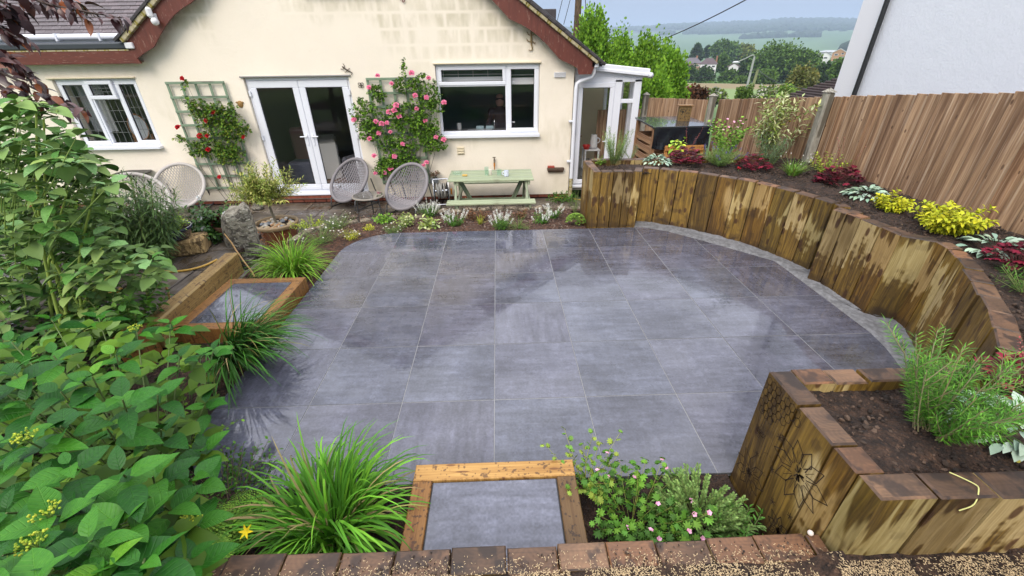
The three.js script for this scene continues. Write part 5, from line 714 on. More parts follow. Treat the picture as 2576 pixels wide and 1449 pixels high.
// ---------- pots, stone, canes ----------
{
  const lathe = (pts, n = 36) => new THREE.LatheGeometry(pts.map(p => new THREE.Vector2(...p)), n);
  const q = onG(489, 600, 0.2), bl = thing('stone_block', 'yellow stone block under the blue glazed bowl', 'stone block', [-3.22, 0.2, 0.92], 0.35); { const g = cbox(0.42, 0.16, 0.26, 0.018); put('block', g, M.stoneY, bl).position.y = 0.08; }
  const bb = thing('glazed_bowl', 'dark blue glazed bowl of lime green plants on the yellow block', 'bowl', [-3.27, 0.36, 0.94]); put('bowl', lathe([[0, 0], [0.12, 0], [0.15, 0.02], [0.19, 0.1], [0.195, 0.125], [0.18, 0.125], [0.17, 0.09]]), phys({ color: new THREE.Color(0.006, 0.01, 0.05), roughness: 0.12, clearcoat: 1 }), bb); put('compost', new THREE.CylinderGeometry(0.175, 0.17, 0.02, 24), M.soilDark, bb).position.y = 0.098;
  // standing stone
  const st = thing('standing_stone', 'rough grey standing stone beside the terracotta pot', 'stone', (() => { const p = onG(628, 650, 0.0); return [p.x, -0.1, p.z]; })(), 0.4); { const g = new THREE.IcosahedronGeometry(0.5, 4), P = g.attributes.position, v = V(); for (let i = 0; i < P.count; i++) { v.fromBufferAttribute(P, i).normalize(); const box = 1 / Math.max(Math.abs(v.x), Math.abs(v.y), Math.abs(v.z)); let r = lerp(1, box, 0.72) * 0.42; r *= 1 + 0.16 * (fbm(v.x * 0.2 + 0.5, v.y * 0.2 + v.z * 0.13 + 0.5, 16, 16, 4, 161) - 0.5) * 2; P.setXYZ(i, v.x * r * 0.36, v.y * r * 0.78 + v.x * r * 0.12 + 0.36, v.z * r * 0.34); } g.computeVertexNormals(); const U = g.attributes.uv; for (let i = 0; i < P.count; i++) U.setXY(i, P.getX(i) + P.getZ(i), P.getY(i)); put('rock', g, M.stone, st); }
  const rp = thing('red_sedum_pot', 'small pot of dark red houseleek behind the standing stone', 'pot', [-3.02, 0.14, 0.5]); put('pot', lathe([[0, 0], [0.08, 0], [0.11, 0.16], [0.115, 0.2], [0.1, 0.2]]), std({ color: new THREE.Color(0.18, 0.08, 0.05), roughness: 0.7 }), rp);
  // big glazed terracotta pot
  const POT = onG(695, 557, PAV + 0.39); const tp = thing('terracotta_pot', 'glazed brown pot of pebbles holding the willow tree', 'pot', [POT.x, PAV, POT.z]); const pw = 0.26; put('pot', lathe([[0, 0], [pw * 0.72, 0], [pw * 0.8, 0.02], [pw * 0.98, 0.26], [pw, 0.31]]), phys({ color: new THREE.Color(0.17, 0.055, 0.018), roughness: 0.25, clearcoat: 0.6 }), tp); put('rim', lathe([[pw * 0.99, 0.3], [pw * 1.1, 0.315], [pw * 1.12, 0.35], [pw * 1.08, 0.37], [pw * 0.98, 0.365], [pw * 0.96, 0.3]]), phys({ color: new THREE.Color(0.34, 0.24, 0.13), roughness: 0.35, clearcoat: 0.4 }), tp); put('compost', new THREE.CylinderGeometry(pw * 0.97, pw * 0.9, 0.02, 30), M.soilDark, tp).position.y = 0.315; tp.scale.setScalar(1.06);
  setSeed(44); const pc = [[0.55, 0.5, 0.42], [0.5, 0.28, 0.14], [0.62, 0.6, 0.56], [0.25, 0.28, 0.32], [0.5, 0.4, 0.25]]; for (let k = 0; k < 60; k++) { const a = rnd() * 6.283, r = Math.sqrt(rnd()) * pw * 0.9, s = rr(0.018, 0.034), c = pc[Math.floor(rnd() * 5)], g = new THREE.IcosahedronGeometry(s, 1); g.scale(1.3, 0.65, 1); const m = tag(put('pebble', g, pebble(c)), 'pebble in the glazed brown pot', 'pebble', 'pebbles in the glazed pot'); m.position.set(POT.x + Math.cos(a) * r, PAV + 0.362 + rr(0, 0.012), POT.z + Math.sin(a) * r); m.rotation.y = rnd() * 6; }
  const sg = thing('garden_statue', 'small weathered stone figure beside the red rose trellis', 'statue', [-4.62, PAV, -2.95]); put('figure', lathe([[0, 0], [0.11, 0], [0.11, 0.05], [0.07, 0.08], [0.09, 0.2], [0.1, 0.32], [0.06, 0.42], [0.045, 0.44], [0.07, 0.5], [0.06, 0.57], [0, 0.6]], 18), M.stone, sg); for (const s of [-1, 1]) { const mb = new MB(); mb.tube([V(s * 0.08, 0.38, 0), V(s * 0.12, 0.28, 0.03), V(s * 0.05, 0.22, 0.09)], 0.028, 8); mb.build('arm', M.stone, sg); }
  const cane = (label, a, b) => { const t = new MB(), p = []; for (let i = 0; i <= 10; i++) p.push(a.clone().lerp(b, i / 10).add(V(0.003 * Math.sin(i), 0, 0.003 * Math.cos(i * 2)))); t.tube(p, 0.009, 7, null, 0.007); for (let i = 1; i < 10; i += 2) t.tube([p[i], p[i].clone().lerp(p[i + 1], 0.12)], 0.0115, 7); tag(t.build('bamboo_cane', std({ color: new THREE.Color(0.4, 0.24, 0.09), roughness: 0.5 })), label, 'cane'); };
  const c1 = onG(641, 696, 0.0); cane('leaning bamboo cane holding the white rose', c1, onW(565, 588, c1.z - 0.28)); const c2 = onG(441, 803, 0.0); cane('short upright bamboo cane by the yellow sleeper', c2, onW(417, 718, c2.z + 0.01));
  const wp = tag(put('white_pebble', new THREE.IcosahedronGeometry(0.011, 1), pebble([0.7, 0.62, 0.56])), 'small white pebble on the end of the sleeper edging', 'pebble'); wp.position.set(1.22, 0.366, 4.135);
  const rb = new MB(); { const pts = [[2388, 1188], [2420, 1202], [2458, 1222], [2462, 1232], [2455, 1248], [2450, 1268]].map((p, i) => { const q = onG(p[0], p[1], i < 4 ? TOP + 0.008 : TOP + 0.006); return i < 4 ? q : V(q.x, TOP + 0.006 - (i - 3) * 0.03, 4.238 + 0.008); }); rb.tube(new THREE.CatmullRomCurve3(pts).getPoints(24), 0.002, 6); } tag(rb.build('grass_stalk', std({ color: new THREE.Color(0.55, 0.55, 0.2), roughness: 0.7 })), 'bent yellow grass stalk lying over the planter front', 'stalk');
}
function pebble(c) { const k = c.join(); pebble.m = pebble.m || {}; return pebble.m[k] = pebble.m[k] || std({ color: new THREE.Color(...c), roughness: 0.4 }); }

// ---------- plants ----------
const SHAPES = { ovate: t => Math.pow(Math.sin(Math.PI * Math.pow(t, 0.72)), 0.85), lance: t => Math.sin(Math.PI * Math.pow(t, 0.62)) , round: t => Math.sqrt(Math.max(0, 1 - Math.pow(2 * t - 1, 2))), spoon: t => Math.pow(Math.sin(Math.PI * Math.pow(t, 1.35)), 0.8) * 0.95 + 0.05, needle: t => Math.min(1, t * 6, (1 - t) * 3.5) };
function leafT(W, n, shape, fold = 0.18, curl = 0.25, wave = 0) { // unit length along y
  const f = SHAPES[shape], P = [], N = [], U = [], I = [];
  for (let i = 0; i <= n; i++) { const t = i / n, w = Math.max(i === 0 || i === n ? 0.0 : 0.001, f(t)) * W / 2, z = -curl * t * t, y = t * (1 - 0.25 * Math.abs(curl) * t); for (const s of [-1, 0, 1]) { P.push(s * w, y, z + Math.abs(s) * w * fold * 2 + wave * Math.sin(t * 19) * s * w); N.push(-s * fold * 1.6, 2 * curl * t * 0.7, 1); U.push(0.5 + s * 0.5 * f(t), t); } }
  for (let i = 0; i < n; i++) for (let s = 0; s < 2; s++) { const a = i * 3 + s, b = a + 1, c = a + 3, d = c + 1; if (i > 0) I.push(a, b, d); if (i < n - 1 || true) { if (i === 0) I.push(a + 0, d, c); else I.push(a, d, c); } }
  for (let i = 0; i < N.length; i += 3) { const l = Math.hypot(N[i], N[i + 1], N[i + 2]); N[i] /= l; N[i + 1] /= l; N[i + 2] /= l; }
  return { P, N, U, I };
}
function lobedT(lobes = 5, depth = 0.3) { const P = [0, 0.12, 0.04], N = [0, 0, 1], U = [0.5, 0.1], I = [], n = lobes * 4; for (let i = 0; i <= n; i++) { const a = lerp(-2.6, 2.6, i / n), r = 0.5 * (1 - depth * (0.5 + 0.5 * Math.cos(i / n * lobes * 6.283))) * (1 - 0.1 * Math.abs(a) / 2.6); P.push(Math.sin(a) * r, 0.45 + Math.cos(a) * r, -0.1 * r + 0.05 * Math.sin(i * 1.7)); N.push(Math.sin(a) * 0.3, Math.cos(a) * 0.2, 0.93); U.push(0.5, 0.5); if (i) I.push(0, i + 1, i); } return { P, N, U, I }; }
const LT = { lance: leafT(0.22, 3, 'lance'), lanceThin: leafT(0.12, 2, 'lance', 0.1, 0.3), ovate: leafT(0.55, 3, 'ovate'), round: leafT(0.8, 4, 'round', 0.12, 0.3), spoon: leafT(0.5, 4, 'spoon', 0.2, 0.35), needle: leafT(0.09, 2, 'needle', 0.05, 0.12), big: leafT(0.58, 8, 'ovate', 0.16, 0.28, 0.02), mid: leafT(0.58, 4, 'ovate', 0.18, 0.3), lobed: lobedT(5, 0.36), lobed7: lobedT(7, 0.45), tiny: leafT(0.6, 2, 'ovate', 0.1, 0.1) };
function leafAdd(mb, T, m, c) {
  const e = m.elements, k = mb.k, n = T.P.length / 3; const s = 1 / Math.max(1e-9, Math.hypot(e[8], e[9], e[10]));
  for (let i = 0; i < n; i++) { const x = T.P[3 * i], y = T.P[3 * i + 1], z = T.P[3 * i + 2], a = T.N[3 * i], b = T.N[3 * i + 1], d = T.N[3 * i + 2]; mb.p.push(e[0] * x + e[4] * y + e[8] * z + e[12], e[1] * x + e[5] * y + e[9] * z + e[13], e[2] * x + e[6] * y + e[10] * z + e[14]); const nx = e[0] * a + e[4] * b + e[8] * d, ny = e[1] * a + e[5] * b + e[9] * d, nz = e[2] * a + e[6] * b + e[10] * d, l = 1 / (Math.hypot(nx, ny, nz) || 1); mb.n.push(nx * l, ny * l, nz * l); mb.u.push(T.U[2 * i], T.U[2 * i + 1]); mb.c.push(c[0], c[1], c[2]); }
  mb.k += n; for (const i of T.I) mb.i.push(k + i);
}
const _X = V(), _Z = V(), _Y = V();
function leafM(pos, dir, s, roll = 0, sx = 1) { _Y.copy(dir).normalize(); _X.crossVectors(_Y, UP); if (_X.lengthSq() < 1e-6) _X.set(1, 0, 0); _X.normalize(); _Z.crossVectors(_X, _Y); if (roll) { const c = Math.cos(roll), q = Math.sin(roll), x = _X.clone(); _X.multiplyScalar(c).addScaledVector(_Z, q); _Z.multiplyScalar(c).addScaledVector(x, -q); } const m = new THREE.Matrix4(); m.makeBasis(_X.clone().multiplyScalar(s * sx), _Y.clone().multiplyScalar(s), _Z.clone().multiplyScalar(s)); m.setPosition(pos); return m; }
function tone(pal, v = 0.22) { const a = pal[Math.floor(rnd() * pal.length)], k = 1 + rr(-v, v), g = a[1] > a[0] * 1.15 && a[2] < a[1] * 0.5; return [a[0] * k * rr(0.92, 1.08) * (g ? 1.3 : 1), a[1] * k * (g ? 1.05 : 1), a[2] * k * rr(0.9, 1.1) * (g ? 0.72 : 1)]; }
const dirUp = (az, el) => V(Math.cos(az) * Math.cos(el), Math.sin(el), Math.sin(az) * Math.cos(el));
// one stem with leaves; returns its points
function sprig(lf, st, base, dir, len, o) {
  const n = o.seg || 6, pts = [base.clone()], d = dir.clone().normalize(); for (let i = 0; i < n; i++) { d.y += (o.lift || 0) / n; d.x += gauss() * (o.wig || 0.06); d.z += gauss() * (o.wig || 0.06); d.normalize(); pts.push(pts[i].clone().addScaledVector(d, len / n)); }
  if (st) st.tube(pts, o.r || 0.003, o.sides || 4, o.stemCol ? tone(o.stemCol, 0.12) : [0.2, 0.25, 0.08], (o.r || 0.003) * 0.5);
  const N = o.n || 12, at = t => { const f = t * n, i = Math.min(n - 1, Math.floor(f)); return [pts[i].clone().lerp(pts[i + 1], f - i), pts[i + 1].clone().sub(pts[i]).normalize()]; }; let ph = rnd() * 6.28; const whorl = o.whorl || 1;
  for (let k = 0; k < N; k++) { const t = lerp(o.from ?? 0.1, o.to ?? 1, N > 1 ? k / (N - 1) : 1), [p, tg] = at(Math.min(0.999, t)); ph += o.step || 2.4; const a1 = V().crossVectors(tg, Math.abs(tg.y) > 0.95 ? V(1, 0, 0) : UP).normalize(), a2 = V().crossVectors(tg, a1); for (let w = 0; w < whorl; w++) { const a = ph + w * 6.2832 / whorl + gauss() * 0.15, out = a1.clone().multiplyScalar(Math.cos(a)).addScaledVector(a2, Math.sin(a)), ang = (typeof o.angle === 'function' ? o.angle(t) : o.angle ?? 0.9) + gauss() * 0.15; const dd = tg.clone().multiplyScalar(Math.cos(ang)).addScaledVector(out, Math.sin(ang)); if (o.sag) dd.y -= o.sag; const s = (typeof o.size === 'function' ? o.size(t) : o.size) * rr(0.8, 1.2); leafAdd(lf, o.leaf, leafM(p.clone().addScaledVector(out, o.r || 0.002), dd, s, gauss() * 0.4, o.wide || 1), tone(o.pal, o.vary ?? 0.22)); } }
  return pts;
}
const G1 = (r, g, b) => [r, g, b];
const PAL = { green: [G1(0.045, 0.15, 0.022), G1(0.07, 0.21, 0.03), G1(0.03, 0.105, 0.02)], fresh: [G1(0.12, 0.32, 0.035), G1(0.17, 0.4, 0.05), G1(0.08, 0.23, 0.03)], deep: [G1(0.02, 0.075, 0.018), G1(0.03, 0.1, 0.025), G1(0.045, 0.13, 0.03)], lime: [G1(0.4, 0.5, 0.03), G1(0.52, 0.52, 0.03), G1(0.3, 0.42, 0.03)], silver: [G1(0.34, 0.46, 0.36), G1(0.42, 0.54, 0.42), G1(0.26, 0.38, 0.27)], wine: [G1(0.1, 0.008, 0.018), G1(0.18, 0.012, 0.03), G1(0.055, 0.006, 0.012)], sage: [G1(0.13, 0.22, 0.12), G1(0.18, 0.28, 0.15), G1(0.09, 0.16, 0.08)], rosemary: [G1(0.065, 0.23, 0.035), G1(0.1, 0.31, 0.045), G1(0.04, 0.145, 0.025)], bronze: [G1(0.14, 0.07, 0.03), G1(0.2, 0.1, 0.05), G1(0.09, 0.05, 0.025)], cream: [G1(0.42, 0.48, 0.2), G1(0.2, 0.32, 0.09), G1(0.5, 0.54, 0.28), G1(0.14, 0.26, 0.07)], purple: [G1(0.028, 0.012, 0.014), G1(0.05, 0.018, 0.018), G1(0.022, 0.014, 0.018)], copper: [G1(0.2, 0.06, 0.015), G1(0.14, 0.03, 0.012)], euph: [G1(0.07, 0.16, 0.065), G1(0.1, 0.21, 0.085), G1(0.05, 0.115, 0.05)], pale: [G1(0.12, 0.25, 0.1), G1(0.17, 0.32, 0.13), G1(0.09, 0.19, 0.075)], white: [G1(0.72, 0.72, 0.68), G1(0.8, 0.8, 0.76)], pink: [G1(0.78, 0.2, 0.34), G1(0.82, 0.3, 0.44), G1(0.74, 0.16, 0.28)], red: [G1(0.5, 0.008, 0.016), G1(0.38, 0.006, 0.012)], palePink: [G1(0.72, 0.3, 0.46), G1(0.75, 0.4, 0.52)], yellow: [G1(0.82, 0.64, 0.02)] };
const stemG = [G1(0.16, 0.26, 0.06)], stemR = [G1(0.14, 0.06, 0.03)], stemB = [G1(0.12, 0.08, 0.05)];
function plant(name, label, cat, base, grp) { const t = thing(name, label, cat, [base.x, base.y, base.z], 0, grp); return { t, lf: new MB(), st: new MB(), fl: new MB(), done(m = M.leaf, fm = M.petal) { if (this.st.k) stuff(this.st.build('stems', M.stem, t)); if (this.lf.k) stuff(this.lf.build('foliage', m, t)); if (this.fl.k) stuff(this.fl.build('flowers', fm, t)); return t; } }; }
const O = V(0, 0, 0);
// ----- blooms -----
function roseGeo(pal, n = 22) { const mb = new MB(); for (let k = 0; k < n; k++) { const t = k / n, a = k * 2.4, el = lerp(1.35, 0.15, t), s = lerp(0.45, 0.85, t); leafAdd(mb, LT.round, leafM(V(0, 0.1 * (1 - t), 0), dirUp(a, el), s, 0, 1.05), tone(pal, 0.18)); } return mb.geometry(); }
const bloom = { pink: roseGeo(PAL.pink), red: roseGeo(PAL.red, 18), white: roseGeo(PAL.white, 18) };
function daisyGeo(pal, n = 12) { const mb = new MB(); for (let k = 0; k < n; k++) leafAdd(mb, LT.lance, leafM(O, dirUp(k / n * 6.283, 0.15), 1, 0, 1.5), tone(pal, 0.1)); const g = new THREE.SphereGeometry(0.25, 8, 5); g.scale(1, 0.5, 1); mb.geo(g, null, [0.7, 0.45, 0.03]); return mb.geometry(); }
const daisy = daisyGeo(PAL.white); const fivePetal = (() => { const mb = new MB(); for (let k = 0; k < 5; k++) leafAdd(mb, LT.round, leafM(O, dirUp(k * 1.2566, 0.5), 1), tone(PAL.palePink, 0.12)); return mb.geometry(); })();
const lilyGeo = (() => { const mb = new MB(); for (let k = 0; k < 6; k++) leafAdd(mb, LT.lance, leafM(O, dirUp(k * 1.047, 0.5), 1, 0, 1.6), tone(PAL.yellow, 0.1)); return mb.geometry(); })();
// ----- grassy clump -----
function clump(name, label, base, o) {
  const P = plant(name, label, o.cat || 'plant', base, o.grp); for (let k = 0; k < o.n; k++) {
    const az = o.az ? o.az() : rnd() * 6.283, r0 = Math.sqrt(rnd()) * o.r, el = lerp(1.5, 0.75, Math.pow(rnd(), 0.8)), L = o.L * (rnd() < 0.2 ? rr(0.25, 0.5) : rr(0.55, 1.12)), seg = 8, w = o.w * rr(0.7, 1.15), c = rnd() < 0.08 ? tone([[0.3, 0.24, 0.1], [0.22, 0.22, 0.06]], 0.2) : tone(o.pal, 0.32), d = dirUp(az, el), p = V(Math.cos(az) * r0, 0, Math.sin(az) * r0), side = V(-Math.sin(az + gauss() * 0.4), 0, Math.cos(az + gauss() * 0.4)), droop = o.droop * rr(0.6, 1.3), tw = gauss() * 0.7, kk = P.lf.k;
    for (let i = 0; i <= seg; i++) { const t = i / seg, ww = w * Math.min(1, 0.5 + t * 2) * Math.pow(1 - t, 0.55) * 0.5 + 0.0003, nrm = V().crossVectors(side, d).normalize(); if (nrm.y < 0) nrm.negate(); for (const s of [-1, 0, 1]) P.lf.vert(p.x + side.x * s * ww, Math.max(p.y + (s ? ww * 0.5 : 0), -0.0), p.z + side.z * s * ww, nrm.x + side.x * s * 0.3, nrm.y, nrm.z + side.z * s * 0.3, 0, t, c); d.y -= droop / seg * (0.35 + 1.3 * t); d.addScaledVector(side, tw / seg); d.normalize(); p.addScaledVector(d, L / seg); if (p.y < 0.012) { p.y = 0.012; if (d.y < 0) d.y = 0; } }
    for (let i = 0; i < seg; i++) for (let s = 0; s < 2; s++) { const a = kk + i * 3 + s; P.lf.i.push(a, a + 1, a + 4, a, a + 4, a + 3); }
  } if (o.extra) o.extra(P); return P.done(o.mat || M.leaf);
}
setSeed(2001);
{ const b = onG(742, 690, -0.02); clump('day_lily', 'bright green day lily clump between the stone and the patio', b, { n: 560, r: 0.09, L: 0.47, w: 0.012, droop: 1.9, pal: [G1(0.12, 0.34, 0.03), G1(0.18, 0.42, 0.05), G1(0.08, 0.25, 0.025)], grp: null }); }
{ const b = onG(590, 850, 0.0); clump('day_lily', 'dark green day lily clump spilling over the patio beside the wet step', onG(575, 905, 0.02), { n: 520, r: 0.16, L: 0.58, w: 0.015, droop: 1.9, pal: [G1(0.035, 0.15, 0.03), G1(0.05, 0.2, 0.035), G1(0.025, 0.1, 0.022)], az: () => gauss() * 1.6 + 0.1 }); }
{ clump('day_lily', 'large day lily clump with a yellow flower beside the front step', V(-0.77, 0.0, 3.84), { n: 520, r: 0.13, L: 0.52, w: 0.0165, droop: 2.7, pal: [G1(0.07, 0.26, 0.025), G1(0.11, 0.34, 0.035), G1(0.045, 0.18, 0.02)], extra: P => { for (const [x, y, z] of [[-0.18, 0.36, 0.2]]) { P.st.tube([V(0, 0, 0), V(x * 0.5, 0.2, z * 0.5), V(x, y, z)], 0.003, 5, [0.2, 0.3, 0.06]); const m = put('lily_flower', lilyGeo, M.petal, P.t); m.position.set(x, y, z); m.scale.setScalar(0.032); m.rotation.x = 0.5; } } }); }
// ----- rosette (lamb's ear), mound (heuchera) -----
const Zr4 = (x, y) => [(2200 + x / 1.61) / 1.5652, (y / 1.61) / 1.5652], Zr5 = (x, y) => [(3000 + x / 1.6105) / 1.5652, (300 + y / 1.6105) / 1.5652];
const bedP = q => onG(q[0], q[1], 0.668);
function lambsEar(label, b, R, n = 120) { const P = plant('lambs_ear', label, 'plant', b, 'lambs ear plants'); for (let k = 0; k < n; k++) { const az = rnd() * 6.283, t = Math.sqrt(rnd()), r = t * R * 0.75; leafAdd(P.lf, LT.spoon, leafM(V(Math.cos(az) * r, 0.02 + (1 - t) * R * 0.35, Math.sin(az) * r), dirUp(az + gauss() * 0.4, lerp(0.9, 0.1, t) + gauss() * 0.2), R * rr(0.3, 0.46), gauss() * 0.5, 0.8), tone(PAL.silver, 0.14)); } return P.done(M.leafMatte); }
function heuchera(label, b, R, n = 90, stalks = 4) { const P = plant('heuchera', label, 'plant', b, 'wine red heucheras'); for (let k = 0; k < n; k++) { const az = rnd() * 6.283, t = Math.sqrt(rnd()), r = t * R, y = 0.03 + (1 - t * t) * R * 0.8 * rr(0.6, 1.1), p = V(Math.cos(az) * r, y, Math.sin(az) * r); P.st.tube([V(p.x * 0.2, 0, p.z * 0.2), V(p.x * 0.7, y * 0.8, p.z * 0.7), p], 0.0016, 4, [0.12, 0.03, 0.03]); leafAdd(P.lf, LT.lobed, leafM(p, dirUp(az + gauss() * 0.5, 0.1 + gauss() * 0.3), R * rr(0.3, 0.46), gauss() * 0.5), tone(PAL.wine, 0.3)); } for (let k = 0; k < stalks; k++) { const d = dirUp(rnd() * 6.28, rr(1.0, 1.4)), pts = sprig(P.fl, P.st, V(0, 0.05, 0), d, R * rr(1.4, 2.4), { n: 16, from: 0.6, leaf: LT.tiny, size: 0.012, pal: [[0.3, 0.06, 0.06], [0.4, 0.14, 0.12]], r: 0.0016, stemCol: [[0.14, 0.04, 0.03]] }); } return P.done(M.leaf); }
lambsEar('silver lambs ear beside the log store crate', bedP(Zr4(620, 1035)), 0.2); lambsEar('silver lambs ear next to the small yellow spiraea', bedP(Zr5(660, 770)), 0.2); lambsEar('silver lambs ear past the big yellow spiraea', bedP(Zr5(1470, 1110)), 0.21, 70); lambsEar('large pale lambs ear beside the rosemary', onG(2545, 1085, 0.668), 0.2, 90);
heuchera('wine red heuchera in front of the log store crate', bedP(Zr4(800, 1030)), 0.2, 110, 5); heuchera('wine red heuchera under the tall variegated shrub', bedP(Zr4(1230, 1070)), 0.17, 90, 4); heuchera('wine red heuchera against the near fence panel', bedP(Zr4(1770, 1165)), 0.2, 110, 5); heuchera('wine red heuchera beyond the last silver lambs ear', onG(2562, 672, 0.668), 0.17); heuchera('wine red heuchera among the sleeper tops', onG(2572, 985, 0.668), 0.15, 60);
// ----- needle and small-leaf bushes -----
function bush(name, label, b, o) { const P = plant(name, label, o.cat || 'plant', b, o.grp); for (let k = 0; k < o.stems; k++) { const az = rnd() * 6.283, el = lerp(o.el0 ?? 1.5, o.el1 ?? 0.6, Math.sqrt(rnd())), L = o.L * rr(0.6, 1.1), r = (o.r0 || 0.02) * rnd(); const pts = sprig(P.lf, P.st, V(Math.cos(az) * r, 0, Math.sin(az) * r), dirUp(az, el), L, { ...o, r: o.rs || 0.0025 }); if (o.tip) o.tip(P, pts); if (o.side) for (let j = 0; j < o.side; j++) { const i = 1 + Math.floor(rnd() * (pts.length - 2)), dd = pts[i + 1].clone().sub(pts[i]).normalize().add(dirUp(rnd() * 6.28, 0.3).multiplyScalar(0.8)); const q = sprig(P.lf, P.st, pts[i], dd, L * rr(0.25, 0.5), { ...o, n: Math.ceil(o.n * 0.45), r: (o.rs || 0.0025) * 0.6 }); if (o.tip && rnd() < 0.6) o.tip(P, q); } } if (o.extra) o.extra(P); return P.done(o.mat || M.leaf); }
const spikes = (pal, L, s) => (P, pts) => { const e = pts[pts.length - 1], d = e.clone().sub(pts[pts.length - 2]).normalize(); d.y += 0.6; sprig(P.fl, P.st, e, d, L, { n: 26, from: 0.05, leaf: LT.tiny, size: s, angle: 1.0, pal, r: 0.0015, seg: 3 }); };
bush('rosemary', 'tall bright rosemary in the flower carved planter', onG(2340, 1085, 0.66), { stems: 40, L: 0.4, el0: 1.57, el1: 0.95, n: 92, side: 2, leaf: LT.needle, wide: 1.15, size: 0.034, angle: 0.95, pal: PAL.rosemary, rs: 0.0034, stemCol: [[0.3, 0.26, 0.14]], wig: 0.06, lift: 0.2, r0: 0.06 });
bush('hyssop', 'upright needle leaved herb on the timber corner', bedP(Zr4(355, 1035)), { stems: 34, L: 0.42, el0: 1.55, el1: 1.05, n: 56, leaf: LT.needle, wide: 1.5, size: 0.045, angle: 0.8, pal: [[0.12, 0.26, 0.09], [0.18, 0.33, 0.12], [0.09, 0.2, 0.07]], wig: 0.05, r0: 0.07 });
bush('thyme', 'low lime green thyme on the timber corner', bedP(Zr4(255, 1035)), { stems: 16, L: 0.11, el1: 0.15, n: 14, leaf: LT.tiny, size: 0.018, pal: PAL.fresh, wide: 1.2 }); bush('herb', 'small grey green herb beside the conservatory', bedP(Zr4(455, 1010)), { stems: 12, L: 0.2, el1: 0.7, n: 22, leaf: LT.needle, size: 0.03, pal: PAL.sage });
bush('lavender', 'lavender bush with pink aquilegia stems behind it', bedP(Zr4(1010, 1045)), { stems: 90, L: 0.26, el0: 1.5, el1: 0.4, n: 30, leaf: LT.needle, wide: 1.6, size: 0.038, angle: 0.7, pal: [[0.1, 0.22, 0.07], [0.14, 0.28, 0.1]], r0: 0.05, tip: (P, pts) => { if (rnd() < 0.3) spikes([[0.12, 0.08, 0.3]], 0.04, 0.012)(P, pts); } });
bush('aquilegia', 'wispy pink flowered columbine behind the lavender', bedP(Zr4(1040, 1000)), { stems: 34, L: 0.5, el0: 1.5, el1: 0.9, n: 18, leaf: LT.lobed, size: 0.042, angle: 1.0, pal: PAL.fresh, wig: 0.08, r0: 0.05, extra: P => { for (let k = 0; k < 12; k++) P.fl.geo(fivePetal, mat4(gauss() * 0.16, rr(0.36, 0.5), gauss() * 0.1, rr(-0.5, 0.8), 0, 0, 0.02)); } });
bush('variegated_shrub', 'tall cream variegated shrub with yellow achillea against the fence', bedP(Zr4(1290, 1020)), { stems: 10, L: 0.8, el0: 1.5, el1: 1.2, n: 30, from: 0.2, side: 3, leaf: LT.lance, size: 0.085, angle: 1.0, pal: PAL.cream, stemCol: stemR, wide: 1.3, rs: 0.004, extra: P => { for (const [x, y] of [[0.08, 0.5], [0.12, 0.46], [0.2, 0.5], [0.1, 0.42]]) { for (let k = 0; k < 40; k++) leafAdd(P.fl, LT.tiny, leafM(V(x + gauss() * 0.025, y + gauss() * 0.006, gauss() * 0.025 + 0.03), dirUp(rnd() * 6.28, 0.7), 0.012), tone(PAL.yellow)); P.st.tube([V(x * 0.4, 0, 0.03), V(x, y, 0.03)], 0.002, 4, [0.25, 0.32, 0.12]); } } });
bush('achillea', 'feathery grey green achillea foliage in front of the variegated shrub', bedP(Zr4(1320, 1050)), { stems: 44, L: 0.4, el0: 1.5, el1: 1.0, n: 46, leaf: LT.needle, wide: 1.5, size: 0.04, angle: 0.9, pal: PAL.sage, r0: 0.06 });
bush('variegated_shrub', 'second cream variegated shrub with bare red stems by the concrete post', bedP(Zr4(1395, 1010)), { stems: 6, L: 0.85, el0: 1.35, el1: 1.05, n: 24, from: 0.4, side: 2, leaf: LT.lance, size: 0.09, angle: 1.0, pal: PAL.cream, stemCol: stemR, wide: 1.3, rs: 0.004 });
clump('thrift', 'spiky bright green dianthus with white buds', bedP(Zr4(1480, 1110)), { n: 260, r: 0.06, L: 0.2, w: 0.006, droop: 0.9, pal: [[0.13, 0.32, 0.05], [0.18, 0.4, 0.08], [0.09, 0.24, 0.05]], extra: P => { for (let k = 0; k < 12; k++) { const a = rnd() * 6.28, r = rr(0.08, 0.2), h = rr(0.12, 0.26); P.st.tube([O, V(Math.cos(a) * r, h, Math.sin(a) * r)], 0.0012, 4, [0.25, 0.36, 0.16]); leafAdd(P.fl, LT.tiny, leafM(V(Math.cos(a) * r, h, Math.sin(a) * r), UP, 0.02), PAL.white[0]); } } });
bush('lime_shrub', 'lime and red stemmed bush at the foot of the concrete post', bedP(Zr4(1680, 1110)), { stems: 14, L: 0.3, el1: 0.7, n: 20, leaf: LT.ovate, size: 0.035, pal: [[0.24, 0.36, 0.05], [0.16, 0.28, 0.05]], stemCol: stemR });
bush('hydrangea', 'lime green leaves rising behind the first heuchera', bedP(Zr4(760, 985)), { stems: 6, L: 0.26, el0: 1.5, el1: 0.9, n: 9, leaf: LT.ovate, size: 0.09, angle: 1.2, sag: 0.3, pal: [[0.32, 0.5, 0.04], [0.2, 0.4, 0.04]], stemCol: stemR });
bush('spiraea', 'small golden yellow spiraea beside the lambs ear', bedP(Zr5(800, 850)), { stems: 30, L: 0.15, el0: 1.5, el1: 0.4, n: 18, side: 1, leaf: LT.ovate, size: 0.04, angle: 1.0, pal: PAL.lime, stemCol: stemB, r0: 0.05 });
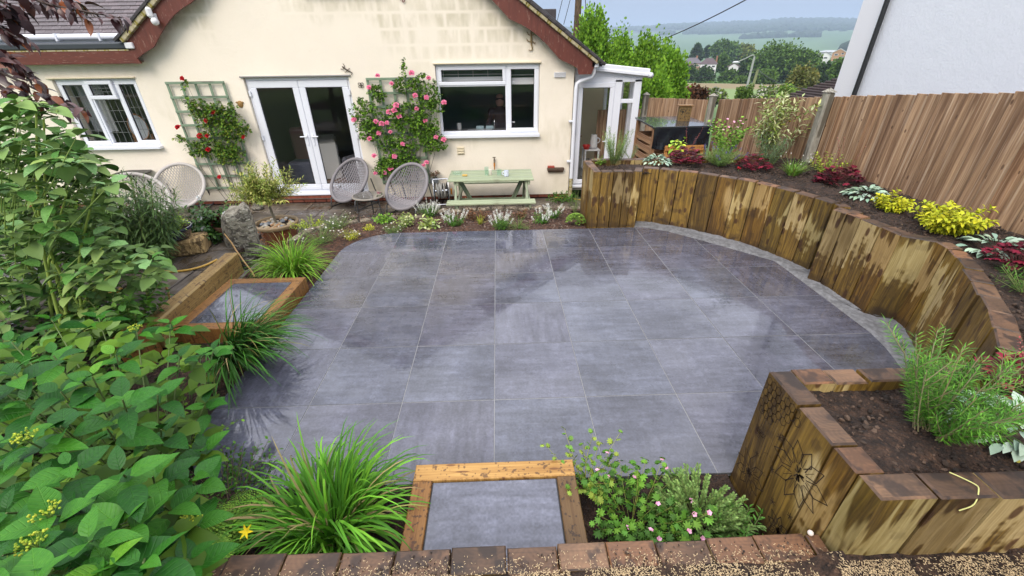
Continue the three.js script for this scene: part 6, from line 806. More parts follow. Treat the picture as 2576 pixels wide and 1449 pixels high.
bush('spiraea', 'large golden yellow spiraea against the fence', bedP(Zr5(1150, 985)), { stems: 50, L: 0.24, el0: 1.5, el1: 0.45, n: 22, side: 1, leaf: LT.ovate, size: 0.046, angle: 1.0, pal: PAL.lime, stemCol: stemB, r0: 0.07 });
{ const P = plant('red_flower', 'single small red flower on the raised bed soil', 'flower', bedP(Zr4(1137, 1085))); for (let k = 0; k < 30; k++) leafAdd(P.fl, LT.tiny, leafM(V(gauss() * 0.02, 0.03 + gauss() * 0.015, gauss() * 0.02), dirUp(rnd() * 6, 0.6), 0.022), tone(PAL.red)); P.st.tube([O, V(0, 0.03, 0)], 0.003, 4, [0.1, 0.2, 0.05]); P.done(); }
bush('herb', 'feathery green plant at the edge beyond the heuchera', onG(2574, 735, 0.668), { stems: 16, L: 0.2, el1: 0.4, n: 22, leaf: LT.needle, size: 0.04, pal: PAL.green });
{ const P = plant('yellowed_leaf', 'fallen yellowing lambs ear leaf on the planter soil', 'leaf', onG(2548, 1118, 0.675)); leafAdd(P.lf, LT.spoon, leafM(O, dirUp(2.2, 0.2), 0.09), [0.4, 0.36, 0.06]); P.done(M.leafMatte); }
// ----- house bed -----
const hb = (x, y) => onF(...A3(x, y), (X, Z) => bedH(X, Z) + 0.005);
const salvia = (label, x, y, s = 1) => bush('white_salvia', label, hb(x, y), { stems: Math.round(30 * s), L: 0.15 * s, el0: 1.5, el1: 0.6, n: 14, leaf: LT.lance, size: 0.04, angle: 1.0, pal: PAL.green, wide: 1.4, r0: 0.05, tip: (P, pts) => { if (rnd() < 0.75) spikes(PAL.white, 0.085 * s, 0.015)(P, pts); }, grp: 'white salvias' });
salvia('white salvia in front of the hose reel', 1095, 678, 1.15); salvia('white salvia below the left bench end', 1325, 750, 1.1); salvia('white salvia below the table middle', 1735, 785, 1.1); salvia('white salvia below the right bench end', 2085, 730, 0.9); salvia('white salvia closest to the house corner', 2195, 685, 0.9);
const daisies = (label, x, y, s, pal = PAL.green) => bush('daisy', label, hb(x, y), { stems: Math.round(40 * s), L: 0.17 * s, el1: 0.35, n: 12, leaf: LT.lanceThin, size: 0.035, pal, r0: 0.06 * s, tip: (P, pts) => { if (rnd() < 0.4) { const m = mat4(0, 0, 0); P.fl.geo(daisy, mat4(pts[pts.length - 1].x, pts[pts.length - 1].y + 0.01, pts[pts.length - 1].z, rr(0, 0.8), rnd() * 6, 0, 0.013)); } }, grp: 'small white daisies' });
daisies('loose daisy clump at the kerb below the grey chair', 300, 770, 1.3); daisies('daisy clump beside the bright day lily', 140, 900, 1.5); daisies('small daisy clump near the patio edge', 780, 812, 0.9); daisies('sprig of daisies with lime foliage on the bare soil', 395, 865, 0.7, PAL.lime);
bush('leafy_herb', 'fresh green leafy herb below the side table', hb(705, 730), { stems: 22, L: 0.14, el1: 0.4, n: 9, leaf: LT.ovate, size: 0.045, pal: PAL.fresh }); bush('euonymus', 'cream edged euonymus in the house bed', hb(890, 760), { stems: 26, L: 0.17, el1: 0.5, n: 10, leaf: LT.ovate, size: 0.042, pal: PAL.cream }); bush('hosta', 'cream edged hosta below the hose reel', hb(1090, 775), { stems: 22, L: 0.14, el1: 0.3, n: 6, leaf: LT.ovate, size: 0.07, pal: PAL.cream }); bush('withered_plant', 'withered brown plant in the house bed', hb(1510, 700), { stems: 34, L: 0.16, el1: 0.3, n: 10, leaf: LT.lobed, size: 0.03, pal: PAL.bronze, stemCol: stemB, r0: 0.09 }); clump('grass_tuft', 'yellow green grass tuft beside the withered plant', hb(1548, 745), { n: 60, r: 0.03, L: 0.13, w: 0.005, droop: 0.9, pal: [[0.28, 0.34, 0.06], [0.16, 0.28, 0.05]] }); bush('fennel', 'feathery green fennel near the patio edge', hb(1880, 780), { stems: 22, L: 0.2, el0: 1.4, el1: 0.25, n: 30, leaf: LT.needle, size: 0.03, pal: PAL.green, lift: -0.5 }); bush('withered_plant', 'brown tinted seedling behind the fennel', hb(1905, 690), { stems: 18, L: 0.14, el1: 0.5, n: 10, leaf: LT.lobed, size: 0.028, pal: PAL.bronze });
{ const P = plant('sedum', 'round dense green sedum beside the timber corner', 'plant', hb(2388, 752)); for (let k = 0; k < 260; k++) { const az = rnd() * 6.283, u = Math.sqrt(rnd()), el = Math.acos(u), d = dirUp(az, Math.PI / 2 - el * 0.98), c = d.clone().multiplyScalar(0.125); c.y = c.y * 0.95 + 0.03; for (let j = 0; j < 9; j++) leafAdd(P.lf, LT.tiny, leafM(c, d.clone().add(dirUp(j * 0.7 + az, 0.1).multiplyScalar(0.8 + (j % 3) * 0.3)), 0.022, 0, 1.1), tone([[0.16, 0.34, 0.08], [0.24, 0.44, 0.12], [0.1, 0.25, 0.06]])); } P.done(M.leafMatte); }
bush('herb', 'wispy green weed beside the downpipe', hb(2385, 640), { stems: 16, L: 0.32, el1: 1.0, n: 16, leaf: LT.needle, size: 0.035, pal: PAL.green }); bush('herb', 'low lime sedum near the patio edge', hb(565, 795), { stems: 18, L: 0.08, el1: 0.3, n: 10, leaf: LT.tiny, size: 0.02, pal: PAL.lime }); bush('herb', 'lime sedum spreading over the kerb stones', hb(70, 770), { stems: 60, L: 0.14, el1: 0.2, n: 10, leaf: LT.tiny, size: 0.022, pal: [[0.3, 0.42, 0.04], [0.2, 0.34, 0.04]], r0: 0.2 }); bush('herb', 'weeds at the foot of the house corner', V(1.3, PAV, -3.1), { stems: 30, L: 0.2, el1: 0.4, n: 12, leaf: LT.lobed, size: 0.035, pal: PAL.green, r0: 0.2 });
// ----- front right bed -----
bush('geranium', 'pink flowered geranium beside the front step', V(0.66, -0.01, 3.86), { stems: 38, L: 0.3, el0: 1.45, el1: 0.35, n: 9, from: 0.3, leaf: LT.lobed7, size: 0.045, angle: 1.2, pal: [[0.06, 0.19, 0.03], [0.1, 0.27, 0.04], [0.04, 0.13, 0.025]], stemCol: [[0.2, 0.3, 0.08]], wig: 0.12, r0: 0.1, rs: 0.0018, tip: (P, pts) => { if (rnd() < 0.5) P.fl.geo(fivePetal, mat4(pts[pts.length - 1].x, pts[pts.length - 1].y, pts[pts.length - 1].z, rr(0, 1.2), rnd() * 6, 0, 0.013)); } });
bush('geranium', 'sprawling geranium stems hanging over the step corner', V(0.47, 0.02, 3.66), { stems: 14, L: 0.3, el0: 1.5, el1: 0.7, n: 9, leaf: LT.lobed7, size: 0.036, angle: 1.1, pal: [[0.1, 0.26, 0.05], [0.2, 0.34, 0.07]], stemCol: [[0.26, 0.32, 0.1]], wig: 0.14, rs: 0.0016 });
bush('hebe', 'dense rounded grey green hebe in the front bed', V(0.98, -0.01, 3.85), { stems: 110, L: 0.2, el0: 1.55, el1: 0.35, n: 22, whorl: 3, from: 0.4, leaf: LT.tiny, size: 0.016, angle: 0.8, pal: [[0.13, 0.27, 0.1], [0.19, 0.36, 0.15], [0.09, 0.2, 0.07]], r0: 0.07, mat: M.leafMatte });
bush('campanula', 'dark leafy shoots between the hebe and the planter', V(1.12, -0.01, 3.98), { stems: 24, L: 0.18, el1: 0.35, n: 26, leaf: LT.lance, size: 0.034, angle: 0.9, pal: [[0.06, 0.2, 0.04], [0.09, 0.26, 0.06]], r0: 0.08, wide: 1.2 });
// ----- front left small plants -----
function fern(label, b, n, L, az0, spread) { const P = plant('fern', label, 'fern', b, 'ferns'); for (let k = 0; k < n; k++) { const az = az0 + gauss() * spread, d = dirUp(az, rr(0.3, 0.8)), pts = [V(0, 0, 0)], N = 18, s = L * rr(0.7, 1.1); for (let i = 0; i < N; i++) { d.y -= 0.05; d.normalize(); pts.push(pts[i].clone().addScaledVector(d, s / N)); } P.st.tube(pts, 0.0018, 4, [0.2, 0.3, 0.08], 0.0006); const side = V().crossVectors(d, UP).normalize(); for (let i = 2; i <= N; i++) { const t = i / N, w = s * 0.36 * Math.sin(Math.PI * Math.pow(t, 0.7)) + 0.006; for (const q of [-1, 1]) { const dir = side.clone().multiplyScalar(q).addScaledVector(d, 0.35); const m = 7; for (let j = 0; j < m; j++) { const pp = pts[i].clone().addScaledVector(dir, w * (j + 0.5) / m); for (const z of [-1, 1]) leafAdd(P.lf, LT.tiny, leafM(pp, dir.clone().multiplyScalar(0.5).addScaledVector(d, z), w / m * 1.5 * (1 - j / m * 0.5)), tone([[0.14, 0.34, 0.06], [0.2, 0.42, 0.08], [0.09, 0.25, 0.05]])); } } } } return P.done(M.leafMatte); }
fern('light green fern fronds beside the day lily', onG(650, 1345, 0.06), 10, 0.3, 3.6, 0.9); fern('fern frond reaching over the sleeper edging', onG(470, 1400, 0.3), 4, 0.26, 0.3, 0.4);
bush('herb', 'low creeping herb at the rounded patio corner', onG(575, 1265, 0.0), { stems: 60, L: 0.22, el1: 0.15, n: 12, leaf: LT.tiny, size: 0.024, pal: PAL.green, r0: 0.16, stemCol: stemB, wig: 0.14 }); bush('geranium', 'wiry pink cranesbill trailing over the patio edge', V(-1.78, 0.03, 3.35), { stems: 26, L: 0.26, el1: 0.2, n: 9, leaf: LT.lobed, size: 0.026, pal: PAL.fresh, r0: 0.08, wig: 0.14, tip: (P, pts) => { if (rnd() < 0.22) P.fl.geo(fivePetal, mat4(pts[6].x, pts[6].y, pts[6].z, 0.5, 0, 0, 0.013)); } });
// ----- climbing roses -----
function climber(name, label, blobs, blooms, pal, bg, size, leafN) {
  const P = plant(name, label, 'rose', V(0, 0, 0)); for (const [x, y, rx, ry, k] of blobs) for (let i = 0; i < leafN * k; i++) { const a = rnd() * 6.283, r = Math.pow(rnd(), 0.6), cx = x + Math.cos(a) * r * rx * 1.3, cy = y + Math.sin(a) * r * ry * 1.3, cz = WALLZ + 0.09 + rnd() * 0.13, d = dirUp(rnd() * 6.28, gauss() * 0.6); d.z = Math.abs(d.z) * 0.8 + 0.1; d.normalize(); const p = V(cx, cy, cz); for (let j = 0; j < 5; j++) { const q = p.clone().addScaledVector(d, 0.02 * (j >> 1)); const s = V().crossVectors(d, V(0, 0, 1)).multiplyScalar(j === 4 ? 0 : j % 2 ? 1 : -1); leafAdd(P.lf, LT.ovate, leafM(q, d.clone().multiplyScalar(0.5).add(s).add(V(0, 0, 0.2)), rr(0.035, 0.058), gauss() * 0.6, 1.1), tone(pal, 0.3)); } }
  for (let i = 0; i < blobs.length; i++) { const b = blobs[i], a = V(lerp(blobs[0][0], b[0], 0.3), PAV, WALLZ + 0.1); const c = new THREE.CatmullRomCurve3([a, V(lerp(a.x, b[0], 0.7) + gauss() * 0.08, lerp(PAV, b[1], 0.55), WALLZ + 0.09), V(b[0], b[1] + b[3] * 0.7, WALLZ + 0.11)]).getPoints(14); P.st.tube(c, 0.005, 5, [0.09, 0.08, 0.04], 0.002); }
  P.done(M.leaf); for (const [x, y] of blooms) { const p = onW(x, y, WALLZ + 0.22), m = put('rose_bloom', bg, M.petal, P.t); m.position.copy(p); m.rotation.set(rr(0.5, 1.1), rr(-1, 1), 0); m.scale.setScalar(size * rr(0.8, 1.25)); }
}
const Zb = (x, y) => [(900 + x / 1.61) / 1.5652, (y / 1.61) / 1.5652], Za = (x, y) => [(x / 1.811) / 1.5652, (y / 1.811) / 1.5652];
const blob = (f, x, y, rx, ry, k = 1) => { const p = onW(...f(x, y), WALLZ + 0.12); return [p.x, p.y, rx, ry, k]; };
setSeed(71);
climber('climbing_rose', 'climbing rose with pink blooms on the trellis beside the kitchen window', [blob(Zb, 1090, 1030, 0.3, 0.16, 1.3), blob(Zb, 1240, 590, 0.2, 0.24, 1), blob(Zb, 940, 590, 0.12, 0.1, 0.35), blob(Zb, 870, 720, 0.2, 0.2, 0.8), blob(Zb, 1100, 740, 0.3, 0.2, 1.2), blob(Zb, 1240, 800, 0.2, 0.2, 1.0), blob(Zb, 900, 820, 0.2, 0.14, 0.6), blob(Zb, 1080, 920, 0.3, 0.16, 1.0), blob(Zb, 1300, 900, 0.2, 0.14, 0.7), blob(Zb, 1320, 670, 0.12, 0.08, 0.25), blob(Zb, 1000, 1060, 0.18, 0.12, 0.6), blob(Zb, 1120, 540, 0.16, 0.1, 0.3), blob(Zb, 1120, 430, 0.04, 0.14, 0.08)], [[945, 480], [1160, 463], [1268, 495], [1033, 530], [1182, 605], [1255, 617], [1365, 650], [1193, 688], [1015, 710], [1050, 700], [1080, 737], [1247, 765], [932, 770], [1005, 778], [970, 785], [953, 843], [1025, 838], [795, 760], [895, 880], [1103, 913], [1315, 870], [1363, 885], [922, 988], [1052, 990], [1255, 1030], [1236, 1048], [1025, 1068], [988, 1095], [930, 1097], [890, 555], [1062, 668]].map(q => Zb(...q)), [[0.08, 0.21, 0.028], [0.13, 0.3, 0.04], [0.045, 0.13, 0.02]], bloom.pink, 0.07, 200);
climber('climbing_rose', 'climbing rose with red blooms on the trellis beside the leaded window', [blob(Za, 1560, 1040, 0.3, 0.22, 1.2), blob(Za, 1450, 790, 0.16, 0.14, 0.7), blob(Za, 1560, 860, 0.26, 0.2, 1.2), blob(Za, 1680, 900, 0.2, 0.2, 0.8), blob(Za, 1420, 1060, 0.16, 0.12, 0.5), blob(Za, 1650, 1090, 0.22, 0.16, 0.7), blob(Za, 1600, 780, 0.2, 0.1, 0.5), blob(Za, 1350, 720, 0.06, 0.1, 0.08), blob(Za, 1300, 990, 0.08, 0.06, 0.12), blob(Za, 1340, 620, 0.04, 0.08, 0.05)], [[1300, 560], [1525, 805], [1470, 862], [1270, 908], [1425, 970], [1480, 970], [1735, 975], [1485, 1068], [1565, 1262]].map(q => Za(...q)), [[0.05, 0.15, 0.025], [0.09, 0.22, 0.035], [0.16, 0.26, 0.045]], bloom.red, 0.07, 170);
// ----- willow in the glazed pot, white rose, bowl plants -----
const POT2 = onG(695, 557, PAV + 0.39);
{ const P = plant('willow_tree', 'small variegated willow standard in the glazed pot', 'tree', V(POT2.x, PAV + 0.32, POT2.z)); P.st.tube([V(0, 0, 0), V(-0.02, 0.2, 0.01), V(-0.04, 0.42, 0)], 0.02, 8, [0.2, 0.18, 0.13], 0.017); for (let k = 0; k < 130; k++) sprig(P.lf, P.st, V(-0.04, 0.4, 0), dirUp(rnd() * 6.283, rr(0.0, 1.35)), rr(0.25, 0.62), { n: 34, from: 0.2, leaf: LT.lance, size: 0.065, wide: 1.25, angle: 0.75, pal: [[0.28, 0.38, 0.12], [0.4, 0.48, 0.2], [0.16, 0.27, 0.07], [0.2, 0.32, 0.08]], stemCol: [[0.25, 0.2, 0.1]], r: 0.003, lift: 0.15, wig: 0.12 }); P.done(); }
{ const b = onG(641, 696, 0.0), c = onW(528, 556, 0.5), P = plant('white_rose', 'white rose bush with dark glossy leaves beside the blue bowl', 'rose', V(c.x, 0.0, c.z)); P.st.tube([V(0.1, 0, 0.1), V(0.04, 0.3, 0.02), V(0, c.y - 0.1, 0)], 0.01, 7, [0.12, 0.14, 0.06]); for (let k = 0; k < 80; k++) sprig(P.lf, P.st, V(0, c.y - 0.1, 0), dirUp(rnd() * 6.283, rr(-0.5, 1.3)), rr(0.14, 0.38), { n: 17, from: 0.2, leaf: LT.ovate, size: 0.055, angle: 1.1, pal: PAL.deep, r: 0.003, wide: 1.1 }); P.done(M.leafShiny); for (const [x, y] of [[500, 498], [566, 538], [512, 575], [503, 548]]) { const m = put('rose_bloom', bloom.white, M.petal, P.t); m.position.copy(onW(x, y, 0.68).sub(P.t.position)); m.rotation.x = 0.9; m.scale.setScalar(0.04); } }
bush('creeping_jenny', 'lime green plants filling the blue bowl', V(-3.27, 0.46, 0.94), { stems: 40, L: 0.15, el1: 0.2, n: 10, leaf: LT.tiny, size: 0.03, pal: [[0.3, 0.48, 0.03], [0.2, 0.4, 0.03]], r0: 0.1 });
{ const P = plant('houseleek', 'dark red houseleek cushion behind the stone', 'plant', V(-3.02, 0.34, 0.5)); for (let k = 0; k < 260; k++) { const d = dirUp(rnd() * 6.283, Math.acos(rnd() * 0.95)); leafAdd(P.lf, LT.ovate, leafM(d.clone().multiply(V(0.12, 0.09, 0.12)), d, 0.04), tone([[0.16, 0.02, 0.03], [0.1, 0.015, 0.025]])); } P.done(); }
bush('acer', 'low orange brown shrub behind the standing stone', V(-3.3, PAV, -1.0), { stems: 30, L: 0.4, el1: 0.3, n: 14, leaf: LT.lobed, size: 0.03, pal: [[0.3, 0.12, 0.04], [0.2, 0.1, 0.04]], stemCol: stemB, r0: 0.2 });
// succulent in the wall box
bush('succulent', 'brownish succulent in the small wall planter', V(-1.21, -0.14, WALLZ + 0.06), { stems: 9, L: 0.14, el1: 0.6, n: 9, from: 0.6, leaf: LT.spoon, size: 0.05, pal: [[0.14, 0.12, 0.06], [0.2, 0.1, 0.06]], stemCol: stemB, rs: 0.006 });
// ----- left shrubs -----
setSeed(515);
{ // spurge: whorled shoots
  const P = plant('spurge', 'grey green spurge with whorled narrow leaves below the leaded window', 'shrub', V(-3.9, 0.2, 0.9)); const tips = []; for (let k = 0; k < 120; k++) { const x = rr(205, 440), y = rr(415, 650); if (x + (640 - y) * 0.35 > 470 && y < 470) continue; if (y < 400 + (x - 200) * 0.28) continue; tips.push(onW(x, y, rr(0.75, 1.25))); } for (const c of tips) { const l = c.clone().sub(P.t.position), b = V(l.x * 0.45, -0.15, l.z * 0.4); const d = l.clone().sub(b); sprig(P.lf, P.st, b, d, d.length(), { n: 56, from: 0.5, leaf: LT.lanceThin, size: t => lerp(0.13, 0.075, sst(0.75, 1, t)), angle: t => lerp(1.45, 0.45, sst(0.82, 1, t)), pal: PAL.euph, r: 0.005, stemCol: [[0.16, 0.22, 0.1]], wig: 0.02, wide: 1.25 }); } P.done(M.leaf); }
function bigLeafMat(seedv, cols, veins) { // leaf print: veins in colour and relief
  const vein = (u, v) => { const s = Math.abs(u - 0.5) * 2, mid = sst(0.05, 0.0, s), a = v - s * 0.28, f = (a * veins) % 1, side = sst(0.16, 0.0, Math.abs(f - 0.5)) * sst(0.98, 0.7, s); return [Math.max(mid, side * 0.75), a]; };
  const map = tex(128, 256, (u, v) => { const [k] = vein(u, v), n = fbm(u, v, 8, 16, 3, seedv); return mix3(mix3(cols[0], cols[1], n), cols[2], k * 0.35); }); const b = tex(128, 256, (u, v) => { const [k, a] = vein(u, v); return 1 - k * 0.5; }, { srgb: false }); return phys({ map, bumpMap: b, bumpScale: 0.0022, roughness: 0.45, specularIntensity: 0.45, vertexColors: true, side: THREE.DoubleSide });
}
const bigGeo = (T) => { const g = new THREE.BufferGeometry(); g.setAttribute('position', new THREE.Float32BufferAttribute(T.P, 3)); g.setAttribute('normal', new THREE.Float32BufferAttribute(T.N, 3)); g.setAttribute('uv', new THREE.Float32BufferAttribute(T.U, 2)); g.setIndex(T.I); return g; };
{ // leafy dogwood in the near left corner, leaves single
  const mats = [[[34, 84, 20], [50, 108, 28], [84, 136, 52]], [[46, 100, 24], [66, 124, 32], [104, 152, 60]], [[24, 68, 18], [36, 88, 24], [66, 114, 46]], [[72, 122, 28], [96, 146, 36], [128, 170, 70]]].map((c, i) => { const m = bigLeafMat(171 + i, c, 7); m.vertexColors = false; return m; });
  const geos = [leafT(0.56, 8, 'ovate', 0.14, 0.3, 0.03), leafT(0.62, 8, 'ovate', 0.2, 0.18, 0.05), leafT(0.5, 8, 'ovate', 0.1, 0.42, 0.02)].map(bigGeo), t = thing('dogwood_shrub', 'large leaved green dogwood shrub with budding flower heads in the corner', 'shrub', [-1.75, 0, 3.62]);
  const st = new MB(), inner = new MB(), bud = new MB(), org = t.position; let cnt = 0;
  const inside = (x, y) => x < 540 - Math.max(0, y - 1000) * 0.16 && y > 770 + Math.max(0, x - 420) * 0.9 && y > 770 + Math.max(0, 150 - x) * 0.55;
  const tips = []; for (let tries = 0; tries < 4000 && tips.length < 52; tries++) { const x = rr(-60, 600), y = rr(770, 1480); if (!inside(x, y)) continue; if (tips.some(q => Math.hypot(q[0] - x, q[1] - y) < 78)) continue; tips.push([x, y]); }
  for (const [x, y] of tips) { const e = Math.min(1, (560 - x) / 220, (y - 740) / 180), h = lerp(0.42, 0.84, clamp(e)) + rr(-0.07, 0.05), p = onG(x, y, h).sub(org), b = V(p.x * 0.25, 0.02, p.z * 0.25), d = p.clone().sub(b); st.tube([b, V(p.x * 0.6, p.y * 0.55, p.z * 0.6), p], 0.005, 6, [0.1, 0.15, 0.04], 0.003);
    const az0 = rnd() * 3.14, up = V(p.x * 0.5, 0.7, p.z * 0.5).normalize(); const nP = 3; for (let k = 0; k < nP; k++) for (const s of [0, Math.PI]) { if (cnt >= 298) break; const az = az0 + k * 1.57 + s + gauss() * 0.25, el = lerp(0.0, 0.55, k / (nP - 1)) + gauss() * 0.22, dir = dirUp(az, el).addScaledVector(up, 0.15), L = lerp(0.14, 0.08, k / (nP - 1)) * rr(0.75, 1.15), pos = p.clone().add(V(0, -0.05 + k * 0.025, 0)).addScaledVector(dir, 0.012); const m = put('leaf', geos[Math.floor(rnd() * 3)], mats[k === nP - 1 && rnd() < 0.15 ? 3 : Math.floor(rnd() * 3)], t); m.applyMatrix4(leafM(pos, dir, L, gauss() * 0.45, rr(0.85, 1.2))); cnt++; }
    if (rnd() < 0.16) for (let k = 0; k < 46; k++) { const a = rnd() * 6.28, r = Math.sqrt(rnd()) * 0.035, q = p.clone().add(V(Math.cos(a) * r, 0.02 + rr(0, 0.014), Math.sin(a) * r)); bud.geo(new THREE.IcosahedronGeometry(0.0035, 0), mat4(q.x, q.y, q.z), tone([[0.2, 0.34, 0.04], [0.3, 0.42, 0.06]])); if (k % 3 === 0) bud.tube([p, q], 0.0008, 3, [0.2, 0.3, 0.05]); } }
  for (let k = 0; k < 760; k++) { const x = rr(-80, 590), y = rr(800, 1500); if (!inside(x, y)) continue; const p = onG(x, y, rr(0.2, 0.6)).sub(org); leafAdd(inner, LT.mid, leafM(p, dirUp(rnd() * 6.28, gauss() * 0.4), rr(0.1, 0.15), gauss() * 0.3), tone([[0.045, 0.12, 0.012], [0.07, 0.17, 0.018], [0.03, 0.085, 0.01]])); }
  stuff(st.build('stems', M.stem, t)); stuff(inner.build('inner_foliage', M.leaf, t)); stuff(bud.build('flower_buds', M.petal, t));
}
{ // tall pale leaved shrub at the left edge, leaves single where they show large
  const mats = [[[78, 124, 52], [104, 150, 72], [134, 170, 100]], [[62, 108, 44], [90, 138, 62], [120, 160, 88]], [[100, 144, 82], [130, 168, 108], [156, 186, 136]]].map((c, i) => { const m = bigLeafMat(181 + i, c, 5); m.vertexColors = false; m.roughness = 0.5; return m; });
  const geos = [leafT(0.66, 6, 'round', 0.14, 0.25, 0.03), leafT(0.52, 6, 'ovate', 0.2, 0.3, 0.04)].map(bigGeo), t = thing('lilac_shrub', 'tall shrub with pale rounded leaves and lime stems at the left edge', 'shrub', [-3.25, 0, 2.3]), st = new MB(), inner = new MB(), org = t.position; let cnt = 0;
  for (const [x0, y0, x1, y1] of [[45, 890, 50, 420], [60, 890, 110, 300], [70, 880, 10, 560], [180, 880, 260, 620], [110, 860, 170, 480], [30, 890, 240, 470], [240, 860, 350, 640], [90, 850, 90, 262]]) { const b = V(-0.1 + rr(-0.2, 0.25), -0.02, rr(-0.15, 0.25)), tip = onW(x1, y1, 2.3 + rr(-0.15, 0.15)).sub(org), mid = b.clone().lerp(tip, 0.5).add(V(-0.06, 0.06, 0)); const c = new THREE.CatmullRomCurve3([b, mid, tip]).getPoints(14); st.tube(c, 0.012, 7, [0.3, 0.4, 0.07], 0.005); }
  const ok = (x, y) => { const e = y < 470 ? (x < 60 + (y - 250) * 0.75 + 60) : y < 620 ? x < 290 : x < 410 - Math.max(0, y - 700) * 0.5; return e && y > 258 && y < 860; };
  for (let tries = 0, n = 0; tries < 6000 && n < 150; tries++) { const x = rr(-40, 420), y = rr(250, 880); if (!ok(x, y)) continue; n++; const z = 2.3 + rr(-0.25, 0.3), p = onW(x, y, z).sub(org), az0 = rnd() * 6; if (rnd() < 0.4) st.tube([V(p.x * 0.6 - 0.1, p.y * 0.75, p.z * 0.6), p], 0.004, 5, [0.24, 0.34, 0.08], 0.002); for (let k = 0; k < 5; k++) { const dir = dirUp(az0 + k * 2.2, lerp(-0.3, 0.7, k / 4) + gauss() * 0.25), L = lerp(0.125, 0.08, k / 4) * rr(0.8, 1.25); if (cnt < 296 && rnd() < 0.45) { const m = put('leaf', geos[rnd() < 0.6 ? 0 : 1], mats[Math.floor(rnd() * 3)], t); m.applyMatrix4(leafM(p.clone().addScaledVector(dir, 0.02), dir, L, gauss() * 0.4)); cnt++; } else leafAdd(inner, LT.mid, leafM(p.clone().addScaledVector(dir, 0.02), dir, L, gauss() * 0.4, 1.2), tone(PAL.pale)); } }
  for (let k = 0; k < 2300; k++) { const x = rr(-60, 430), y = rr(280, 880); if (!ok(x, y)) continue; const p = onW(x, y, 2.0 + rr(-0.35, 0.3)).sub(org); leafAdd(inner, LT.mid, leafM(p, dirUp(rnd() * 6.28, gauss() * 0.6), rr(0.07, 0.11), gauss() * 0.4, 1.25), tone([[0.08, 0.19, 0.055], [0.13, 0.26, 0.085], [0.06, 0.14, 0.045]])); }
  stuff(st.build('stems', M.stem, t)); stuff(inner.build('inner_foliage', M.leaf, t));
}
{ // lower dark mixed shrubs: bridal wreath sprays, rose shoots
  bush('spiraea', 'green arching sprays in front of the leaded window', V(-4.2, 0.2, 1.25), { stems: 20, L: 0.9, el0: 1.5, el1: 0.9, n: 70, from: 0.35, side: 3, leaf: LT.ovate, size: 0.05, angle: 1.0, pal: [[0.09, 0.24, 0.04], [0.14, 0.32, 0.05], [0.06, 0.17, 0.03]], stemCol: stemB, rs: 0.005, r0: 0.15, wig: 0.1 });
  bush('rose_bush', 'thorny rose shoots with dark leaflets beside the old paving', V(-2.75, 0.0, 2.35), { stems: 5, L: 0.75, el0: 1.45, el1: 1.0, n: 34, from: 0.35, side: 3, leaf: LT.ovate, size: 0.055, angle: 1.1, pal: PAL.green, stemCol: [[0.14, 0.2, 0.07]], rs: 0.006, wig: 0.08 });
  bush('periwinkle', 'dense dark ground cover under the left shrubs', V(-3.3, 0.0, 2.9), { stems: 170, L: 0.45, el1: 0.2, n: 16, leaf: LT.ovate, size: 0.06, pal: PAL.deep, r0: 0.7, stemCol: stemB, wig: 0.12 });
  bush('periwinkle', 'dense dark ground cover behind the dogwood', V(-2.5, 0.0, 3.5), { stems: 120, L: 0.3, el1: 0.2, n: 14, leaf: LT.ovate, size: 0.05, pal: PAL.green, r0: 0.6, stemCol: stemB, wig: 0.12 });
}
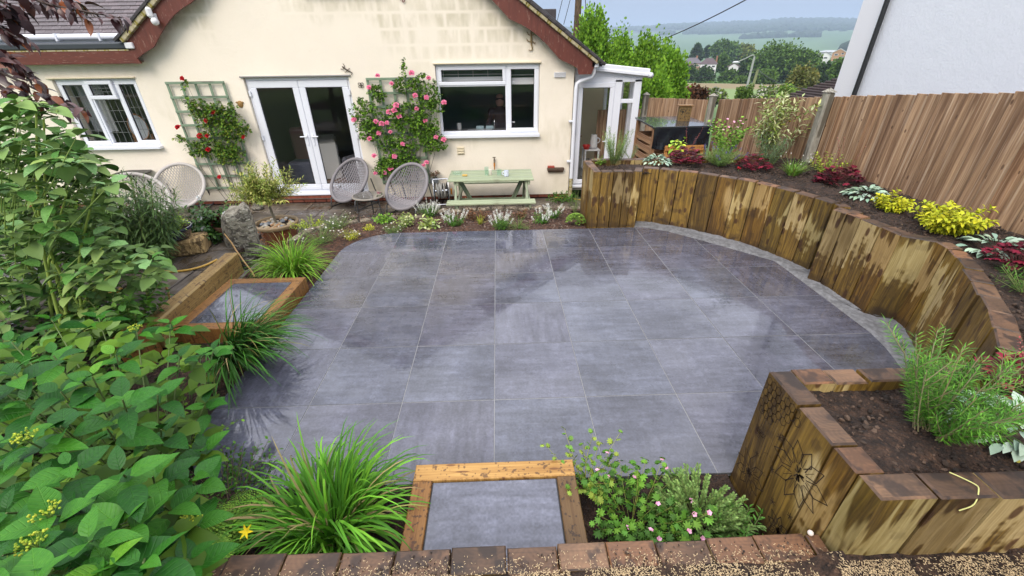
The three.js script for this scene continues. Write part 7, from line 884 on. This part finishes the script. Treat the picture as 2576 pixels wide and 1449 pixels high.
{ // purple leaved plum: trunk stands left of the picture, boughs reach in
  const t = thing('purple_plum_tree', 'purple leaved plum tree reaching in from the left', 'tree', [-4.9, 0, 2.0]), st = new MB(), inner = new MB(), org = t.position; const tr = new MB(); tr.tube([V(0, 0, 0), V(0.05, 0.9, 0.02), V(0.1, 1.7, 0), V(0.05, 2.6, 0.05), V(0.1, 3.2, 0)], 0.07, 10, null, 0.03); tr.build('trunk', M.bark, t);
  const mats = [0, 1, 2].map(i => std({ color: new THREE.Color(...[[0.035, 0.012, 0.014], [0.07, 0.02, 0.018], [0.2, 0.055, 0.014]][i]), roughness: 0.35, side: THREE.DoubleSide })), geo = [leafT(0.42, 6, 'ovate', 0.2, 0.35, 0.03), leafT(0.5, 6, 'ovate', 0.15, 0.5, 0.05)].map(bigGeo); let cnt = 0;
  const boughs = [[[-30, -40], [120, 10], [220, 30], [305, 45]], [[-60, 40], [0, 70], [70, 110]], [[-60, 160], [40, 200], [110, 235], [160, 258]], [[-40, 120], [20, 150], [75, 195]], [[-60, -20], [40, 0], [140, -10], [200, 30]], [[-60, 200], [20, 230], [90, 262], [215, 272]], [[-60, 0], [10, 20], [50, 50]]];
  for (const b of boughs) { const z = 2.0 + rr(-0.25, 0.25), P = [V(0.08, rr(1.7, 2.7), 0), ...b.map(q => onW(q[0], q[1], z).sub(org))], c = new THREE.CatmullRomCurve3(P), pts = c.getPoints(30); st.tube(pts, 0.012, 6, [0.05, 0.03, 0.025], 0.003); for (let k = 0; k < 46; k++) { const u = rr(0.25, 1), p = c.getPoint(u), dir = V(rr(-0.2, 1), rr(-1.3, 0.2), gauss() * 0.8).normalize(), L = rr(0.06, 0.105); p.add(V(gauss() * 0.05, gauss() * 0.05, gauss() * 0.06)); if (cnt < 290) { const m = put('leaf', geo[k % 2], mats[rnd() < 0.14 ? 2 : rnd() < 0.5 ? 0 : 1], t); m.applyMatrix4(leafM(p, dir, L, gauss() * 0.9)); cnt++; } else leafAdd(inner, LT.mid, leafM(p, dir, L, gauss() * 0.9), tone(PAL.purple)); } }
  for (let k = 0; k < 2600; k++) { const a = dirUp(rnd() * 6.283, gauss()), r = rr(0.5, 1.1); leafAdd(inner, LT.tiny, leafM(V(0.1 + a.x * r * 0.7 - 0.35, 2.6 + a.y * r * 0.75, a.z * r), dirUp(rnd() * 6.3, gauss()), 0.09), tone(PAL.purple)); }
  stuff(st.build('boughs', M.stem, t)); stuff(inner.build('crown', M.leaf, t));
}

// ---------- neighbouring buildings ----------
{
  const t = thing('white_house', 'plain white rendered neighbouring house with a black downpipe', 'house'); const wm = std({ color: new THREE.Color(0.74, 0.77, 0.84), roughness: 0.8, bumpMap: M.render.bumpMap, bumpScale: 0.004 }); const m = put('wall', cbox(6, 9, 12, 0.01), wm, t); m.position.set(9.02, 3.0, 3.1); const cb = put('corner_board', cbox(0.03, 9, 0.46, 0.004), std({ color: new THREE.Color(0.78, 0.78, 0.82), roughness: 0.6 }), t); cb.position.set(6.0, 3.0, -2.66);
  const mb = new MB(); mb.tube([V(5.96, -1.4, -2.36), V(5.96, 7.5, -2.36)], 0.036, 10); mb.build('downpipe', M.black, t);
  const g = thing('tiled_roof_house', 'low brown tiled roof beyond the fence beside the white house', 'house'); { const a = far(2118, 205, 13), mt = std({ map: M.roofTile.map, color: new THREE.Color(0.5, 0.38, 0.32), roughness: 0.8 }); const s = new THREE.Shape([[-2.4, -2.2], [2.4, -2.2], [2.4, -0.6], [-2.4, -0.6]].map(q => new THREE.Vector2(...q))); const w = put('wall', cbox(4, 2, 4), M.brick, g); w.position.set(a.x + 2.3, a.y - 2.6, a.z - 1.5); 
    // hip facing the garden, rows of tiles as thin courses
    const rows = 34; for (let r = 0; r < rows; r++) { const k0 = r / rows, half = lerp(3.2, 0.12, k0), c = put('tile_course', cbox(half * 2, 0.064, half * 2, 0.016), tint(mt, 0.8 + 0.3 * ((r * 7) % 5) / 5), g); c.position.set(a.x + 2.25, lerp(a.y - 1.55, a.y + 0.35, k0), a.z - 1.45); } }
}
// ---------- land ----------
const ridgeTab = [[-180, 0.045], [0, 0.045], [13.5, 0.0395], [17, 0.0398], [20, 0.0425], [24.4, 0.0432], [28, 0.0435], [31, 0.0450], [33.5, 0.0432], [38, 0.0395], [60, 0.034], [180, 0.045]];
const tabAt = (T, x) => { for (let i = 0; i < T.length - 1; i++) if (x <= T[i + 1][0]) return lerp(T[i][1], T[i + 1][1], sst(T[i][0], T[i + 1][0], x)); return T[T.length - 1][1]; };
const lowTab = [[0, -0.78], [9, -0.78], [14, -1.1], [40, -3.0], [100, -4.2], [150, -5.8], [240, -6.2], [450, -4.5], [800, -1.5], [1000, 0.0]];
function landH(az, d) { if (d <= 1000) return tabAt(lowTab, d); const yr = CAM.y + tabAt(ridgeTab, az) * 2600; return d < 2600 ? lerp(0, yr, Math.pow((d - 1000) / 1600, 1.15)) : lerp(yr, yr * 0.5, (d - 2600) / 2400); }
{
  const mb = new MB(), ds = [0, 6, 9, 14, 20, 30, 45, 60, 75, 82, 90, 97, 105, 115, 130, 150, 190, 240, 320, 450, 620, 800, 900, 1000, 1150, 1300, 1450, 1600, 1750, 1900, 2050, 2200, 2350, 2500, 2600, 2700], na = 180; setSeed(3);
  const field = (az, d) => { if (d < 60) return [0.06, 0.11, 0.03]; if (d < 118) return d > 96 ? [0.2, 0.155, 0.075] : [0.15, 0.22, 0.07]; if (d < 1000) return [0.06, 0.13, 0.035]; const n = vn(az * 0.22 + 50, d * 0.004, 512, 512, 9), a = [[0.06, 0.13, 0.04], [0.08, 0.155, 0.05], [0.05, 0.105, 0.035]][Math.floor(n * 2.99)]; return d > 2150 ? [0.014, 0.03, 0.015] : a; };
  for (let i = 0; i <= na; i++) { const az = -180 + 360 * i / na, a = az * Math.PI / 180; for (const d of ds) { const y = landH(az, d); mb.vert(CAM.x + Math.sin(a) * d, y, CAM.z - Math.cos(a) * d, 0, 1, 0, Math.sin(a) * d, Math.cos(a) * d, field(az, d)); } }
  const n = ds.length; for (let i = 0; i < na; i++) for (let j = 0; j < n - 1; j++) { const a = i * n + j, b = a + n; mb.i.push(a, b, b + 1, a, b + 1, a + 1); } const g = mb.geometry(); g.computeVertexNormals(); const N = g.attributes.normal; for (let i = 0; i < N.count; i++) if (N.getY(i) < 0) N.setXYZ(i, -N.getX(i), -N.getY(i), -N.getZ(i)); const m = put('ground', g, std({ vertexColors: true, roughness: 0.95, side: THREE.DoubleSide })); structure(m, 'land falling to a valley and rising to a misty wooded hill');
}
const polar = (az, d, dy = 0) => { const a = az * Math.PI / 180; return V(CAM.x + Math.sin(a) * d, landH(az, d) + dy, CAM.z - Math.cos(a) * d); };
const onLand = (x, y) => { const r = ray(x, y), az = Math.atan2(r.x, -r.z) * 180 / Math.PI, s = r.y / Math.hypot(r.x, r.z); return { az, s }; };
{ // woods on the far hill: one mass of crowns
  const g0 = new THREE.IcosahedronGeometry(1, 1), P = g0.attributes.position; for (let i = 0; i < P.count; i++) { const k = 0.8 + 0.4 * NT[(Math.round(P.getX(i) * 50) * 31 + Math.round(P.getY(i) * 50) * 17 + Math.round(P.getZ(i) * 50) * 7) & 65535]; P.setXYZ(i, P.getX(i) * k, P.getY(i) * k, P.getZ(i) * k); } g0.computeVertexNormals();
  const L = []; setSeed(909); for (let k = 0; k < 5200; k++) { const az = rr(5, 55), right = sst(19, 26, az); L.push(polar(az, lerp(lerp(2280, 1800, right), 2640, Math.pow(rnd(), 0.7)), 3)); } for (const [az, d, w, dd, n] of [[33, 1520, 1.1, 22, 120], [29.5, 1500, 2.2, 10, 80], [19.5, 1850, 0.8, 12, 40], [21.8, 1850, 0.6, 10, 30], [25, 1800, 2.5, 8, 70], [37.5, 700, 1.2, 12, 40]]) for (let k = 0; k < n; k++) L.push(polar(az + gauss() * w, d + gauss() * dd, 3));
  const im = new THREE.InstancedMesh(g0, std({ color: 0xffffff, roughness: 1 }), L.length), m = new THREE.Matrix4(), c = new THREE.Color(); L.forEach((p, k) => { const s = rr(6, 12); m.compose(p, new THREE.Quaternion().setFromAxisAngle(UP, rnd() * 6), V(s, s * rr(0.7, 1.1), s)); im.setMatrixAt(k, m); const v = rr(0.7, 1.3); im.setColorAt(k, c.setRGB(0.018 * v, 0.04 * v, 0.016 * v)); }); im.name = 'hill_woodland'; im.userData = { kind: 'stuff', label: 'dark woodland along the misty hill top' }; scene.add(im);
}
// ---------- trees ----------
const QUAD = { P: [0, 0, 0, 0.42, 0.5, 0.1, 0, 1, -0.05, -0.42, 0.5, 0.1], N: [0, 0, 1, 0.4, 0, 0.9, 0, 0.2, 1, -0.4, 0, 0.9], U: [0, 0, 1, 0, 1, 1, 0, 1], I: [0, 1, 2, 0, 2, 3] };
function tree(name, label, base, H, rx, o) { // crown ellipsoid from o.c0*H up to H
  const t = thing(name, label, o.cat || 'tree', [base.x, base.y, base.z], 0, o.grp), tr = new MB(), lf = new MB(), c0 = (o.c0 ?? 0.15) * H, cy = (c0 + H) / 2, ry = (H - c0) / 2; tr.tube([O, V(0.02 * H, H * 0.4, 0), V(0, H * 0.8, 0)], o.tr || H * 0.02, 7, null, H * 0.006); const nC = o.clumps, per = o.per, ls = o.leaf;
  for (let k = 0; k < nC; k++) { const d = dirUp(rnd() * 6.283, Math.asin(rr(-0.95, 1))), u = Math.pow(rnd(), 0.45) * rr(0.82, 1.08), sh = o.shape ? o.shape(d.y * u) : 1, c = V(d.x * u * rx * sh, cy + d.y * u * ry, d.z * u * rx * sh); if (k < 10 && tr) tr.tube([V(0, clamp(c.y * 0.6, 0.1 * H, 0.8 * H), 0), c.clone().multiply(V(0.8, 0.95, 0.8))], H * 0.006, 5, null, H * 0.002); const cr = o.cr * rr(0.6, 1.3), up = o.up || 0, cv = rr(0.75, 1.25); for (let j = 0; j < per; j++) { const a = dirUp(rnd() * 6.283, Math.asin(rr(-1, 1))), p = c.clone().add(V(a.x * cr, a.y * cr * (1 + up), a.z * cr).multiplyScalar(Math.pow(rnd(), 0.5))); const q = a.clone().add(V(0, up, 0)); const col = tone(o.pal, 0.2); leafAdd(lf, o.T || QUAD, leafM(p, q, ls * rr(0.7, 1.3), rnd() * 6), [col[0] * cv, col[1] * cv, col[2] * cv]); } }
  tr.build('trunk', M.bark, t); stuff(lf.build('crown', o.mat || M.leafMatte, t)); return t;
}
setSeed(6001);
for (const [x, top, hw, d, l] of [[1500, 36, 62, 12.5, 'tallest upright light green tree behind the house roof'], [1565, 96, 40, 13.5, 'upright light green tree behind the conservatory roof'], [1632, 96, 46, 12, 'upright light green tree right of the conservatory'], [1692, 118, 46, 13, 'light green tree nearest the open view above the fence'], [1460, 60, 40, 15, 'light green tree half hidden by the gable verge'], [1650, 205, 60, 10.5, 'low bushy light green tree behind the far fence']]) {
  const p = far(x, top, d), base = V(p.x, -1.0, p.z), H = p.y + 1.0, R = 1.12 * far(x + hw, top + 60, d).distanceTo(far(x, top + 60, d)); tree('hornbeam_tree', l, base, H, R, { clumps: 330, per: 110, leaf: 0.07, cr: 0.24, up: 0.9, c0: 0.02, pal: [[0.12, 0.3, 0.035], [0.17, 0.39, 0.05], [0.08, 0.21, 0.026]], shape: y => (1 - 0.34 * sst(0.1, 1.05, y)) * rr(0.8, 1.2), grp: 'light green trees behind the fence' });
}
const mid = [ // x, top, bottom, half width, distance, palette, label
  [1757, 110, 160, 20, 260, 'dk', 'dark conifer behind the grey roofed house'], [1782, 115, 145, 8, 270, 'dk', 'slim conifer behind the white house in the valley'], [1827, 104, 152, 42, 250, 'g', 'broad green tree behind the white house in the valley'], [1872, 116, 160, 34, 255, 'y', 'yellowish green tree above the valley houses'], [1822, 138, 182, 18, 160, 'g', 'round tree standing between the two valley houses'], [1893, 140, 218, 44, 150, 'dk', 'dark oak behind the street lamp'], [1968, 108, 216, 82, 140, 'g', 'very large spreading willow in the valley'], [2032, 126, 210, 46, 135, 'g', 'big green tree right of the large willow'], [1735, 166, 214, 26, 145, 'dk', 'dark round tree in the valley hedge by the hornbeams'], [1776, 172, 214, 26, 140, 'dk', 'dark round tree below the white valley house'], [1838, 180, 216, 26, 138, 'g', 'green tree below the small white valley house'], [1712, 176, 214, 20, 140, 'g', 'green tree at the end of the valley hedge'], [2085, 160, 222, 34, 110, 'dk', 'dark tree below the brick valley houses'], [2048, 150, 200, 26, 150, 'g', 'tree in front of the white gabled valley house'], [2118, 150, 205, 22, 100, 'g', 'tree beside the white neighbouring house'], [1866, 196, 222, 18, 120, 'g', 'small tree below the street lamp'], [1935, 178, 222, 24, 118, 'g', 'light tree under the large willow']];
for (const [x, top, bot, hw, d, pk, l] of mid) { const p = far(x, top, d), q = far(x, bot, d), R = far(x + hw, top, d).distanceTo(p), H = p.y - q.y; const pal = { dk: [[0.035, 0.085, 0.03], [0.05, 0.115, 0.038], [0.025, 0.06, 0.025]], g: [[0.065, 0.15, 0.035], [0.09, 0.2, 0.05], [0.045, 0.105, 0.03]], y: [[0.14, 0.2, 0.045], [0.1, 0.16, 0.04]] }[pk]; tree(H > 12 && hw > 60 ? 'willow_tree' : 'valley_tree', l, V(p.x, q.y, p.z), H * 0.96, R * 0.84, { clumps: Math.round(80 + hw * 2.4), per: 34, leaf: d * 0.0042, cr: R * 0.2 + 0.3, c0: 0.05, pal, grp: 'trees in the valley', shape: /conifer/.test(l) ? y => 1 - 0.75 * sst(-0.8, 1, y) : null }); }
{ const near = [[1745, 219, 250, 40, 16, [[0.09, 0.04, 0.02], [0.14, 0.06, 0.03], [0.06, 0.03, 0.018]], 'coppery brown bush above the far fence'], [1800, 226, 252, 26, 17, [[0.1, 0.2, 0.06], [0.14, 0.26, 0.08], [0.4, 0.42, 0.36]], 'pale flowered bush above the far fence'], [1880, 214, 252, 24, 26, [[0.06, 0.14, 0.03], [0.09, 0.19, 0.045]], 'green bush behind the leaning pole'], [1932, 216, 252, 30, 24, [[0.07, 0.16, 0.04], [0.1, 0.2, 0.06], [0.5, 0.5, 0.42]], 'hawthorn with white blossom beyond the fence'], [1985, 212, 252, 34, 26, [[0.1, 0.22, 0.05], [0.13, 0.27, 0.06]], 'bright green bush beyond the fence'], [2050, 225, 252, 40, 22, [[0.09, 0.2, 0.045], [0.07, 0.15, 0.04]], 'green bush below the birch']];
  for (const [x, top, bot, hw, d, pal, l] of near) { const p = far(x, top, d), q = far(x, bot + 12, d), R = far(x + hw, top, d).distanceTo(p); tree('garden_bush', l, V(p.x, q.y, p.z), p.y - q.y, R, { clumps: 60, per: 40, leaf: 0.09, cr: R * 0.24, c0: 0.0, pal, cat: 'bush', grp: 'bushes beyond the fence' }); }
  const p = far(2032, 166, 48), q = far(2032, 262, 48); tree('birch_tree', 'thin brownish birch tree beyond the fence', V(p.x, q.y, p.z), p.y - q.y, far(2070, 190, 48).distanceTo(far(2032, 190, 48)), { clumps: 110, per: 26, leaf: 0.2, cr: 0.36, c0: 0.2, pal: [[0.13, 0.15, 0.05], [0.16, 0.17, 0.06], [0.09, 0.13, 0.04]] });
  const h = thing('field_hedge', 'long clipped hedge along the far side of the field', 'hedge'), mb = new MB(); for (let k = 0; k < 2600; k++) { const x = rr(1705, 1868), p = far(x, rr(208, 219) + (x - 1705) * 0.0, 128 + gauss() * 2); leafAdd(mb, QUAD, leafM(p, dirUp(rnd() * 6.3, gauss()), 0.75, rnd() * 6), tone([[0.05, 0.13, 0.03], [0.07, 0.17, 0.04]])); } mb.build('foliage', M.leafMatte, h);
}
// ---------- valley houses ----------
function valleyHouse(label, x, yb, wpx, wall, roofPx, d, wallC, roofC, o = {}) {
  const c = far(x, yb, d), w = far(x + wpx / 2, yb, d).distanceTo(far(x - wpx / 2, yb, d)), h = far(x, yb - wall, d).y - c.y, rh = far(x, yb - wall - roofPx, d).y - c.y - h, t = thing('valley_house', label, 'house', [c.x, c.y, c.z], Math.atan2(CAM.x - c.x, CAM.z - c.z), 'houses in the valley'); const wm = std({ color: new THREE.Color(...wallC), roughness: 0.85 }), rm = std({ color: new THREE.Color(...roofC), roughness: 0.8 }); put('wall', cbox(w, h + 2, w * 0.8), wm, t).position.y = (h - 2) / 2;
  if (o.gable) { const s = new THREE.Shape([[-w / 2 - 0.3, 0], [w / 2 + 0.3, 0], [0, rh]].map(q => new THREE.Vector2(...q))), g = new THREE.ExtrudeGeometry(s, { depth: w * 0.84, bevelEnabled: false }); g.translate(0, h, -w * 0.42); put('gable', g, wm, t); for (const q of [-1, 1]) { const L = Math.hypot(w / 2 + 0.5, rh), b = put('roof', cbox(L, 0.25, w * 0.95), rm, t); b.position.set(q * (w / 4 + 0.2), h + rh / 2 + 0.1, 0); b.rotation.z = -q * Math.atan2(rh, w / 2 + 0.4); } } else { const s = new MB(), X = w / 2 + 0.4, Z = w * 0.44, r = w * 0.2; const A = V(-X, h, Z), B = V(X, h, Z), C = V(X, h, -Z), D = V(-X, h, -Z), E = V(-r, h + rh, 0), F = V(r, h + rh, 0); s.quad(A, B, F, E); s.tri(B, C, F); s.quad(C, D, E, F); s.tri(D, A, E); s.build('roof', rm, t); }
  if (o.chimney) put('chimney', cbox(w * 0.09, rh * 1.1, w * 0.09), std({ color: new THREE.Color(0.3, 0.14, 0.09), roughness: 0.9 }), t).position.set(o.chimney * w, h + rh * 0.8, 0);
  for (const [u, v, ww, hh] of o.win || []) { const f = put('window', cbox(ww * w, hh * h, 0.12), std({ color: new THREE.Color(0.75, 0.75, 0.75), roughness: 0.5 }), t); f.position.set(u * w, v * h, w * 0.4 + 0.05); put('pane', cbox(ww * w * 0.8, hh * h * 0.75, 0.05), std({ color: new THREE.Color(0.03, 0.035, 0.045), roughness: 0.1 }), f).position.z = 0.06; }
}
const W8 = (0.78, [0.78, 0.78, 0.78]);
valleyHouse('grey roofed brick house beside the dark conifer in the valley', 1740, 168, 46, 9, 14, 235, [0.34, 0.2, 0.14], [0.11, 0.1, 0.11], { chimney: 0.2, win: [[0.25, 0.45, 0.3, 0.5]] });
valleyHouse('white rendered valley house with a brown hipped roof', 1779, 180, 40, 19, 15, 146, W8, [0.09, 0.065, 0.07], { chimney: 0.45, win: [[-0.25, 0.72, 0.28, 0.24], [0.08, 0.72, 0.1, 0.24], [0.32, 0.72, 0.22, 0.24], [0.32, 0.2, 0.3, 0.25], [-0.25, 0.2, 0.28, 0.26]] });
valleyHouse('small white gabled valley house with a brown roof', 1843, 181, 24, 12, 10, 146, W8, [0.13, 0.1, 0.095], { gable: 1, win: [[-0.2, 0.5, 0.25, 0.6], [0.15, 0.5, 0.25, 0.6]] });
valleyHouse('white gabled house on the right of the valley', 2072, 152, 28, 12, 9, 300, W8, [0.3, 0.3, 0.32], { gable: 1, win: [[0.1, 0.55, 0.35, 0.4], [-0.3, 0.5, 0.2, 0.5]] });
valleyHouse('orange brick house with a white gable on the right of the valley', 2109, 142, 34, 9, 10, 290, [0.45, 0.25, 0.13], [0.6, 0.6, 0.6], { gable: 1, win: [[-0.2, 0.5, 0.3, 0.5], [0.25, 0.8, 0.2, 0.5]] });
valleyHouse('brown brick house with a dark roof below the orange one', 2112, 172, 34, 20, 10, 240, [0.25, 0.19, 0.15], [0.1, 0.09, 0.09], { win: [[-0.15, 0.75, 0.4, 0.26], [-0.15, 0.2, 0.4, 0.2]] });
valleyHouse('long pale roofed building behind the white gabled house', 2085, 134, 60, 3, 5, 340, [0.5, 0.5, 0.5], [0.34, 0.36, 0.38], {});
// ---------- poles and wires ----------
{
  const pole = (name, label, cat, a, b, r, mat) => { const t = thing(name, label, cat, [a.x, a.y, a.z]); const mb = new MB(); mb.tube([O, b.clone().sub(a)], r, 10, null, r * 0.75); mb.build('shaft', mat, t); return t; };
  const gp = std({ color: new THREE.Color(0.32, 0.34, 0.32), roughness: 0.6 });
  const la = far(1868, 262, 34), lb0 = far(1898, 143, 34), lb = V(la.x + 0.1, lb0.y, la.z); const l = pole('street_lamp', 'tall grey street lamp with a swan neck beyond the fence', 'street lamp', la, far(1898, 143, 34), 0.08, gp); { const o = l.position, e = far(1898, 143, 34).sub(o), h = far(1852, 157, 34).sub(o), mb = new MB(); mb.tube(new THREE.CatmullRomCurve3([e.clone(), e.clone().add(V(-0.12, 0.1, 0)), e.clone().lerp(h, 0.5).add(V(0, 0.06, 0)), h]).getPoints(12), 0.03, 7); mb.build('neck', gp, l); const g = new THREE.SphereGeometry(0.2, 14, 8); g.scale(1.25, 0.4, 0.6); put('lantern', g, std({ color: new THREE.Color(0.5, 0.52, 0.54), roughness: 0.4 }), l).position.copy(h); }
  const ta = far(1880, 262, 30), tb = far(1907, 174, 30); pole('telegraph_pole', 'greenish wooden telegraph pole leaning beyond the fence', 'telegraph pole', ta, tb, 0.09, std({ color: new THREE.Color(0.22, 0.24, 0.12), roughness: 0.9 }));
  const wire = (label, a, b, r, sag = 0.2) => { const mb = new MB(), p = []; for (let i = 0; i <= 24; i++) { const t = i / 24; p.push(a.clone().lerp(b, t).add(V(0, -sag * 4 * t * (1 - t), 0))); } mb.tube(p, r, 5); tag(mb.build('overhead_wire', std({ color: new THREE.Color(0.02, 0.02, 0.022), roughness: 0.6 })), label, 'wire'); };
  wire('black cable crossing the sky from the hornbeams', far(1560, 135, 14), far(1905, -16, 10), 0.011, 0.1); wire('thin cable from the leaning pole to the tiled roof', tb, far(2110, 225, 15), 0.011, 0.3); wire('stay wire beside the leaning pole', tb.clone().add(V(0, -0.2, 0)), far(1925, 262, 30), 0.01, 0); wire('thin cable across the valley trees', far(1640, 182, 20), tb, 0.01, 0.3);
  const ga = far(1448, 110, 13), gb = far(1457, -30, 13); const g = pole('telegraph_pole', 'rough brown telegraph pole standing behind the roof', 'telegraph pole', V(ga.x, -0.9, ga.z), V(gb.x, gb.y, gb.z), 0.11, M.bark);
  wire('wire running up beside the brown pole', far(1478, 150, 13), far(1472, -20, 13), 0.009, 0); { const t = thing('wire_insulator', 'small dark insulator on the wire beside the brown pole', 'insulator', far(1475, 35, 13).toArray()); put('body', new THREE.LatheGeometry([[0, -0.1], [0.03, -0.09], [0.04, -0.03], [0.028, 0], [0.04, 0.04], [0.02, 0.1], [0, 0.1]].map(q => new THREE.Vector2(...q)), 12), M.black, t); } wire('left wire fanning from the brown pole', far(1400, 60, 13), far(1418, -14, 13), 0.008, 0); wire('second wire fanning from the brown pole', far(1418, 62, 13), far(1438, -14, 13), 0.008, 0);
  const ch = thing('chimney', 'dark chimney on the house roof edge', 'chimney', far(1378, 24, 10.5).toArray()); put('stack', cbox(0.32, 0.9, 0.32, 0.01), tint(M.roofTile, 0.4), ch).position.y = -0.45;
}
// ---------- finish ----------
const renderer = new THREE.WebGLRenderer({ antialias: true });
renderer.setSize(1024, 576); renderer.toneMapping = THREE.LinearToneMapping; renderer.toneMappingExposure = EXPOSURE; renderer.shadowMap.enabled = true;
renderer.render(scene, camera);
